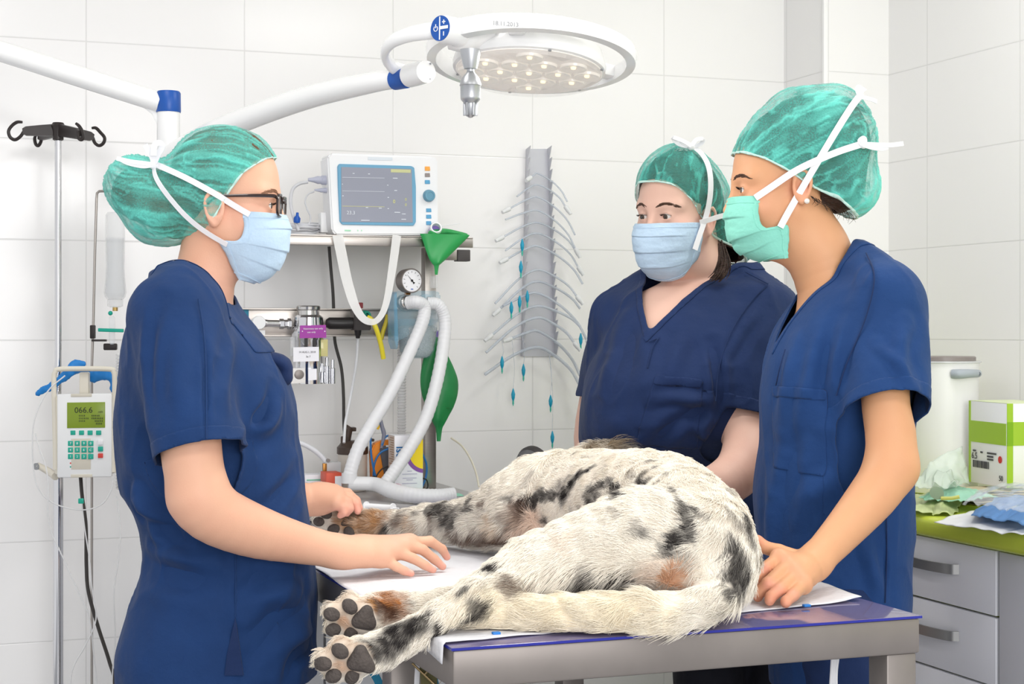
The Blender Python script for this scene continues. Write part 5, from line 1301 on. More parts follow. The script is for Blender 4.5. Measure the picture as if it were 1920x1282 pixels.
cxy = ua[0]; MB().lathe((cxy[0], cxy[1], cxy[2]-.05), CZ, [(0, .03), (0.0, .034), (.06, .034), (.06, .03), (2.744-cxy[2]+.05, .03)], 24).build('ceiling_column', M_LAMP, lp)
# sterile handle
hc = q(882, 96, 2.93); P = lambda py: (q(882, 96, 2.93)[2]-q(882, py, 2.93)[2])
hd = MB().lathe(hc, -CZ, [(P(93), .0185), (P(97), .0185), (P(120), .014), (P(129), .0115), (P(130), .0065), (P(135), .0065)], 28).build('handle_socket', M_ALU, lp)
MB().lathe(hc, -CZ, [(P(134), .0065), (P(137), .008), (P(146), .0155), (P(157), .019), (P(160), .0195), (P(162), .0182), (P(183), .0178), (P(187), .0172), (P(192), .0128), (P(194), .0118)], 28).build('handle', M_ALU, lp)
b = MB().lathe(hc, -CZ, [(P(193), .010), (P(214), .0085), (P(220), .004), (P(221), 0)], 24)
for a in np.arange(6)*math.pi/3: b.obox(hc-CZ*P(205)+.0095*(CX*math.cos(a)+CD*math.sin(a)), [CX*math.cos(a)+CD*math.sin(a), -CX*math.sin(a)+CD*math.cos(a), CZ], (.0035, .0018, P(217)/2-P(193)/2), .0008)
b.build('handle_tip', M_ALU, lp)
l = bpy.data.lights.new('lamp_glow', 'AREA'); l.shape = 'DISK'; l.size = .25; l.energy = 3.0; l.color = (1, .97, .92)
o = bpy.data.objects.new('lamp_glow', l); COL.objects.link(o); o.location = lc+n*.012; o.rotation_euler = Vector(n).to_track_quat('-Z', 'Y').to_euler()
# ------------------------------------------------------------------ infusion pole, pump, drip
DI = 3.86
ip = thing('infusion_pole', 'chrome infusion pole with black four-hook head at the left wall', 'pole', q(110, 640, DI)*[1, 1, 0])
xy = q(109, 640, DI); at_ = lambda z: np.array([xy[0], xy[1], z])
ztop = q(108, 252, DI)[2]; zj = q(108, 905, DI)[2]
MB().lathe(at_(0), CZ, [(zj-.02, .0078), (ztop, .0078), (ztop, 0)], 20).build('upper_pole', M_CHROME, ip)
MB().lathe(at_(0), CZ, [(.06, .0118), (zj+.02, .0118), (zj+.022, .008)], 20).build('lower_pole', M_CHROME, ip)
b = MB()
for i in range(5):
    a = i*2*math.pi/5+.3; b.tube([at_(.07), at_(.068)+.15*(CX*math.cos(a)+CD*math.sin(a)), at_(.05)+.26*(CX*math.cos(a)+CD*math.sin(a))], [.014, .012, .01], 10, 8)
b.build('foot', M_BLACK, ip)
M_HOOK = mat('hook_black', (44, 37, 36), rough=.42)
hz = q(105, 246, DI)[2]
MB().lathe(at_(hz), CZ, [(-.022, .009), (-.02, .0125), (.0, .013), (.012, .017), (.02, .012), (.021, 0)], 20).build('hook_head', M_HOOK, ip)
def hook(arm_px, dd, shape):
    P0 = at_(hz+.003); end = q(arm_px[0], arm_px[1], DI+dd); d = nrm(end-P0); up_ = nrm(CZ-(CZ@d)*d); s_ = np.cross(d, up_)
    rg = []
    for t_, h_ in ((0.05, .014), (.5, .0125), (.9, .0105), (1.0, .006)):
        c = P0+(end-P0)*t_; rg.append([c+up_*h_-s_*.005, c+up_*h_+s_*.005, c-up_*h_+s_*.005, c-up_*h_-s_*.005])
    a = MB().add(*rings_mesh(rg)).build('arm', M_HOOK, ip, angle=30)
    MB().tube([q(x_, y_, DI+dd) for x_, y_ in shape], [.004]*(len(shape)-1)+[.003], 8, 30).build('hook', M_HOOK, a)
hook((42, 246), -.02, [(45, 246), (38, 256), (28, 262), (19, 257), (16, 246), (22, 236), (32, 229), (42, 229)])
hook((150, 250), -.09, [(146, 246), (147, 258), (152, 262), (156, 258), (154, 246), (148, 236), (142, 231)])
hook((176, 257), .03, [(174, 258), (178, 268), (186, 273), (194, 268), (196, 258), (188, 248), (180, 240), (172, 240)])
hook((74, 256), .09, [(76, 252), (77, 264), (72, 273), (67, 270), (65, 260), (67, 254)])
# ---- pump
DP = 3.74
pu = thing('infusion_pump', 'beige infusion pump with green display clamped on the chrome pole', 'pump', q(157, 893, DP))
M_BEIGE = mat('beige_plastic', (226, 220, 206), rough=.45); M_PWHITE = mat('pump_white', (240, 241, 242), rough=.4)
PX = nrm(v(1, .04, .012)); PY = CZ; PN = np.cross(PX, PY)          # panel axes, PN points at the viewer or away
if PN@CD > 0: PN = -PN
def pbox(x0, y0, x1, y1, d0, d1, nm, m, par, bev=.002, **k):
    a, b_ = q(x0, y1, DP), q(x1, y0, DP); c = (a+b_)/2-PN*((d0+d1)/2); w_ = abs((b_-a)@PX)/2; h_ = abs((b_-a)@PY)/2
    return MB().obox(c, [PX, PY, PN], (w_, h_, abs(d1-d0)/2), bev).build(nm, m, par, **k)
pbox(100, 742, 212, 890, .012, .10, 'housing', M_BEIGE, pu, .006)
fp = pbox(108, 738, 208, 895, 0, .014, 'front_panel', M_PWHITE, pu, .004)
b = MB(); hp_ = [(104, 880), (103, 800), (101, 715), (104, 697), (112, 692), (160, 691), (206, 692), (213, 697), (215, 715), (214, 800), (212, 885)]
b.tube([q(x_, y_, DP+.012) for x_, y_ in hp_], .0058, 12, 70); b.build('handle', M_BEIGE, pu)
pbox(145, 698, 162, 740, .02, .04, 'handle_stem', M_BEIGE, pu, .003)
pbox(133, 738, 172, 744, -.0012, .003, 'grip_recess', mat('pump_beige_dark', (214, 208, 194), rough=.5), fp, .001)
pbox(133, 889, 173, 895, -.0012, .003, 'grip_recess', MATS['pump_beige_dark'], fp, .001)
pbox(134, 822, 170, 880, -.0008, .002, 'key_field', MATS['pump_beige_dark'], fp, .0005)
sc_ = pbox(126.5, 754, 196.5, 802, -.0015, .002, 'display', mat('lcd_green', (116, 136, 36), rough=.25, emit=.25), fp, .0006)
M_LCD = mat('lcd_ink', (44, 52, 22), rough=.5)
def ptext(s_, px, py, size, m, par, nm='digits', off=.0022): return text(nm, s_, q(px, py, DP)+PN*off, PX, PY, size, m, par, .0002)
ptext('066.6', 157, 769, .0185, M_LCD, sc_); ptext('ml/h', 189, 772, .006, M_LCD, sc_)
b = MB()
for i, (l0, l1, r0, r1) in enumerate([(129, 160, 172, 187), (129, 167, 172, 192), (129, 158, 178, 192), (129, 140, 180, 192)]):
    y_ = 779+5.0*i
    for x0, x1 in ((l0, l1), (r0, r1)):
        xx = x0
        while xx < x1: b.obox(q(xx+1, y_, DP)+PN*.0020, [PX, PY, PN], (.0008, .0018, .0002)); xx += 3.2
b.build('text_lines', M_LCD, sc_, smooth=False)
M_KEY = mat('key_teal', (22, 168, 146), rough=.4); M_KEYW = mat('key_white', (238, 238, 242), rough=.4); M_RED = mat('key_red', (214, 66, 58), rough=.4)
def key(x_, y_, w_, h_, m, s_=None):
    k_ = pbox(x_-w_, y_-h_, x_+w_, y_+h_, -.0022, .001, 'key', m, fp, .0008)
    if s_: ptext(s_, x_, y_, .0075, M_PWHITE if m is not M_KEYW else M_KEY, k_, 'legend', .0024)
for x_ in (137, 153, 169, 185): key(x_, 811, 4.6, 4.2, M_KEY)
for r_, row in enumerate(['7890', '456C', '123.']):
    for c_, ch in enumerate(row): key(132.5+12.6*c_, 831+12.3*r_, 4.8, 4.8, M_KEY, ch)
key(188.5, 829, 4.8, 4.8, M_KEYW); key(188.5, 841.5, 4.6, 4.6, M_KEY); key(188.5, 854, 4.6, 4.2, M_RED)
for y_, m in ((868, M_RED), (875, M_KEY)): MB().lathe(q(132.5, y_, DP), PN, [(0, .002), (.0015, .0018), (.0018, 0)], 12).build('indicator', m, fp)
MB().tube([q(104, 893, DP+.06), q(92, 884, DP+.10), q(70, 872, DP+.10)], [.009, .0085, .007], 12, 12).build('clamp_arm', M_BEIGE, pu)
MB().lathe(q(70, 874, DP+.10), nrm(v(-.3, -1, 0)), [(-.004, .008), (.006, .008), (.006, 0)], 14).build('clamp_screw', M_GREY, pu)
# blue wrap and clear line behind the handle
bw = SDF()
bw.chain([q(128, 700, DP+.05), q(140, 687, DP+.06), q(155, 682, DP+.06)], [.012, .014, .008], .01, 6, flat=(CD, 2))
bw.chain([q(70, 738, DP+.06), q(84, 730, DP+.055), q(100, 722, DP+.05), q(120, 706, DP+.05)], [.006, .010, .009, .007], .008, 8, flat=(CD, 2))
bw.chain([q(176, 706, DP+.05), q(198, 700, DP+.045), q(213, 712, DP+.04), q(212, 730, DP+.04)], [.012, .016, .012, .007], .01, 8, flat=(CD, 2))
bw.chain([q(120, 704, DP+.06), q(160, 694, DP+.075), q(200, 698, DP+.06)], [.006, .006, .006], .01, 6)
V, Fc = bw.mesh(.0035, smooth=2); V = wrinkles(V, Fc, .003, (40, 40, 40), 4); o = mk('blue_wrap', V, Fc, mat('blue_nitrile', (28, 128, 206), rough=.5)); tag(o, 'crumpled bright blue wrap tucked behind the infusion pump handle', 'wrap')
M_LINE = mat('clear_line', (232, 232, 234), rough=.2, alpha=.75)
def line(name, label, pts, r, m, cat='tube', samples=90, group=None, n=8):
    o = MB().tube(pts, r, n, samples).build(name, m); return tag(o, label, cat, group)
Q = lambda L, D: [q(x_, y_, D if np.isscalar(D) else np.interp(i/(len(L)-1), np.linspace(0, 1, len(D)), D)) for i, (x_, y_) in enumerate(L)]
line('infusion_line', 'thin clear infusion line looping from the left side of the pump', Q([(122, 704), (96, 726), (78, 752), (64, 790), (61, 830), (63, 880), (72, 915), (95, 940), (130, 953), (165, 955), (192, 944), (208, 920), (213, 895)], [3.72, 3.68, 3.68, 3.70, 3.72]), .0016, M_LINE)
line('infusion_line', 'thin clear infusion line hanging down left of the pole to the floor', Q([(66, 812), (74, 840), (86, 875), (91, 915), (90, 960), (98, 1000), (125, 1060), (150, 1115), (168, 1160), (176, 1230), (182, 1300), (186, 1500)], [3.70, 3.68, 3.68, 3.7]), .0016, M_LINE)
line('infusion_line', 'thin clear line falling straight beside the nurse\'s back', Q([(219, 930), (226, 990), (222, 1050), (214, 1110), (216, 1200), (211, 1262), (206, 1420)], [3.76, 3.72, 3.72]), .0014, M_LINE)
line('infusion_line', 'thin clear line from the teal clamp curling at the bottom', Q([(153, 938), (158, 985), (168, 1050), (172, 1100), (180, 1160), (160, 1210), (140, 1245), (132, 1282), (128, 1400)], [3.70, 3.68, 3.66]), .0015, M_LINE)
line('mains_cable', 'flat black power cord hanging from the infusion pump', Q([(151, 893), (154, 930), (161, 985), (162, 1060), (166, 1110), (184, 1175), (205, 1240), (216, 1290), (222, 1450)], [3.78, 3.75, 3.72]), .0042, mat('cord_black', (52, 48, 46), rough=.5), 'cord')
o = MB().obox(q(152, 939, 3.685), [CX, CZ, CD], (.006, .0058, .003), .0015).build('line_clamp', M_KEY); tag(o, 'small teal clamp on the line under the pump', 'clamp')
# ---- thin rod with drip bottle
DR = 3.93
rd = thing('drip_rod', 'thin bent steel rod holding the drip bottle, behind the nurse\'s bun', 'stand', q(172, 690, DR)*[1, 1, 0])
MB().tube([q(232, 358, DR), q(200, 358, DR), q(186, 358.5, DR), q(182, 362, DR), q(181, 372, DR), q(178, 470, DR), q(175, 600, DR), q(172, 690, DR), np.array([*q(172, 690, DR)[:2], .02])], .0032, 10).build('rod', M_STEEL, rd)
MB().lathe(np.array([*q(172, 690, DR)[:2], 0]), CZ, [(0, .12), (.014, .12), (.02, .02), (.021, 0)], 28).build('foot', M_BLACK, rd)
cl = MB().obox(q(174, 622, DR), [CX, CZ, CD], (.0055, .016, .008), .002); cl.obox(q(186, 638, DR-.01), [CX, CZ, CD], (.017, .0025, .007), .001); cl.build('rod_clamp', M_HOOK, rd)
MB().obox(q(207, 650, DR-.0), [CX, CZ, CD], (.0155, .008, .008), .003).build('sensor_block', M_HOOK, rd)
db = thing('drip_bottle', 'upside-down clear drip bottle hanging beside the nurse\'s neck', 'bottle', q(215, 575, DR))
M_BOT = mat('soft_bottle', (236, 238, 240), rough=.25, alpha=.3, spec=.5)
bc = q(216, 400, DR); Z = lambda py: (q(216, 400, DR)[2]-q(216, py, DR)[2])
MB().lathe(bc, -CZ, [(Z(398), 0), (Z(398), .018), (Z(403), .0225), (Z(448), .023), (Z(500), .0215), (Z(520), .0225), (Z(548), .0265), (Z(556), .024), (Z(562), .018)], 28).build('bottle', M_BOT, db)
MB().lathe(bc, -CZ, [(Z(446), .0205), (Z(500), .019), (Z(548), .0235), (Z(556), .02)], 24).build('fluid', mat('saline', (226, 230, 234), rough=.1, alpha=.3), db)
MB().lathe(bc, -CZ, [(Z(560), .0145), (Z(562), .0185), (Z(574), .0185), (Z(576), .012)], 24).build('neck', M_BOT, db)
MB().lathe(bc, -CZ, [(Z(576), .0062), (Z(583), .0062), (Z(583), 0)], 16).build('cap', mat('brass', (190, 160, 100), rough=.3, metal=.9), db)
dr = thing('drip_chamber', 'clear drip chamber with teal clip bar under the bottle', 'chamber', q(210, 640, DR))
MB().lathe(q(210, 592, DR-.012), -CZ, [(0, .004), (.004, .007), (.06, .0075), (.068, .004)], 18).build('chamber', M_CLEAR, dr)
MB().ball(q(207, 587, DR-.006), .0055, 14, 10).build('roller', M_KEY, dr)
MB().obox(q(208, 619, DR-.022), [nrm(CX-.03*CZ), CZ, CD], (.030, .0042, .004), .0015).build('clip_bar', M_KEY, dr)
# coiled cord
a = np.linspace(0, 44*2*math.pi, 44*12); zc = np.linspace(q(224, 662, DR)[2], q(224, 915, DR)[2], len(a)); x0 = q(227, 700, DR-.03)
o = MB().tube(np.stack([x0[0]+.0105*np.cos(a), x0[1]+.0105*np.sin(a), zc], -1), .0022, 6).build('coiled_cord', mat('white_cord', (228, 228, 228), rough=.45)); tag(o, 'white coiled cord hanging behind the nurse\'s back', 'cord')
# ------------------------------------------------------------------ anaesthesia corner
E = py_
YM = 4.03                                                          # plane of the stand
zof = lambda py, yr, px=700: E(px, py, yr)[2]
st = thing('equipment_stand', 'steel wall stand with top shelf, cross rail and upright behind the tubes', 'stand', E(804, 925, YM+.06))
x0, x1 = E(505, 450, 3.90)[0], E(887, 450, 3.90)[0]
zt_, zb_ = zof(441.5, 3.90), zof(461, 3.90)
MB().box((x0, 3.90, zt_-.004), (x1, YB-.003, zt_), .001).box((x0, 3.90, zb_), (x1, 3.906, zt_-.004), .001).build('shelf', M_STEEL, st)
xa, xb = E(797, 500, YM)[0], E(818, 500, YM)[0]
MB().box((xa, YM, CZT+.001), (xb, YM+.035, zb_+.006), .002).build('upright', M_STEEL, st)
MB().box((xb, YM+.002, zof(485, YM)), (E(858, 470, YM)[0], YM+.03, zof(466, YM)), .001).build('bracket', M_STEEL, st)
MB().box((E(858, 470, YM)[0], YM-.001, zof(487, YM)), (E(882, 470, YM)[0], YM+.032, zof(465, YM)), .002).build('end_cap', mat('dark_grey_cap', (78, 74, 74), rough=.5), st)
xr0, xr1 = E(445, 600, YM-.01)[0], E(742, 600, YM-.01)[0]
MB().box((xr0, YM+.012, zof(630, YM)), (xa+.002, YM+.026, zof(579, YM)), .0015).build('cross_rail', M_STEEL, st)
b = MB()
for y_ in (580, 629): b.box((xr0, YM+.004, zof(y_+1.6, YM)), (xa+.002, YM+.026, zof(y_-1.6, YM)), .001)
b.build('rail_lip', M_STEEL, st)
MB().box((xa, YM+.012, CZT), (xb, YM+.05, CZT+.012), .001).build('floor_flange', M_STEEL, st)
MB().box((E(440, 590, YM)[0], YM+.0095, zof(600, YM)), (E(468, 590, YM)[0], YM+.0118, zof(580, YM)), .0005).build('teal_sticker', mat('sticker_teal', (40, 126, 156), rough=.5), st)
# ---- monitor
YF = 3.925
mo = thing('patient_monitor', 'white patient monitor with blue-framed screen and knob on the steel shelf', 'monitor', E(716, 441, YF)+np.array([0, .07, 0]))
M_MON = mat('monitor_white', (241, 242, 244), rough=.35)
def frontpoly(pts, yr, d, nm, m, par, bev=.0, n=6, **k):
    P = [E(x_, y_, yr) for x_, y_ in pts]; return MB().prism(P, (0, d, 0), bev).build(nm, m, par, **k)
zs0 = zt_+.0005
body = [(614, 294), (621, 287), (812, 293), (821, 299), (822, 436), (816, 441), (630, 441), (622, 432)]
frontpoly(body, YF, .075, 'housing', M_MON, mo, .004)
frontpoly([(636, 307), (771, 311), (777, 314), (780, 350), (780, 416), (776, 423), (642, 421), (637, 415), (634, 350), (633, 312)], YF-.004, .006, 'bezel', mat('bezel_blue', (110, 168, 200), rough=.35), mo, .0012)
scn = frontpoly([(640, 313), (772, 316.5), (774, 417), (640, 416)], YF-.0052, .004, 'screen', mat('lcd_grey', (140, 143, 156), rough=.25, emit=.18), mo, smooth=False)
def mtext(s_, px, py, size, m, par, nm='readout', d=.0060): return text(nm, s_, E(px, py, YF-d), (1, 0, 0), CZ, size, m, par, .0002)
M_RO = mat('readout_pale', (196, 200, 206), rough=.4, emit=.3); M_RY = mat('readout_yellow', (196, 196, 120), rough=.4, emit=.3)
mtext('23.3', 658, 399, .0125, M_RO, scn); mtext('0', 739, 378, .0125, M_RY, scn); mtext('0', 761, 374, .0095, M_RY, scn); mtext('0', 761, 384, .0095, M_RY, scn)
frontpoly([(733, 317), (770, 318), (770, 324), (733, 323)], YF-.0058, .001, 'alarm_bar', mat('alarm_bar', (186, 188, 140), rough=.4, emit=.2), scn, smooth=False)
for y_, m in ((332, M_RO), (357.5, M_RO), (386, M_RY)): frontpoly([(642, y_), (721, y_+1.4), (721, y_+2.0), (642, y_+.6)], YF-.0058, .0006, 'trace', m, scn, smooth=False)
b = MB()
for x_, y_, w_ in ((663, 325, 4), (692, 326, 4), (642, 345, 2), (643, 367, 3), (727, 347, 3), (728, 370, 3), (728, 391, 3), (745, 398, 12), (757, 401, 8), (688, 389, 5), (713, 390, 6), (741, 334, 10), (685, 413, 18), (757, 411, 10), (742, 357, 6)):
    p = E(x_, y_, YF-.0056); b.box(p-np.array([w_*.0006, .0003, .0009]), p+np.array([w_*.0006, .0001, .0009]))
b.build('small_readouts', M_RO, scn, smooth=False)
for y_, h_, m in ((316, 4, mat('btn_orange', (246, 172, 74), rough=.4)), (328, 3.6, mat('btn_grey', (150, 140, 138), rough=.4)), (341, 3.6, mat('btn_blue', (92, 164, 206), rough=.4)), (394, 3.4, MATS['btn_blue']), (406, 3.6, MATS['btn_blue']), (418, 3.6, MATS['btn_blue'])):
    xx = 801.5 if y_ < 350 else 804; frontpoly([(xx-4.5, y_-h_), (xx+4.5, y_-h_), (xx+5.2, y_+h_), (xx-4.5, y_+h_)], YF-.002, .003, 'button', m, mo, .0006)
kc_ = E(804, 367, YF-.001); MB().lathe(kc_, (0, -1, 0), [(0, .0155), (.002, .0148), (.010, .0138), (.012, .0125), (.0122, .009), (.011, .0085), (.011, 0)], 32).build('knob', mat('knob_blue', (104, 156, 180), rough=.35), mo)
frontpoly([(690, 294), (736, 295), (736, 301), (690, 300)], YF-.001, .002, 'name_strip', mat('strip_pale', (222, 229, 236), rough=.4), mo, .0003)
b = MB()
for x_, w_ in ((652, 7), (671, 1), (678, 1)): p = E(x_, 432, YF-.0008); b.box(p-np.array([w_*.0011, .0004, .0018]), p+np.array([w_*.0011, .0004, .0018]))
b.build('green_marks', mat('mark_green', (170, 224, 190), rough=.4), mo, smooth=False)  # small green marks in place of unreadable lettering
M_PLUG = mat('plug_lilac_grey', (184, 187, 204), rough=.45)
for y_, r_, x_a in ((338, .0115, 578), (357, .0065, 590)):
    a_ = E(617, y_, YF+.03); c_ = E(x_a, y_+2, YF+.03); L_ = np.linalg.norm(a_-c_)
    MB().lathe(a_, (-1, 0, 0), [(0, r_), (L_*.35, r_), (L_*.4, r_*.8), (L_*.55, r_*.85), (L_*.75, r_*.55), (L_, r_*.35)], 20).build('plug', M_PLUG, mo)
b = MB().box(E(612, 421, YF+.05)-np.array([.014, 0, .02]), E(612, 421, YF+.05)+np.array([.008, .03, .03]), .003); b.build('side_port', M_PWHITE, mo)
M_CAB = mat('cable_grey', (206, 207, 212), rough=.45)
def pipe(nm, label, P, r, m, cat, n=10, s_=60, group=None): o = MB().tube(P, r, n, s_).build(nm, m); return tag(o, label, cat, group)
L = lambda pts, yr: [E(x_, y_, yr if np.isscalar(yr) else np.interp(i/(len(pts)-1), np.linspace(0, 1, len(yr)), yr)) for i, (x_, y_) in enumerate(pts)]
pipe('monitor_cable', 'thick grey cable bowing from the monitor\'s upper plug', L([(577, 341), (562, 344), (550, 353), (545, 371), (546, 390), (552, 412), (560, 432)], 3.955), .0042, M_CAB, 'cable')
pipe('monitor_cable', 'thin grey cable curling from the monitor\'s lower plug', L([(589, 359), (578, 364), (572, 376), (576, 392), (582, 406), (580, 418), (566, 430)], 3.965), .002, M_CAB, 'cable')
cb_ = thing('cable_coil', 'coiled pale grey cables with blue clip lying on the shelf left of the monitor', 'cable', E(575, 441, 4.0))
b = MB(); rng2 = np.random.default_rng(5)
for i in range(8):
    c_ = E(556+rng2.normal()*3, 436, 4.01); rx, ry = .052+.012*rng2.random(), .045+.012*rng2.random(); a = np.linspace(0, 2*math.pi, 40)[:-1]+rng2.random()*6
    z = zt_+.0035+.0034*i+.012*np.clip(np.sin(a+i), 0, 1)*rng2.random(); b.tube(np.stack([c_[0]+rx*np.cos(a), np.maximum(c_[1]+ry*np.sin(a), 3.915), z], -1), .0026, 8, closed=True)
b.build('coil', M_CAB, cb_)
MB().lathe(E(557, 409, 3.945), (0, -.3, 1), [(-.012, .003), (-.010, .008), (.0, .0085), (.006, .004), (.014, .003)], 14).build('clip', mat('clip_blue', (20, 84, 176), rough=.4), cb_)
# ---- mesh strap hanging below the monitor
nb = [(633, 441), (639, 470), (648, 515), (656, 545), (665, 572), (678, 594), (692, 603), (706, 601), (718, 585), (726, 560), (733, 520), (739, 480), (744, 441)]
P = L(nb, [3.885, 3.87, 3.85, 3.87, 3.885])
o = MB().ribbon(P, np.array([0, -1, 0.0]), [.026, .026, .024, .018, .014, .016, .020, .022], .001, 70).build('mesh_strap', mat('mesh_gauze', (245, 245, 244), rough=.9, alpha=.62)); tag(o, 'white mesh strap hanging in a loop below the monitor shelf', 'strap')
pipe('power_cable', 'black power cable running down the wall from the shelf to the bottle', L([(617, 462), (620, 500), (624, 545), (626, 590), (628, 640), (640, 690), (644, 740), (645, 800), (650, 850)], 4.19), .0042, mat('cable_black', (66, 64, 62), rough=.5), 'cable')
# ---- vaporizer
YV = 3.98
va = thing('vaporizer', 'silver anaesthetic vaporizer with purple label on the cross rail', 'vaporizer', E(580, 720, YV))
vc = E(578, 650, YV); zc = lambda y_: zof(y_, YV, 578)
def vl(y_a, prof): return [(zc(y_), r) for y_, r in prof]
R_px = lambda p: p*4.0/F
M_SIL = mat('silver', (206, 204, 202), rough=.2, metal=.95)
MB().lathe((vc[0], vc[1], 0), -CZ, [(-z, r) for z, r in vl(0, [(573, 0), (573, R_px(21)), (575, R_px(23)), (580, R_px(22.5)), (582, R_px(20)), (590, R_px(21)), (593, R_px(25))])], 36).build('dial', M_SIL, va)
MB().lathe((vc[0], vc[1], 0), -CZ, [(-z, r) for z, r in vl(0, [(591, R_px(24)), (595, R_px(28)), (612, R_px(29)), (613, R_px(31)), (636, R_px(31.5)), (638, R_px(30)), (690, R_px(30)), (719, R_px(29)), (720, 0)])], 36).build('body', M_CHROME, va)
def face(pts, yr, d, nm, m, par=None, **k): return frontpoly(pts, yr, d, nm, m, par or va, **k)
YL_ = YV-R_px(32)-.001
pl_ = face([(563, 610), (611, 609), (612, 633), (562, 634)], YL_, .003, 'purple_label', mat('label_purple', (160, 56, 160), rough=.45), smooth=False)
text('label_text', 'Veterinary use only', E(587, 616, YL_-.0006), (1, 0, .02), CZ, .0062, M_PWHITE, pl_, .0002); text('label_text', 'use only', E(584, 622.5, YL_-.0006), (1, 0, .02), CZ, .0062, M_PWHITE, pl_, .0002)
for x_ in (567, 609): MB().lathe(E(x_, 621, YL_-.0002), (0, -1, 0), [(0, .0016), (.001, .0012), (.001, 0)], 10).build('screw', M_PWHITE, pl_)
cp = face([(550, 651), (598, 650), (598, 677), (550, 678)], YL_+.001, .002, 'paper_card', M_CART, smooth=False)
text('handwriting', '14 AUG L 2018', E(576, 660, YL_+.0004), (1, 0, 0), CZ, .0065, M_INK, cp, .0002); text('handwriting', '3x 7', E(578, 668.5, YL_+.0004), (1, 0, 0), CZ, .0065, M_INK, cp, .0002)
for x_ in (574, 590): face([(x_-3, 634), (x_+3, 634), (x_+3, 650), (x_-3, 650)], YL_+.001, .003, 'dark_slot', M_BLACK, smooth=False)
b = MB().box(E(601, 668, YV-.03), E(613, 636, YV-.02), .001); b.build('sight_glass', mat('sight_glass', (222, 214, 150), rough=.1, alpha=.8), va)
b = MB().box(E(545, 668, YV-.02), E(551, 632, YV-.01), .001); b.build('left_scale', M_CLEAR, va)
sd = face([(546, 690), (573, 690), (573, 718), (546, 719)], YV-.036, .03, 'drain_block', M_SIL, bev=.001); MB().lathe(E(561, 702, YV-.037), (0, -1, 0), [(0, .0115), (.003, .0115), (.004, .009), (.004, 0)], 24).build('drain_knob', M_STEEL_D, sd)
face([(578, 692), (594, 691), (594, 712), (578, 713)], YL_+.0005, .002, 'small_card', M_CART, smooth=False)
for i, (x_, y0, y1) in enumerate(((604, 682, 717), (613, 671, 719), (624, 675, 719))):
    MB().lathe(E(x_, y1, YV-.028), CZ, [(0, R_px(5.5)), (zof(y0+16, YV)-zof(y1, YV), R_px(5.5)), (zof(y0+15, YV)-zof(y1, YV), R_px(3.6)), (zof(y0, YV)-zof(y1, YV), R_px(3.4)), (zof(y0, YV)-zof(y1, YV)+.001, 0)], 16).build('filler_valve', M_CHROME, va)
# rail fittings left of it
ft = thing('rail_fitting', 'chrome pipe fitting with white knob left of the vaporizer', 'fitting', E(500, 605, YV))
MB().lathe(E(484, 605, YV-.015), (0, -1, 0), [(-.02, .014), (0, .0165), (.012, .0165), (.014, .015), (.014, 0)], 28).build('knob', M_PWHITE, ft)
MB().tube([E(496, 606, YV), E(503, 606, YV), E(546, 607, YV)], [.010, .0085, .0085], 16).build('pipe', M_CHROME, ft)
MB().lathe(E(524, 607, YV), (1, 0, 0), [(0, .0088), (.0, .0125), (.01, .0125), (.012, .010), (.02, .010), (.02, .0135), (.028, .0135), (.028, 0)], 6).build('union_nut', M_CHROME, ft)
face([(472, 619), (497, 619), (497, 628), (472, 629)], YV-.005, .02, 'name_tag', M_PWHITE, ft, smooth=False)
face([(472, 628), (497, 628), (496, 662), (473, 662)], YV, .02, 'flow_tube', M_CLEAR, ft, bev=.002)
# regulator right of it
rg_ = thing('gas_regulator', 'black gas regulator with red cap between vaporizer and canister', 'regulator', E(665, 635, YV))
MB().tube([E(612, 606, YV), E(617, 606, YV), E(668, 606, YV)], [.010, .0145, .0145], 20).build('barrel', M_BLACK, rg_)
face([(664, 580), (671, 577), (692, 589), (696, 592), (696, 619), (664, 619)], YV-.02, .04, 'block', mat('regulator_black', (48, 42, 42), rough=.4), rg_, bev=.002)
face([(668, 567), (681, 567), (681, 578), (668, 578)], YV-.012, .025, 'red_cap', mat('cap_red', (120, 28, 34), rough=.45), rg_, bev=.001)
MB().lathe(E(671, 619, YV), -CZ, [(0, .009), (.012, .008), (.014, .006), (.020, .005), (.02, 0)], 16).build('outlet', M_BLACK, rg_)
so = MB().lathe(E(683, 592, YV-.02), nrm(np.array([.25, -1, .1])), [(0, .0125), (.006, .013), (.008, .0105), (.016, .0105), (.016, .0055), (.008, .005)], 22).build('green_socket', mat('socket_green', (28, 128, 108), rough=.3), rg_)
M_YELT = mat('yellow_hose', (226, 210, 54), rough=.35)
pipe('yellow_hose', 'short yellow hose plugged into the green socket', L([(688, 594), (697, 600), (706, 618), (714, 645), (719, 672)], [3.945, 3.94, 3.96]), .0062, M_YELT, 'hose')
pipe('yellow_hose', 'yellow hose end hanging from the cross rail beside the canister', L([(727, 590), (724, 604), (718, 622), (715, 636)], 4.01), .0056, mat('yellow_hose_dark', (200, 182, 50), rough=.4), 'hose')
pipe('white_tube', 'thin white tube dropping from the regulator to the bottle', L([(671, 634), (668, 680), (658, 740), (648, 790), (645, 830)], [4.0, 4.04, 3.99]), .0036, mat('white_tube', (226, 228, 232), rough=.4), 'tube')
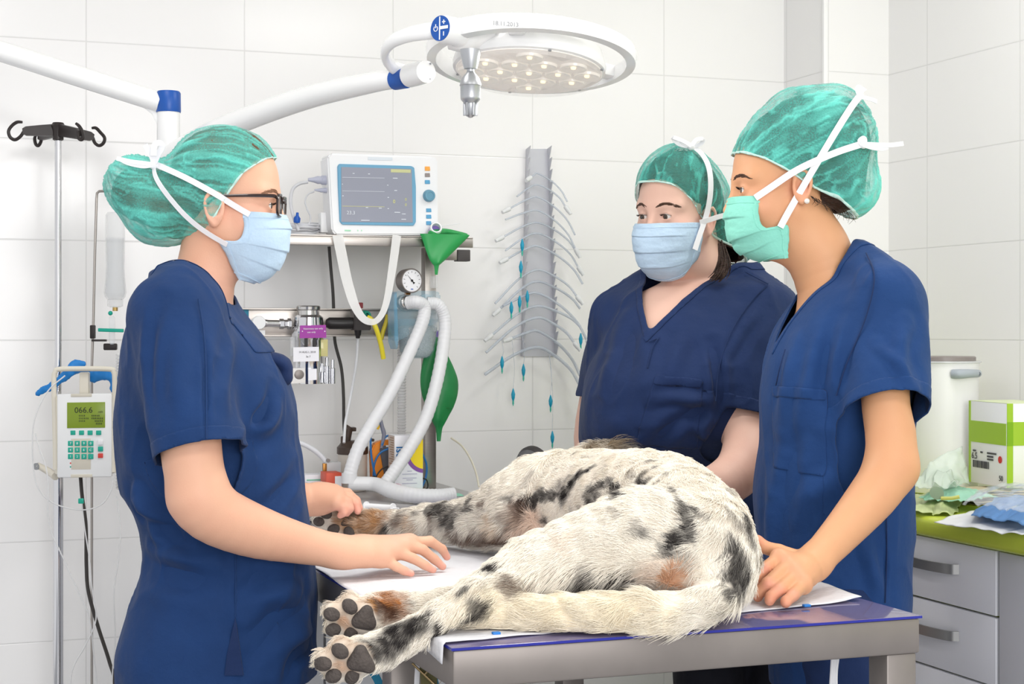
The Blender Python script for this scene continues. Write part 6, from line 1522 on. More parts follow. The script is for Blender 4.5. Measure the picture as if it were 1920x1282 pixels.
# ---- absorber canister with gauge
YC = 3.935
ab = thing('absorber_canister', 'blue-tinted canister of white granules with round pressure gauge on top', 'canister', E(785, 672, YC))
M_BCL = mat('blue_clear', (176, 216, 234), rough=.08, alpha=.24, spec=.7)
face([(738, 550), (744, 545), (820, 545), (827, 551), (826, 600), (815, 608), (745, 640), (740, 632)], YC, .06, 'upper_block', M_BCL, ab, bev=.004)
face([(739, 552), (744, 547), (747, 640), (745, 655), (740, 640)], YC-.004, .06, 'left_wall', mat('blue_clear_edge', (110, 180, 214), rough=.1, alpha=.42), ab, bev=.001)
cc = E(783, 640, YC+.035); zq = lambda y_: zof(y_, YC+.035, 783)
MB().lathe((cc[0], cc[1], 0), CZ, [(zq(672), 0), (zq(672), R_px(24)), (zq(668), R_px(31)), (zq(655), R_px(37)), (zq(600), R_px(40)), (zq(598), R_px(41))], 36).build('bowl', M_BCL, ab)
gr = SDF(); 
MB().lathe((cc[0], cc[1], 0), CZ, [(zq(670), 0), (zq(670), R_px(22)), (zq(666), R_px(29)), (zq(655), R_px(35)), (zq(614), R_px(38)), (zq(610), R_px(30)), (zq(611), 0)], 36).build('granules', mat('soda_lime', (236, 235, 232), rough=.95, var=.22, vscale=420, bump=1.0, bscale=420), ab)
for x_, nm in ((768, 'port'), (806, 'port')):
    MB().lathe(E(x_-8, 567, YC+.01), (0.25, -1, .05), [(-.01, .021), (.004, .021), (.004, .0175), (.010, .0165), (.012, .0135), (.03, .0135)], 28).build(nm, M_BCL if x_ > 790 else M_SIL, ab)
MB().lathe(E(816, 600, YC), CZ, [(zof(622, YC)-zof(600, YC), .011), (0.0, .0115), (.012, .012), (.016, .008), (.016, 0)], 20).build('bag_port', M_CLEAR, ab)
MB().box(E(781, 655, YC-.012), E(784, 620, YC-.008), .0005).build('blue_spindle', mat('spindle_blue', (40, 110, 150), rough=.3), ab)
face([(760, 540), (771, 540), (770, 553), (761, 553)], YC, .012, 'brass_stem', mat('brass_stem', (170, 120, 60), rough=.35, metal=.7), ab, bev=.001)
gc = E(772, 526, YC-.022); ga = nrm(np.array([.22, -1, 0]))
gz = MB().lathe(gc, ga, [(-.030, .0), (-.030, .029), (-.004, .0305), (.0, .0305), (.002, .0295), (.002, .0275), (-.0005, .0272), (-.0005, 0)], 40).build('gauge_case', M_STEEL_D, ab)
gfx = nrm(np.cross(CZ, ga)); gfx = gfx if gfx@CX > 0 else -gfx
fc = MB().lathe(gc, ga, [(0, .0271), (.0008, .0271), (.0008, 0)], 36).build('gauge_dial', mat('dial_white', (238, 238, 242), rough=.35), gz)
b = MB()
for i in range(11):
    a = math.radians(225-27*i); d = gfx*math.cos(a)+CZ*math.sin(a); t_ = np.cross(ga, d); b.obox(gc+ga*.001+d*.0215, [d, t_, ga], (.0022, .0005, .0003))
b.build('scale_marks', M_INK, fc, smooth=False)
a = math.radians(133); d = gfx*math.cos(a)+CZ*math.sin(a); t_ = np.cross(ga, d)
MB().prism([gc+ga*.0014+d*.021, gc+ga*.0014+t_*.0008, gc+ga*.0014-d*.004+t_*.001, gc+ga*.0014-d*.0095+t_*.003, gc+ga*.0014-d*.0095-t_*.003, gc+ga*.0014-d*.004-t_*.001, gc+ga*.0014-t_*.0008], ga*.0005).lathe(gc+ga*.001, ga, [(0, .003), (.0014, .003), (.0014, 0)], 16).build('needle', M_BLACK, fc, smooth=False)
MB().box(gc+ga*.0012-CZ*.021-gfx*.003-[0, .0002, .0012], gc+ga*.0012-CZ*.021+gfx*.003+[0, .0002, .0012]).build('maker_mark', mat('mark_blue', (70, 100, 180), rough=.5), fc, smooth=False)
MB().lathe(E(813, 540, YC+.02), CZ, [(0, .010), (.03, .010), (.03, 0)], 18).build('valve_cap', M_CLEAR, ab)
# ---- breathing hoses
M_HOSE = mat('breathing_hose', (236, 237, 240), rough=.28, alpha=.8, spec=.5)
def H(pts): return [E(x_, y_, y3) for x_, y_, y3 in pts]
hs = [('breathing_hose', 'white breathing hose running from the canister\'s left port down to the bend', H([(764, 568, 3.90), (780, 566, 3.885), (795, 574, 3.89), (793, 600, 3.885), (775, 645, 3.88), (735, 730, 3.86), (700, 790, 3.85), (672, 840, 3.84), (657, 885, 3.835), (655, 905, 3.835)])),
      ('breathing_hose', 'white breathing hose arching from the canister\'s right port to the junction', H([(800, 568, 3.905), (822, 572, 3.90), (834, 600, 3.90), (831, 650, 3.89), (818, 720, 3.87), (798, 785, 3.855), (768, 840, 3.84), (738, 885, 3.835), (716, 915, 3.83)]))]
for nm, lab, P in hs:
    P = np.array(P); X = spline(P, 160); r_ = .0158+.0005*np.sin(np.arange(160)*1.9)
    o = MB().tube(X, r_, 18).build(nm, M_HOSE); tag(o, lab, 'hose', None)
X = spline(np.array(H([(653, 906, 3.835), (676, 906, 3.83), (705, 908, 3.815), (735, 920, 3.76), (775, 929, 3.71), (820, 931, 3.69), (852, 928, 3.69)])), 120)
o = MB().tube(X, np.concatenate([np.full(34, .0165), np.linspace(.0165, .0185, 20), .0185+.0005*np.sin(np.arange(66)*1.9)]), 20).build('breathing_hose', M_HOSE); tag(o, 'thick white hose lying on the worktop edge behind the dog\'s paw', 'hose')
yj = MB().lathe(E(655, 896, 3.835), CZ, [(-.012, .0185), (.012, .0185), (.012, .016)], 20).build('hose_elbow', M_HOSE); tag(yj, 'translucent elbow joining the left breathing hose to the thick hose', 'elbow')
# corrugated clear hose down the upright
k_ = 220; z = np.linspace(zof(640, 4.10, 752), zof(872, 4.10, 752), k_); xy = E(753, 700, 4.10)
o = MB().tube(np.stack([np.full(k_, xy[0]), np.full(k_, xy[1]), z], -1), .0108+.0012*np.sin(np.arange(k_)*1.25), 14).build('corrugated_hose', mat('corrugated_clear', (226, 226, 228), rough=.3, alpha=.55)); tag(o, 'clear corrugated hose hanging straight down by the steel upright', 'hose')
# ---- green rubber bags
M_GBAG = mat('green_rubber', (30, 122, 66), rough=.45, var=.06, vscale=30); M_GBAG2 = mat('green_rubber_light', (44, 156, 82), rough=.4)
def bag(rows, yr, th, nm, m, par):
    rg = []
    rows = spline(np.array(rows, float), 36)
    for y_, l_, r_ in rows:
        c = (E(l_, y_, yr)+E(r_, y_, yr))/2; w_ = (E(r_, y_, yr)-E(l_, y_, yr))[0]/2; t_ = min(th, w_*.8)
        rg.append([c+np.array([w_*math.cos(a), t_*math.sin(a)*(1+.25*math.sin(3*a+y_*.05)), 0]) for a in np.arange(24)/24*2*math.pi])
    return MB().add(*rings_mesh(rg)).build(nm, m, par)
g1 = thing('reservoir_bag', 'large dark green rubber bag hanging from the canister', 'bag', E(824, 622, 3.96))
bag([(629, 809, 822), (642, 804, 826), (660, 797, 836), (690, 790, 851), (715, 788, 859), (740, 791, 858), (762, 799, 851), (780, 806, 841), (795, 813, 833), (804, 817, 829), (827, 819, 826)], 3.955, .016, 'bag', M_GBAG, g1)
MB().lathe(E(815, 632, 3.955), CZ, [(0, .0096), (.002, .0102), (.016, .0102), (.017, .009)], 22).build('collar', mat('violet_collar', (136, 110, 190), rough=.4), g1)
MB().box(E(801, 764.5, 3.938), E(850, 763, 3.942), .0006).build('seam', M_GBAG, g1)
g2 = thing('reservoir_bag', 'bright green rubber bag folded over the right end of the monitor shelf', 'bag', E(835, 441, 3.895))
bag([(439, 787, 879), (441, 788, 880), (450, 792, 872), (462, 796, 860), (474, 800, 848), (486, 805, 836), (495, 811, 826), (499, 814, 823), (515, 815.5, 820.5)], 3.884, .010, 'bag', M_GBAG2, g2)
tp_ = SDF(); tp_.chain([E(812, 437, 3.90), E(835, 434, 3.925), E(872, 440, 3.92)], [.014, .013, .008], .01, 6, flat=(CZ, 1.6)); V, Fc = tp_.mesh(.004, smooth=2); V[:, 2] = np.maximum(V[:, 2], zt_+.001); mk('bag_fold', V, Fc, M_GBAG2, g2)
rc = E(817, 429, 3.90); ra = nrm(np.array([-.15, -1, .35]))
MB().lathe(rc, ra, [(-.012, .0118), (-.012, .0145), (.008, .0150), (.010, .0135), (.010, .0108), (-.010, .0108)], 28).build('ring', M_PWHITE, g2)
MB().lathe(rc, ra, [(-.016, .0142), (-.016, .0152), (-.006, .0154), (-.006, .0145)], 28).build('collar', MATS['violet_collar'], g2)
MB().tube([E(822, 425, 3.92), E(838, 422, 3.92), E(862, 419, 3.92)], [.0012, .001, .0008], 6).build('loose_tie', M_TIE, g2)
# ---- bottle, box, oximeter, cartons on the worktop
bt = thing('humidifier_bottle', 'humidifier bottle with brown screw lid standing behind the left breathing hose', 'bottle', E(661, 905, 4.06)*[1, 1, 0]+[0, 0, CZT+.001])
hb_ = E(661, 880, 4.06); rr2 = 29*4.0/F; M_BRN = mat('brown_lid', (72, 58, 50), rough=.4)
zz = lambda y_: zof(y_, 4.06, 661)
MB().lathe((hb_[0], hb_[1], 0), CZ, [(CZT+.001, 0), (CZT+.001, rr2*.9), (CZT+.006, rr2), (zz(851), rr2), (zz(850), rr2*.9)], 32).build('jar', mat('jar_smoke', (216, 208, 198), rough=.2, alpha=.88), bt)
MB().lathe((hb_[0], hb_[1], 0), CZ, [(zz(851), rr2*1.0), (zz(850), rr2*1.06), (zz(838), rr2*1.06), (zz(835), rr2*.95), (zz(826), rr2*.7), (zz(825), 0)], 32).build('lid', M_BRN, bt)
MB().lathe(E(645, 826, 4.05), CZ, [(-.02, .0085), (.008, .0085), (.011, .0075), (.011, 0)], 16).tube([E(650, 826, 4.06), E(654, 805, 4.06), E(657, 801, 4.06)], [.010, .010, .012], 14).box(E(648, 809, 4.052), E(664, 800, 4.075), .002).build('inlet', M_BRN, bt)
MB().tube([E(676, 824, 4.04), E(690, 824, 4.03), E(701, 825, 4.02)], [.006, .0045, .0036], 12).build('nozzle', M_BRN, bt)
bxx = thing('medicine_carton', 'tall white carton with yellow and violet rings reading Iso behind the hoses', 'box', E(761, 926, 3.93))
xl_, xm, xr_ = E(728, 870, 3.97)[0], E(740, 870, 3.93)[0], E(793, 870, 3.93)[0]; zt2, zb2 = zof(816, 3.93, 760), CZT+.001
MB().box((xm, 3.93, zb2), (xr_, 3.985, zt2), .0008).build('carton', M_CART, bxx)
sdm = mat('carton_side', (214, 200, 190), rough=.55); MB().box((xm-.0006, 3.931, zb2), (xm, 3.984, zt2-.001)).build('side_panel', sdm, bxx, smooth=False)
b = MB()
for i in range(22):
    z = zt2-.008-.0058*i; b.box((xm-.0010, 3.936, z), (xm-.0006, 3.936+.044*(.5+.5*rng2.random()), z+.0022))
b.build('side_print', mat('print_tan', (170, 140, 110), rough=.6), bxx, smooth=False)
CF = lambda x_, y_: E(x_, y_, 3.9294)
def disc_sector(cx, cy, r0, r1, a0, a1, m, nm, off):
    aa = np.linspace(math.radians(a0), math.radians(a1), 28); c_ = CF(cx, cy)-[0, off, 0]
    P = []
    for a in aa: P.append(c_+np.array([r1*math.cos(a), 0, r1*math.sin(a)]))
    for a in aa[::-1]: P.append(c_+np.array([r0*math.cos(a), 0, r0*math.sin(a)]))
    P = [np.array([np.clip(p[0], xm+.0005, xr_-.0002), p[1], np.clip(p[2], zb2+.0005, zt2)]) for p in P]
    rg = [[P[i], P[2*28-1-i], P[2*28-1-i]+[0, .0003, 0], P[i]+[0, .0003, 0]] for i in range(28)]
    MB().add(*rings_mesh(rg)).build(nm, m, bxx, smooth=False)
disc_sector(797, 848, .001, .041, 90, 270, mat('print_yellow', (244, 216, 34), rough=.5), 'yellow_disc', .0001)
disc_sector(797, 848, .041, .051, 90, 270, mat('print_violet', (134, 84, 160), rough=.5), 'violet_ring', .0001)
disc_sector(742, 926, .001, .020, 0, 95, mat('print_pale_yellow', (240, 226, 130), rough=.5), 'yellow_disc', .0001)
disc_sector(742, 926, .020, .026, 0, 95, mat('print_pink', (222, 164, 186), rough=.5), 'pink_ring', .0001)
text('brand_text', 'Iso', CF(749, 848)-[0, .0002, 0], (0, 0, -1), (1, 0, 0), .026, mat('print_blue', (28, 110, 176), rough=.5), bxx, .0002, bold=.0004)
b = MB()
for y_, w_ in ((883, 10), (888.5, 32), (896, 30), (899.5, 14), (906, 32)):
    p = CF(768, y_); b.box(p-[w_*.0006, .0003, .0006], p+[w_*.0006, 0, .0006])
b.build('print_lines', mat('print_lilac', (168, 166, 196), rough=.6), bxx, smooth=False)
ox = thing('pulse_oximeter', 'orange and grey handheld meter leaning behind the white carton', 'meter', E(716, 910, 4.04))
pts = [(699, 900), (697, 845), (702, 832), (715, 826), (735, 824), (738, 830), (740, 905), (712, 908)]
frontpoly(pts, 4.02, .03, 'shell', mat('meter_orange', (236, 142, 44), rough=.4), ox, .003)
frontpoly([(712, 842), (718, 836), (738, 833), (739, 895), (722, 897)], 4.016, .006, 'face', mat('meter_grey', (92, 92, 98), rough=.4), ox, .001)
MB().box(E(724, 838, 4.0145), E(735, 834, 4.0165)).build('name_plate', M_PWHITE, ox, smooth=False)
M_BC = mat('cable_blue', (36, 108, 172), rough=.4)
for lab, P, r_ in [('blue sensor cable arching up over the orange meter', L([(707, 905), (697, 860), (695, 820), (700, 795), (706, 782), (711, 785), (716, 805), (722, 830)], [3.99, 4.0, 4.03]), .0027), ('blue sensor cable looped in front of the orange meter', L([(700, 900), (702, 870), (712, 850), (726, 842), (736, 838)], 4.0), .0026), ('blue sensor cable curling out right of the white carton', L([(792, 850), (799, 868), (800, 885), (796, 902), (790, 915)], 4.0), .0027), ('thin blue cable crossing above the orange meter', L([(716, 835), (722, 820), (732, 816), (740, 820)], 4.01), .0026)]:
    pipe('sensor_cable', lab, P, r_, M_BC, 'cable', 8, 40)
pipe('black_wire', 'black wire looping on the worktop before the orange meter', L([(696, 905), (700, 893), (708, 898), (714, 912), (705, 897), (715, 880), (730, 873), (742, 876)], 3.985), .0018, M_BLACK, 'wire', 8, 60)
pipe('black_wire', 'black wire loop right of the white carton', L([(792, 896), (800, 900), (802, 912), (796, 922), (790, 924)], 3.96), .0018, M_BLACK, 'wire', 8, 40)
o = frontpoly([(702, 785), (708, 782), (713, 800), (710, 806), (705, 803)], 4.02, .006, 'sensor_clip', mat('clip_yellow', (246, 196, 30), rough=.45), None, .001); tag(o, 'yellow sensor clip hanging on the blue cable', 'clip')
o = MB().tube(L([(714, 784), (717, 800), (720, 815), (715, 840)], 4.012), [.003, .0045, .0055, .0035], 10, 20).build('sensor_plug', mat('plug_grey', (128, 130, 146), rough=.45)); tag(o, 'grey plug on the cable above the orange meter', 'plug')
for nm, lab, x0_, x1_, y0_, y1_, yr, m in [('pill_carton', 'white and green carton lying flat beside the nurse\'s scrub top', 572, 626, 889, 925, 4.02, M_CART), ('pill_carton', 'red carton with white end behind the nurse\'s far hand', 612, 641, 886, 916, 3.93, mat('carton_red', (214, 86, 62), rough=.5)), ('pill_carton', 'small white carton with violet print before the red one', 583, 614, 906, 930, 3.90, M_CART)]:
    a_, c_ = E(x0_, y1_, yr), E(x1_, y0_, yr); t = thing(nm, lab, 'box', ((a_[0]+c_[0])/2, yr+.03, CZT))
    MB().box((a_[0], yr, CZT+.0008), (c_[0], yr+.06, c_[2]), .0008).build('carton', m, t)
    if m is M_CART: MB().box((a_[0]+.004, yr-.0006, c_[2]-.014), (c_[0]-.006, yr, c_[2]-.011)).build('print_lines', mat('print_mint', (130, 204, 176), rough=.6) if x0_ < 580 else MATS['print_violet'], t, smooth=False)
    else: MB().box(((a_[0]+c_[0])/2+.002, yr-.0006, CZT+.002), (c_[0]-.001, yr, c_[2]-.008)).build('white_end', M_CART, t, smooth=False)
cl_ = thing('tube_clamp', 'grey clamp block holding the white hose left of the bottle', 'clamp', E(620, 885, 4.0))
MB().box(E(610, 888, 4.0), E(634, 864, 4.03), .002).build('block', mat('clamp_grey', (196, 198, 200), rough=.4), cl_); MB().lathe(E(616, 863, 3.998), (0, -1, 0), [(-.01, .004), (.002, .004), (.002, 0)], 12).build('screw', M_STEEL_D, cl_)
MB().box(E(606, 892, 3.999), E(611, 868, 4.01), .001).build('jaw', MATS['brass_stem'], cl_)
pipe('white_hose', 'white hose bowing down from the nurse\'s side to the grey clamp', L([(548, 826), (572, 834), (592, 846), (606, 859), (613, 870)], 4.02), .0062, mat('hose_white', (222, 224, 230), rough=.35), 'hose')
pipe('cream_tube', 'thin cream tube curving down the wall towards the dog\'s mask', L([(846, 821), (866, 836), (882, 860), (893, 888), (898, 912)], [4.22, 4.1, 3.9]), .0026, mat('cream_tube', (232, 226, 206), rough=.4), 'tube')
o = sheet('mint_drape', [E(770, 930, 3.84)[:2], (E(870, 930, 3.84)[0], 3.84), (E(870, 930, 3.84)[0], 4.0), (E(800, 925, 4.0)[0], 4.0)], CZT+.001, mat('mint_drape', (150, 212, 188), rough=.8), n=20, fn=lambda P, U, W: P+np.stack([0*U, 0*U, .004*np.abs(fbm(np.stack([U*4, W*4, U*0], -1), 2, 2))], -1)); tag(o, 'mint green paper lying at the right end of the grey worktop', 'drape')
# syringe on the table behind the paw
sy = thing('syringe', 'white syringe lying on the table just behind the dog\'s front paw', 'syringe', q(715, 950, 3.60))
sa, sb = q(686, 949, 3.62), q(748, 953, 3.57); d = nrm(sb-sa); Ls_ = np.linalg.norm(sb-sa)
MB().lathe(sa, d, [(0, .0), (0, .011), (.003, .011), (.003, .007), (Ls_*.8, .007), (Ls_*.8, .002), (Ls_, .0016)], 18).build('barrel', mat('syringe_white', (240, 241, 244), rough=.3), sy)
MB().lathe(sb-d*.018, d, [(0, .0), (0, .0105), (.003, .0105), (.003, 0)], 18).build('flange', MATS['syringe_white'], sy)
# ---- breathing mask over the dog's muzzle
mk2 = thing('breathing_mask', 'clear cone mask with black rubber rim over the dog\'s muzzle', 'mask', q(960, 900, 3.50))
mc = q(1004, 877, 3.47); ma = nrm(v(-.66, -.68, -.22))
MB().lathe(mc, ma, [(-.004, .0), (-.004, .026), (-.006, .042), (-.002, .048), (.006, .048), (.014, .044), (.016, .030), (.017, 0)], 36).build('rubber_rim', M_RUB, mk2)
MB().lathe(mc, ma, [(.012, .0445), (.03, .038), (.07, .027), (.095, .017), (.10, .012), (.122, .0115)], 32).build('cone', mat('mask_clear', (236, 240, 244), rough=.06, alpha=.09, spec=.7), mk2)
MB().lathe(mc, ma, [(.112, .0125), (.126, .0125), (.126, .006), (.112, .006)], 20).build('port', M_RUB, mk2)
# ------------------------------------------------------------------ tube rack on the back wall
YW = YB-.004
rk = thing('tube_rack', 'grey metal wall channel with toothed edges holding curved clear tubes', 'rack', py_(1008, 668, YB-.03))
M_RACK = mat('rack_grey', (206, 207, 214), rough=.45)
tl, tr_, bl, br = [py_(x_, y_, YW) for x_, y_ in [(987, 279), (1026, 279), (977, 668), (1040, 668)]]
MB().prism([tl, tr_, br, bl], (0, .003, 0)).build('back_plate', M_RACK, rk, smooth=False)
dep = -.032
for nm, a, b_ in (('flange', tl, bl), ('flange', tr_, br)):
    k_ = 18; P = [a+np.array([0, .001, 0])]; ts = np.linspace(0, 1, k_+1)
    for i in range(k_):
        c0 = a+(b_-a)*ts[i]; c1 = a+(b_-a)*(ts[i]+(ts[i+1]-ts[i])*.92)
        P += [c0+np.array([0, dep*1.0, 0.006]), c1+np.array([0, dep*.35, 0])]
    P.append(b_+np.array([0, dep, 0])); P.append(b_+np.array([0, .001, 0]))
    MB().prism(P, (.0016, 0, 0)).build(nm, M_RACK, rk, smooth=False)
M_ETT = mat('tube_pvc', (206, 214, 226), rough=.2, alpha=.55, spec=.6)
M_CON = mat('tube_connector', (238, 240, 242), rough=.3, alpha=.9)
M_BAL = mat('pilot_balloon_blue', (24, 160, 196), rough=.3); M_VAL = mat('pilot_valve', (70, 190, 170), rough=.4)
AR = [((240, 190), (265, 176), (380, 285), 3), ((185, 265), (265, 220), (370, 300), 3.2), ((160, 310), (265, 268), (410, 415), 3.4), ((140, 355), (265, 320), (410, 465), 3.4), ((135, 420), (265, 367), (415, 480), 3.6), ((140, 475), (265, 408), (420, 535), 3.6), ((150, 505), (265, 458), (440, 605), 4),
      ((100, 680), (265, 550), (415, 650), 4), ((120, 700), (265, 595), (430, 700), 4.4), ((130, 690), (265, 640), (455, 820), 4.6), ((90, 800), (265, 690), (430, 770), 4.8), ((65, 870), (265, 735), (405, 830), 5), ((165, 815), (265, 787), (430, 960), 5.4), ((60, 955), (265, 850), (425, 990), 5.8)]
BAL = {6: [(205, 455)], 7: [(200, 540)], 8: [(195, 675), (225, 655)], 9: [(163, 698)], 10: [(432, 820)], 11: [(127, 910)], 12: [(210, 940), (170, 1035)], 13: [(315, 1060), (322, 1200)]}
ORD = ['topmost', 'second from the top', 'third from the top', 'fourth from the top', 'fifth from the top', 'sixth from the top', 'seventh from the top', 'seventh from the bottom', 'sixth from the bottom', 'fifth from the bottom', 'fourth from the bottom', 'third from the bottom', 'second from the bottom', 'lowest']
W_ = lambda p, y_: py_(880+p[0]/2.068, 240+p[1]/2.068, y_)
for i, (l_, a_, r_, rad) in enumerate(AR):
    yc = YW-.040-.0085*(i % 4)
    m1 = ((l_[0]*.45+a_[0]*.55), a_[1]+(l_[1]-a_[1])*.28); m2 = (a_[0]*.55+r_[0]*.45, a_[1]+(r_[1]-a_[1])*.26); m3 = (a_[0]*.2+r_[0]*.8, a_[1]+(r_[1]-a_[1])*.62)
    P = [W_(l_, yc-.012), W_(m1, yc), W_(a_, yc), W_(m2, yc), W_(m3, yc-.003), W_(r_, yc-.012)]
    t = thing('endotracheal_tube', f'clear curved tube, {ORD[i]} in the grey wall rack'+(', blue balloon' if i in BAL else ''), 'tube', P[2], 'clear tubes in the wall rack')
    MB().tube(P, rad*.00078, 10, 44).build('shaft', M_ETT, t)
    d = nrm(P[-1]-P[-2]) if i % 2 else nrm(P[0]-P[1]); e = P[-1] if i % 2 else P[0]
    MB().lathe(e, d, [(0, rad*.0008), (.004, .0066), (.018, .0066), (.022, .0052), (.03, .005)], 14).build('connector', M_CON, t)
    for bp_ in BAL.get(i, []):
        c = W_(bp_, yc-.02); st = min(spline(np.array(P), 30), key=lambda p: abs((p-c)@np.array([1, 0, 0]))+.2*abs(p[2]-c[2]))
        MB().tube([st, (st+c)/2+np.array([.004, -.004, 0]), c+np.array([0, 0, .016])], .0007, 6, 14).build('pilot_line', M_ETT, t)
        bl_ = MB().lathe(c+np.array([0, 0, .018]), (-.0, 0, -1), [(0, .0012), (.006, .003), (.016, .0056), (.026, .0046), (.033, .0022)], 14).build('pilot_balloon', M_BAL, t)
        MB().lathe(c-np.array([0, 0, .015]), (0, 0, -1), [(0, .0024), (.01, .0024), (.01, .0014), (.014, .0014)], 10).build('valve', M_VAL, bl_)
# ------------------------------------------------------------------ things on the lime worktop and below the table
bk = thing('bucket', 'tall white bucket with grey carrying handle on the lime worktop', 'bucket', q(1768, 940, 4.15)*[1, 1, 0]+[0, 0, LZ])
bx = q(1766, 940, 4.15); bz = lambda py: q(1766, py, 4.15)[2]; M_BKT = mat('bucket_white', (243, 243, 241), rough=.35, var=.01)
MB().lathe((bx[0], bx[1], 0), CZ, [(LZ+.001, 0), (LZ+.001, .083), (LZ+.004, .087), (bz(690), .090), (bz(677), .091)], 48).build('body', M_BKT, bk)
MB().lathe((bx[0], bx[1], 0), CZ, [(bz(680), .091), (bz(679), .0965), (bz(676.5), .0965), (bz(676), .086)], 48).build('rim', mat('clear_rim', (225, 226, 228), rough=.2, alpha=.8), bk)
MB().lathe((bx[0], bx[1], 0), CZ, [(bz(677), .083), (bz(669), .083), (bz(667.5), .080), (bz(667.5), 0)], 48).build('lid', mat('taupe_lid', (140, 132, 128), rough=.35), bk)
hc0, hc1 = q(1786, 701, 4.06), q(1834, 700, 4.10)
MB().tube([hc0, q(1800, 701, 4.05), q(1820, 700, 4.065), hc1], [.0115, .0118, .0105, .0095], 16, 20).build('handle', mat('handle_grey', (170, 178, 186), rough=.4), bk)
MB().lathe(q(1834, 700.5, 4.085), nrm(-CD+.2*CX), [(0, .005), (.004, .005), (.004, .0)], 14).build('handle_bore', mat('bore_dark', (96, 102, 110), rough=.5), bk)
# carton of gloves
A0 = q(1888, 915, 3.86); B0 = q(1817, 902, 4.03); top_ = 1.16; bot_ = A0[2]
A0 = np.array([A0[0], A0[1], bot_]); B0 = np.array([B0[0], B0[1], bot_]); fdir = nrm(A0-B0); wl = np.linalg.norm(A0-B0); rdir = np.array([-fdir[1], fdir[0], 0]); rdir = rdir if rdir@CX > 0 else -rdir
gb = thing('glove_carton', 'white and lime green glove carton standing on paper wrappers by the bucket', 'box', A0)
c = (A0+B0)/2+rdir*.06; c[2] = (bot_+top_)/2; H2 = (top_-bot_)/2
M_CLIM = mat('carton_lime', (160, 196, 52), rough=.5); M_CLIM2 = mat('carton_lime_dark', (126, 172, 20), rough=.5)
MB().obox(c, [fdir, rdir, CZ], (wl/2, .06, H2), .0012).build('carton', M_CART, gb)
nf = -rdir
def onface(s0, s1, z0, z1, m, nm, t=.0006):   # front (left) face
    p = B0+fdir*(s0+s1)/2*wl+nf*t/2; p[2] = bot_+(z0+z1)/2*2*H2
    return MB().obox(p, [fdir, nf, CZ], ((s1-s0)/2*wl, t, (z1-z0)*H2)).build(nm, m, gb, smooth=False)
def onside(s0, s1, z0, z1, m, nm, t=.0006):   # face turned right
    p = A0+rdir*(s0+s1)/2*.12+fdir*t/2; p[2] = bot_+(z0+z1)/2*2*H2
    return MB().obox(p, [rdir, fdir, CZ], ((s1-s0)/2*.12, t, (z1-z0)*H2)).build(nm, m, gb, smooth=False)
onface(0, .985, .50, .76, M_CLIM, 'colour_band'); onface(0, .05, .0, 1, M_CLIM, 'edge_band', .0007); onside(0, .13, 0, 1, M_CLIM, 'edge_band'); onside(.13, 1, .5, .78, M_CLIM, 'colour_band'); onside(0, .13, .5, .78, M_CLIM2, 'band_crossing', .0009)
p = B0+rdir*.06; MB().obox((A0+B0)/2+rdir*.06+np.array([0, 0, 2*H2+.0004]), [fdir, rdir, CZ], (wl/2, .06, .0005)).build('lid_band', mat('carton_lime_pale', (222, 232, 190), rough=.5), gb, smooth=False)
FP = lambda s_, z_, t=.0015: np.array([*(B0+fdir*s_*wl+nf*t)[:2], bot_+z_*2*H2])
MB().lathe(FP(.84, .325), nf, [(0, .0085), (.0004, .0085), (.0004, 0)], 24).build('red_dot', mat('dot_red', (206, 44, 40), rough=.5), gb)
text('size_print', '6.5', FP(.16, .33), fdir, CZ, .022, M_INK, gb); text('count_print', '50', FP(.86, .10), fdir, CZ, .018, M_INK, gb)
b = MB(); x_ = .12
while x_ < .55:
    w_ = RNG.choice([.006, .01, .016]); b.obox(FP(x_+w_/2, .235), [fdir, nf, CZ], (w_/2*wl, .0003, .0085)); x_ += w_+RNG.choice([.008, .014])
b.build('barcode', M_INK, gb, smooth=False)
b = MB()
for yy, x0, x1 in ((.395, .12, .2), (.385, .32, .38), (.385, .5, .74), (.345, .5, .66), (.31, .5, .66)): b.obox(FP((x0+x1)/2, yy), [fdir, nf, CZ], ((x1-x0)/2*wl, .0003, .002))
b.build('print_lines', M_INK, gb, smooth=False)
# heap of paper wrappers the carton stands on
M_KRAFT = mat('wrapper_paper', (206, 194, 162), rough=.8)
for i in range(6):
    cc = q(1852-4*(i % 2), 905, 3.93); zz = LZ+.002+.0055*i; s_ = np.array([[-.10, -.07], [.08, -.085], [.10, .07], [-.08, .08]])*(1.05-.03*i)
    ang = RNG.normal()*.18; R2 = np.array([[math.cos(ang), -math.sin(ang)], [math.sin(ang), math.cos(ang)]]); s_ = s_@R2.T+cc[:2]+RNG.normal(size=2)*.006; s_[:, 0] = np.minimum(s_[:, 0], XR-.006)
    o = sheet('paper_wrapper', s_, zz, M_KRAFT, n=16, fn=lambda P, U, W, k=i: P+np.stack([0*U, 0*U, .0022*np.abs(fbm(np.stack([U*5, W*5, U*0+k], -1), 2, k))], -1), thick=.0008)
    tag(o, 'flat tan paper wrapper in the pile under the glove carton', 'wrapper', 'paper wrappers under the glove carton')
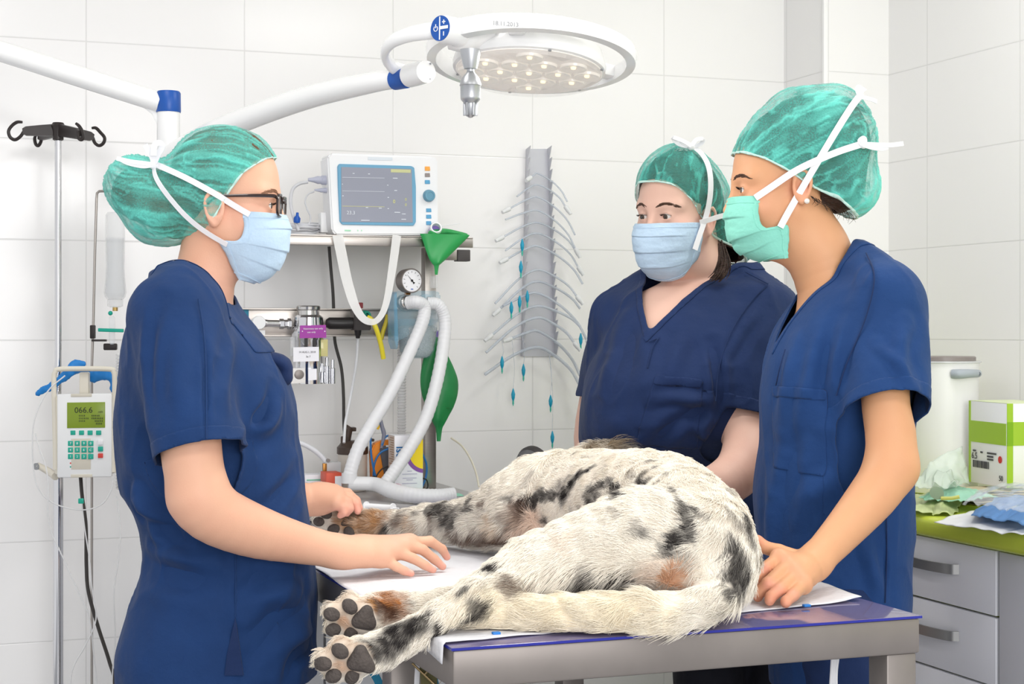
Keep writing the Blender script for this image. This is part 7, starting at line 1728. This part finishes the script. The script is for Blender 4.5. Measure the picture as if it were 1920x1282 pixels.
# opened soft packs
def pack(name, label, poly, z, m, amp, sc_, seed, n=44, dome=.02, cat='pack'):
    def fn(P, U, W):
        e = np.minimum(np.minimum(U, 1-U), np.minimum(W, 1-W)); h_ = dome*np.clip(e*5, 0, 1)+amp*np.abs(fbm(np.stack([U*sc_, W*sc_, U*0], -1), 3, seed))
        P = P.copy(); P[:, 2] += h_; P[:, :2] += .006*np.stack([noise(np.stack([W*9, U*3, U*0], -1), seed+1), noise(np.stack([U*9, W*3, U*0], -1), seed+2)], -1); return P
    o = sheet(name, poly, z, m, n=n, fn=fn); return tag(o, label, cat)
wz = lambda x_, y_, z=LZ: pz_(x_, y_, z)[:2]
M_FILM = mat('pack_film', (226, 238, 226), rough=.18, alpha=.46, spec=.7); M_GRN = mat('pack_green', (172, 226, 200), rough=.5, alpha=.85); M_YEL = mat('pack_lime_tint', (218, 230, 170), rough=.3, alpha=.8)
M_WPK = mat('pack_white_paper', (240, 241, 243), rough=.7); M_BLU = mat('drape_blue', (112, 160, 216), rough=.75, bump=.2, bscale=80)
wd = lambda x_, D: q(x_, 900, D)[:2]
pack('sterile_pack', 'flat lime-tinted sterile pack lying under the crumpled film by the nurse', [wd(1705, 3.62), wd(1790, 3.60), wd(1806, 3.94), wd(1715, 3.98)], LZ+.002, M_YEL, .008, 3, 3, dome=.014)
pack('sterile_pack', 'mint green sterile pack under clear film in front of the glove carton', [wd(1722, 3.70), wd(1792, 3.66), wd(1868, 3.76), wd(1775, 3.95)], LZ+.026, M_GRN, .008, 3, 8, dome=.016)
o = pack('film_pouch', 'crumpled clear film pouch standing up before the bucket', [wd(1716, 3.70), wd(1790, 3.68), wd(1806, 3.86), wd(1735, 3.90)], LZ+.052, M_FILM, .016, 3, 14, dome=.024)
tri = [q(1728, 905, 3.72), q(1742, 866, 3.74), q(1802, 836, 3.80), q(1812, 880, 3.82), q(1818, 908, 3.80), q(1760, 915, 3.72)]
V = []; Fc = []
cen = np.mean(tri, 0)+np.array([-.01, -.02, 0]); k_ = len(tri); V = tri+[cen]
b = bmesh.new(); vs = [b.verts.new(x_) for x_ in V]
for i in range(k_): b.faces.new([vs[i], vs[(i+1) % k_], vs[-1]])
bmesh.ops.subdivide_edges(b, edges=b.edges[:], cuts=7, use_grid_fill=True)
for x_ in b.verts: 
    pp = np.array([list(x_.co)]); x_.co += Vector((0, .010*float(fbm(pp*30, 2, 5)[0]), .006*float(fbm(pp*30, 2, 6)[0])))
me_ = MB().bm(b); V2, F2 = np.array(me_.V), [list(f) for f in me_.F]
o2 = mk('raised_flap', V2, F2, M_FILM, o); sm = o2.modifiers.new('thick', 'SOLIDIFY'); sm.thickness = .0012
MB().tube([q(1765, 934, 3.63), q(1785, 934, 3.615), q(1799, 931, 3.61)], .004, 10).build('yellow_stem', mat('stem_yellow', (214, 214, 120), rough=.5), o)
MB().lathe(q(1756, 925, 3.64), nrm(-CD+.6*CZ), [(0, .014), (.002, .016), (.003, .012), (.003, 0)], 20).build('round_label', mat('label_green_grey', (120, 140, 112), rough=.5), o)
pack('paper_pouch', 'white paper-backed pouch hanging over the lime worktop edge', [wz(1752, 985), wz(1915, 1010), np.array([FX+.40, 2.78]), wd(1850, 3.74)], LZ+.004, M_WPK, .006, 3, 21, dome=.012)
pack('folded_drape', 'folded sky blue surgical drape in its clear pouch', [wz(1816, 972, LZ+.02), wz(1925, 992, LZ+.02), np.array([FX+.38, 2.86]), wd(1866, 3.70)], LZ+.026, M_BLU, .006, 4, 31, dome=.018, cat='drape')
pack('film_sheet', 'thin clear film lying over the blue drape', [wz(1800, 966, LZ+.03), wz(1925, 984, LZ+.03), np.array([FX+.40, 2.88]), wd(1856, 3.72)], LZ+.052, mat('film_over', (240, 244, 250), rough=.1, alpha=.22, spec=.9), .010, 6, 41, dome=.016, cat='film')
# straps under the table
M_OLIVE = mat('olive_webbing', (92, 88, 56), rough=.85, bump=.3, bscale=300); M_TEAL = mat('teal_strap', (10, 116, 150), rough=.6)
def strap(nm, label, pts, w_, m, nn=-CD, t=.002):
    o = MB().ribbon(pts, nrm(nn), w_, t, 24).build(nm, m); return tag(o, label, 'strap')
zt = TZ-.061
os_ = thing('restraint_strap', 'olive webbing strap with metal buckle under the table\'s near-left edge', 'strap', q(800, 1246, 2.585))
P0 = q(802, 1246, 2.585); MB().ribbon([P0, P0+v(.003, 0, -.05), P0+v(.006, .0, -.2), P0+v(.004, .01, -.42)], -CD, .026, .0025, 20).build('webbing', M_OLIVE, os_)
bq = q(803, 1257, 2.58); ax1 = nrm(v(.72, -.1, -.66)); ax2 = nrm(np.cross(ax1, -CD)); 
MB().tube([bq+ax1*.026*sx+ax2*.009*sy for sx, sy in ((-1, -1), (1, -1), (1, 1), (-1, 1))], .0022, 8, closed=True).tube([bq-ax2*.009, bq+ax2*.009], .0018, 8).build('buckle', mat('brass_buckle', (150, 130, 96), rough=.35, metal=.9), os_)
strap('white_strap', 'narrow white strap hanging behind the olive strap', [q(784, 1232, 2.62), q(783, 1250, 2.62), q(781, 1300, 2.62), q(780, 1450, 2.62)], .008, M_TIE)
strap('teal_strap', 'teal strap hanging down below the dog\'s nearest hind paw', [q(678, 1178, 2.9), q(697, 1252, 2.9), q(708, 1275, 2.9), q(722, 1310, 2.9), q(740, 1420, 2.9)], .014, M_TEAL)
strap('teal_strap', 'teal strap end hanging to the right of the olive strap', [q(812, 1256, 2.60), q(816, 1275, 2.60), q(822, 1310, 2.60), q(830, 1430, 2.60)], .009, M_TEAL)
rp = thing('cord_loop', 'white cotton cord hanging in two strands under the table\'s right end', 'cord', q(1566, 1235, 2.72))
for i, x_ in enumerate((1561, 1566, 1572)):
    MB().tube([q(x_, 1226, 2.72), q(x_-2-i, 1260, 2.72), q(x_-4, 1300, 2.72), q(x_-6+i*2, 1400, 2.72)], .0026, 8, 20).build('strand', M_TIE, rp)
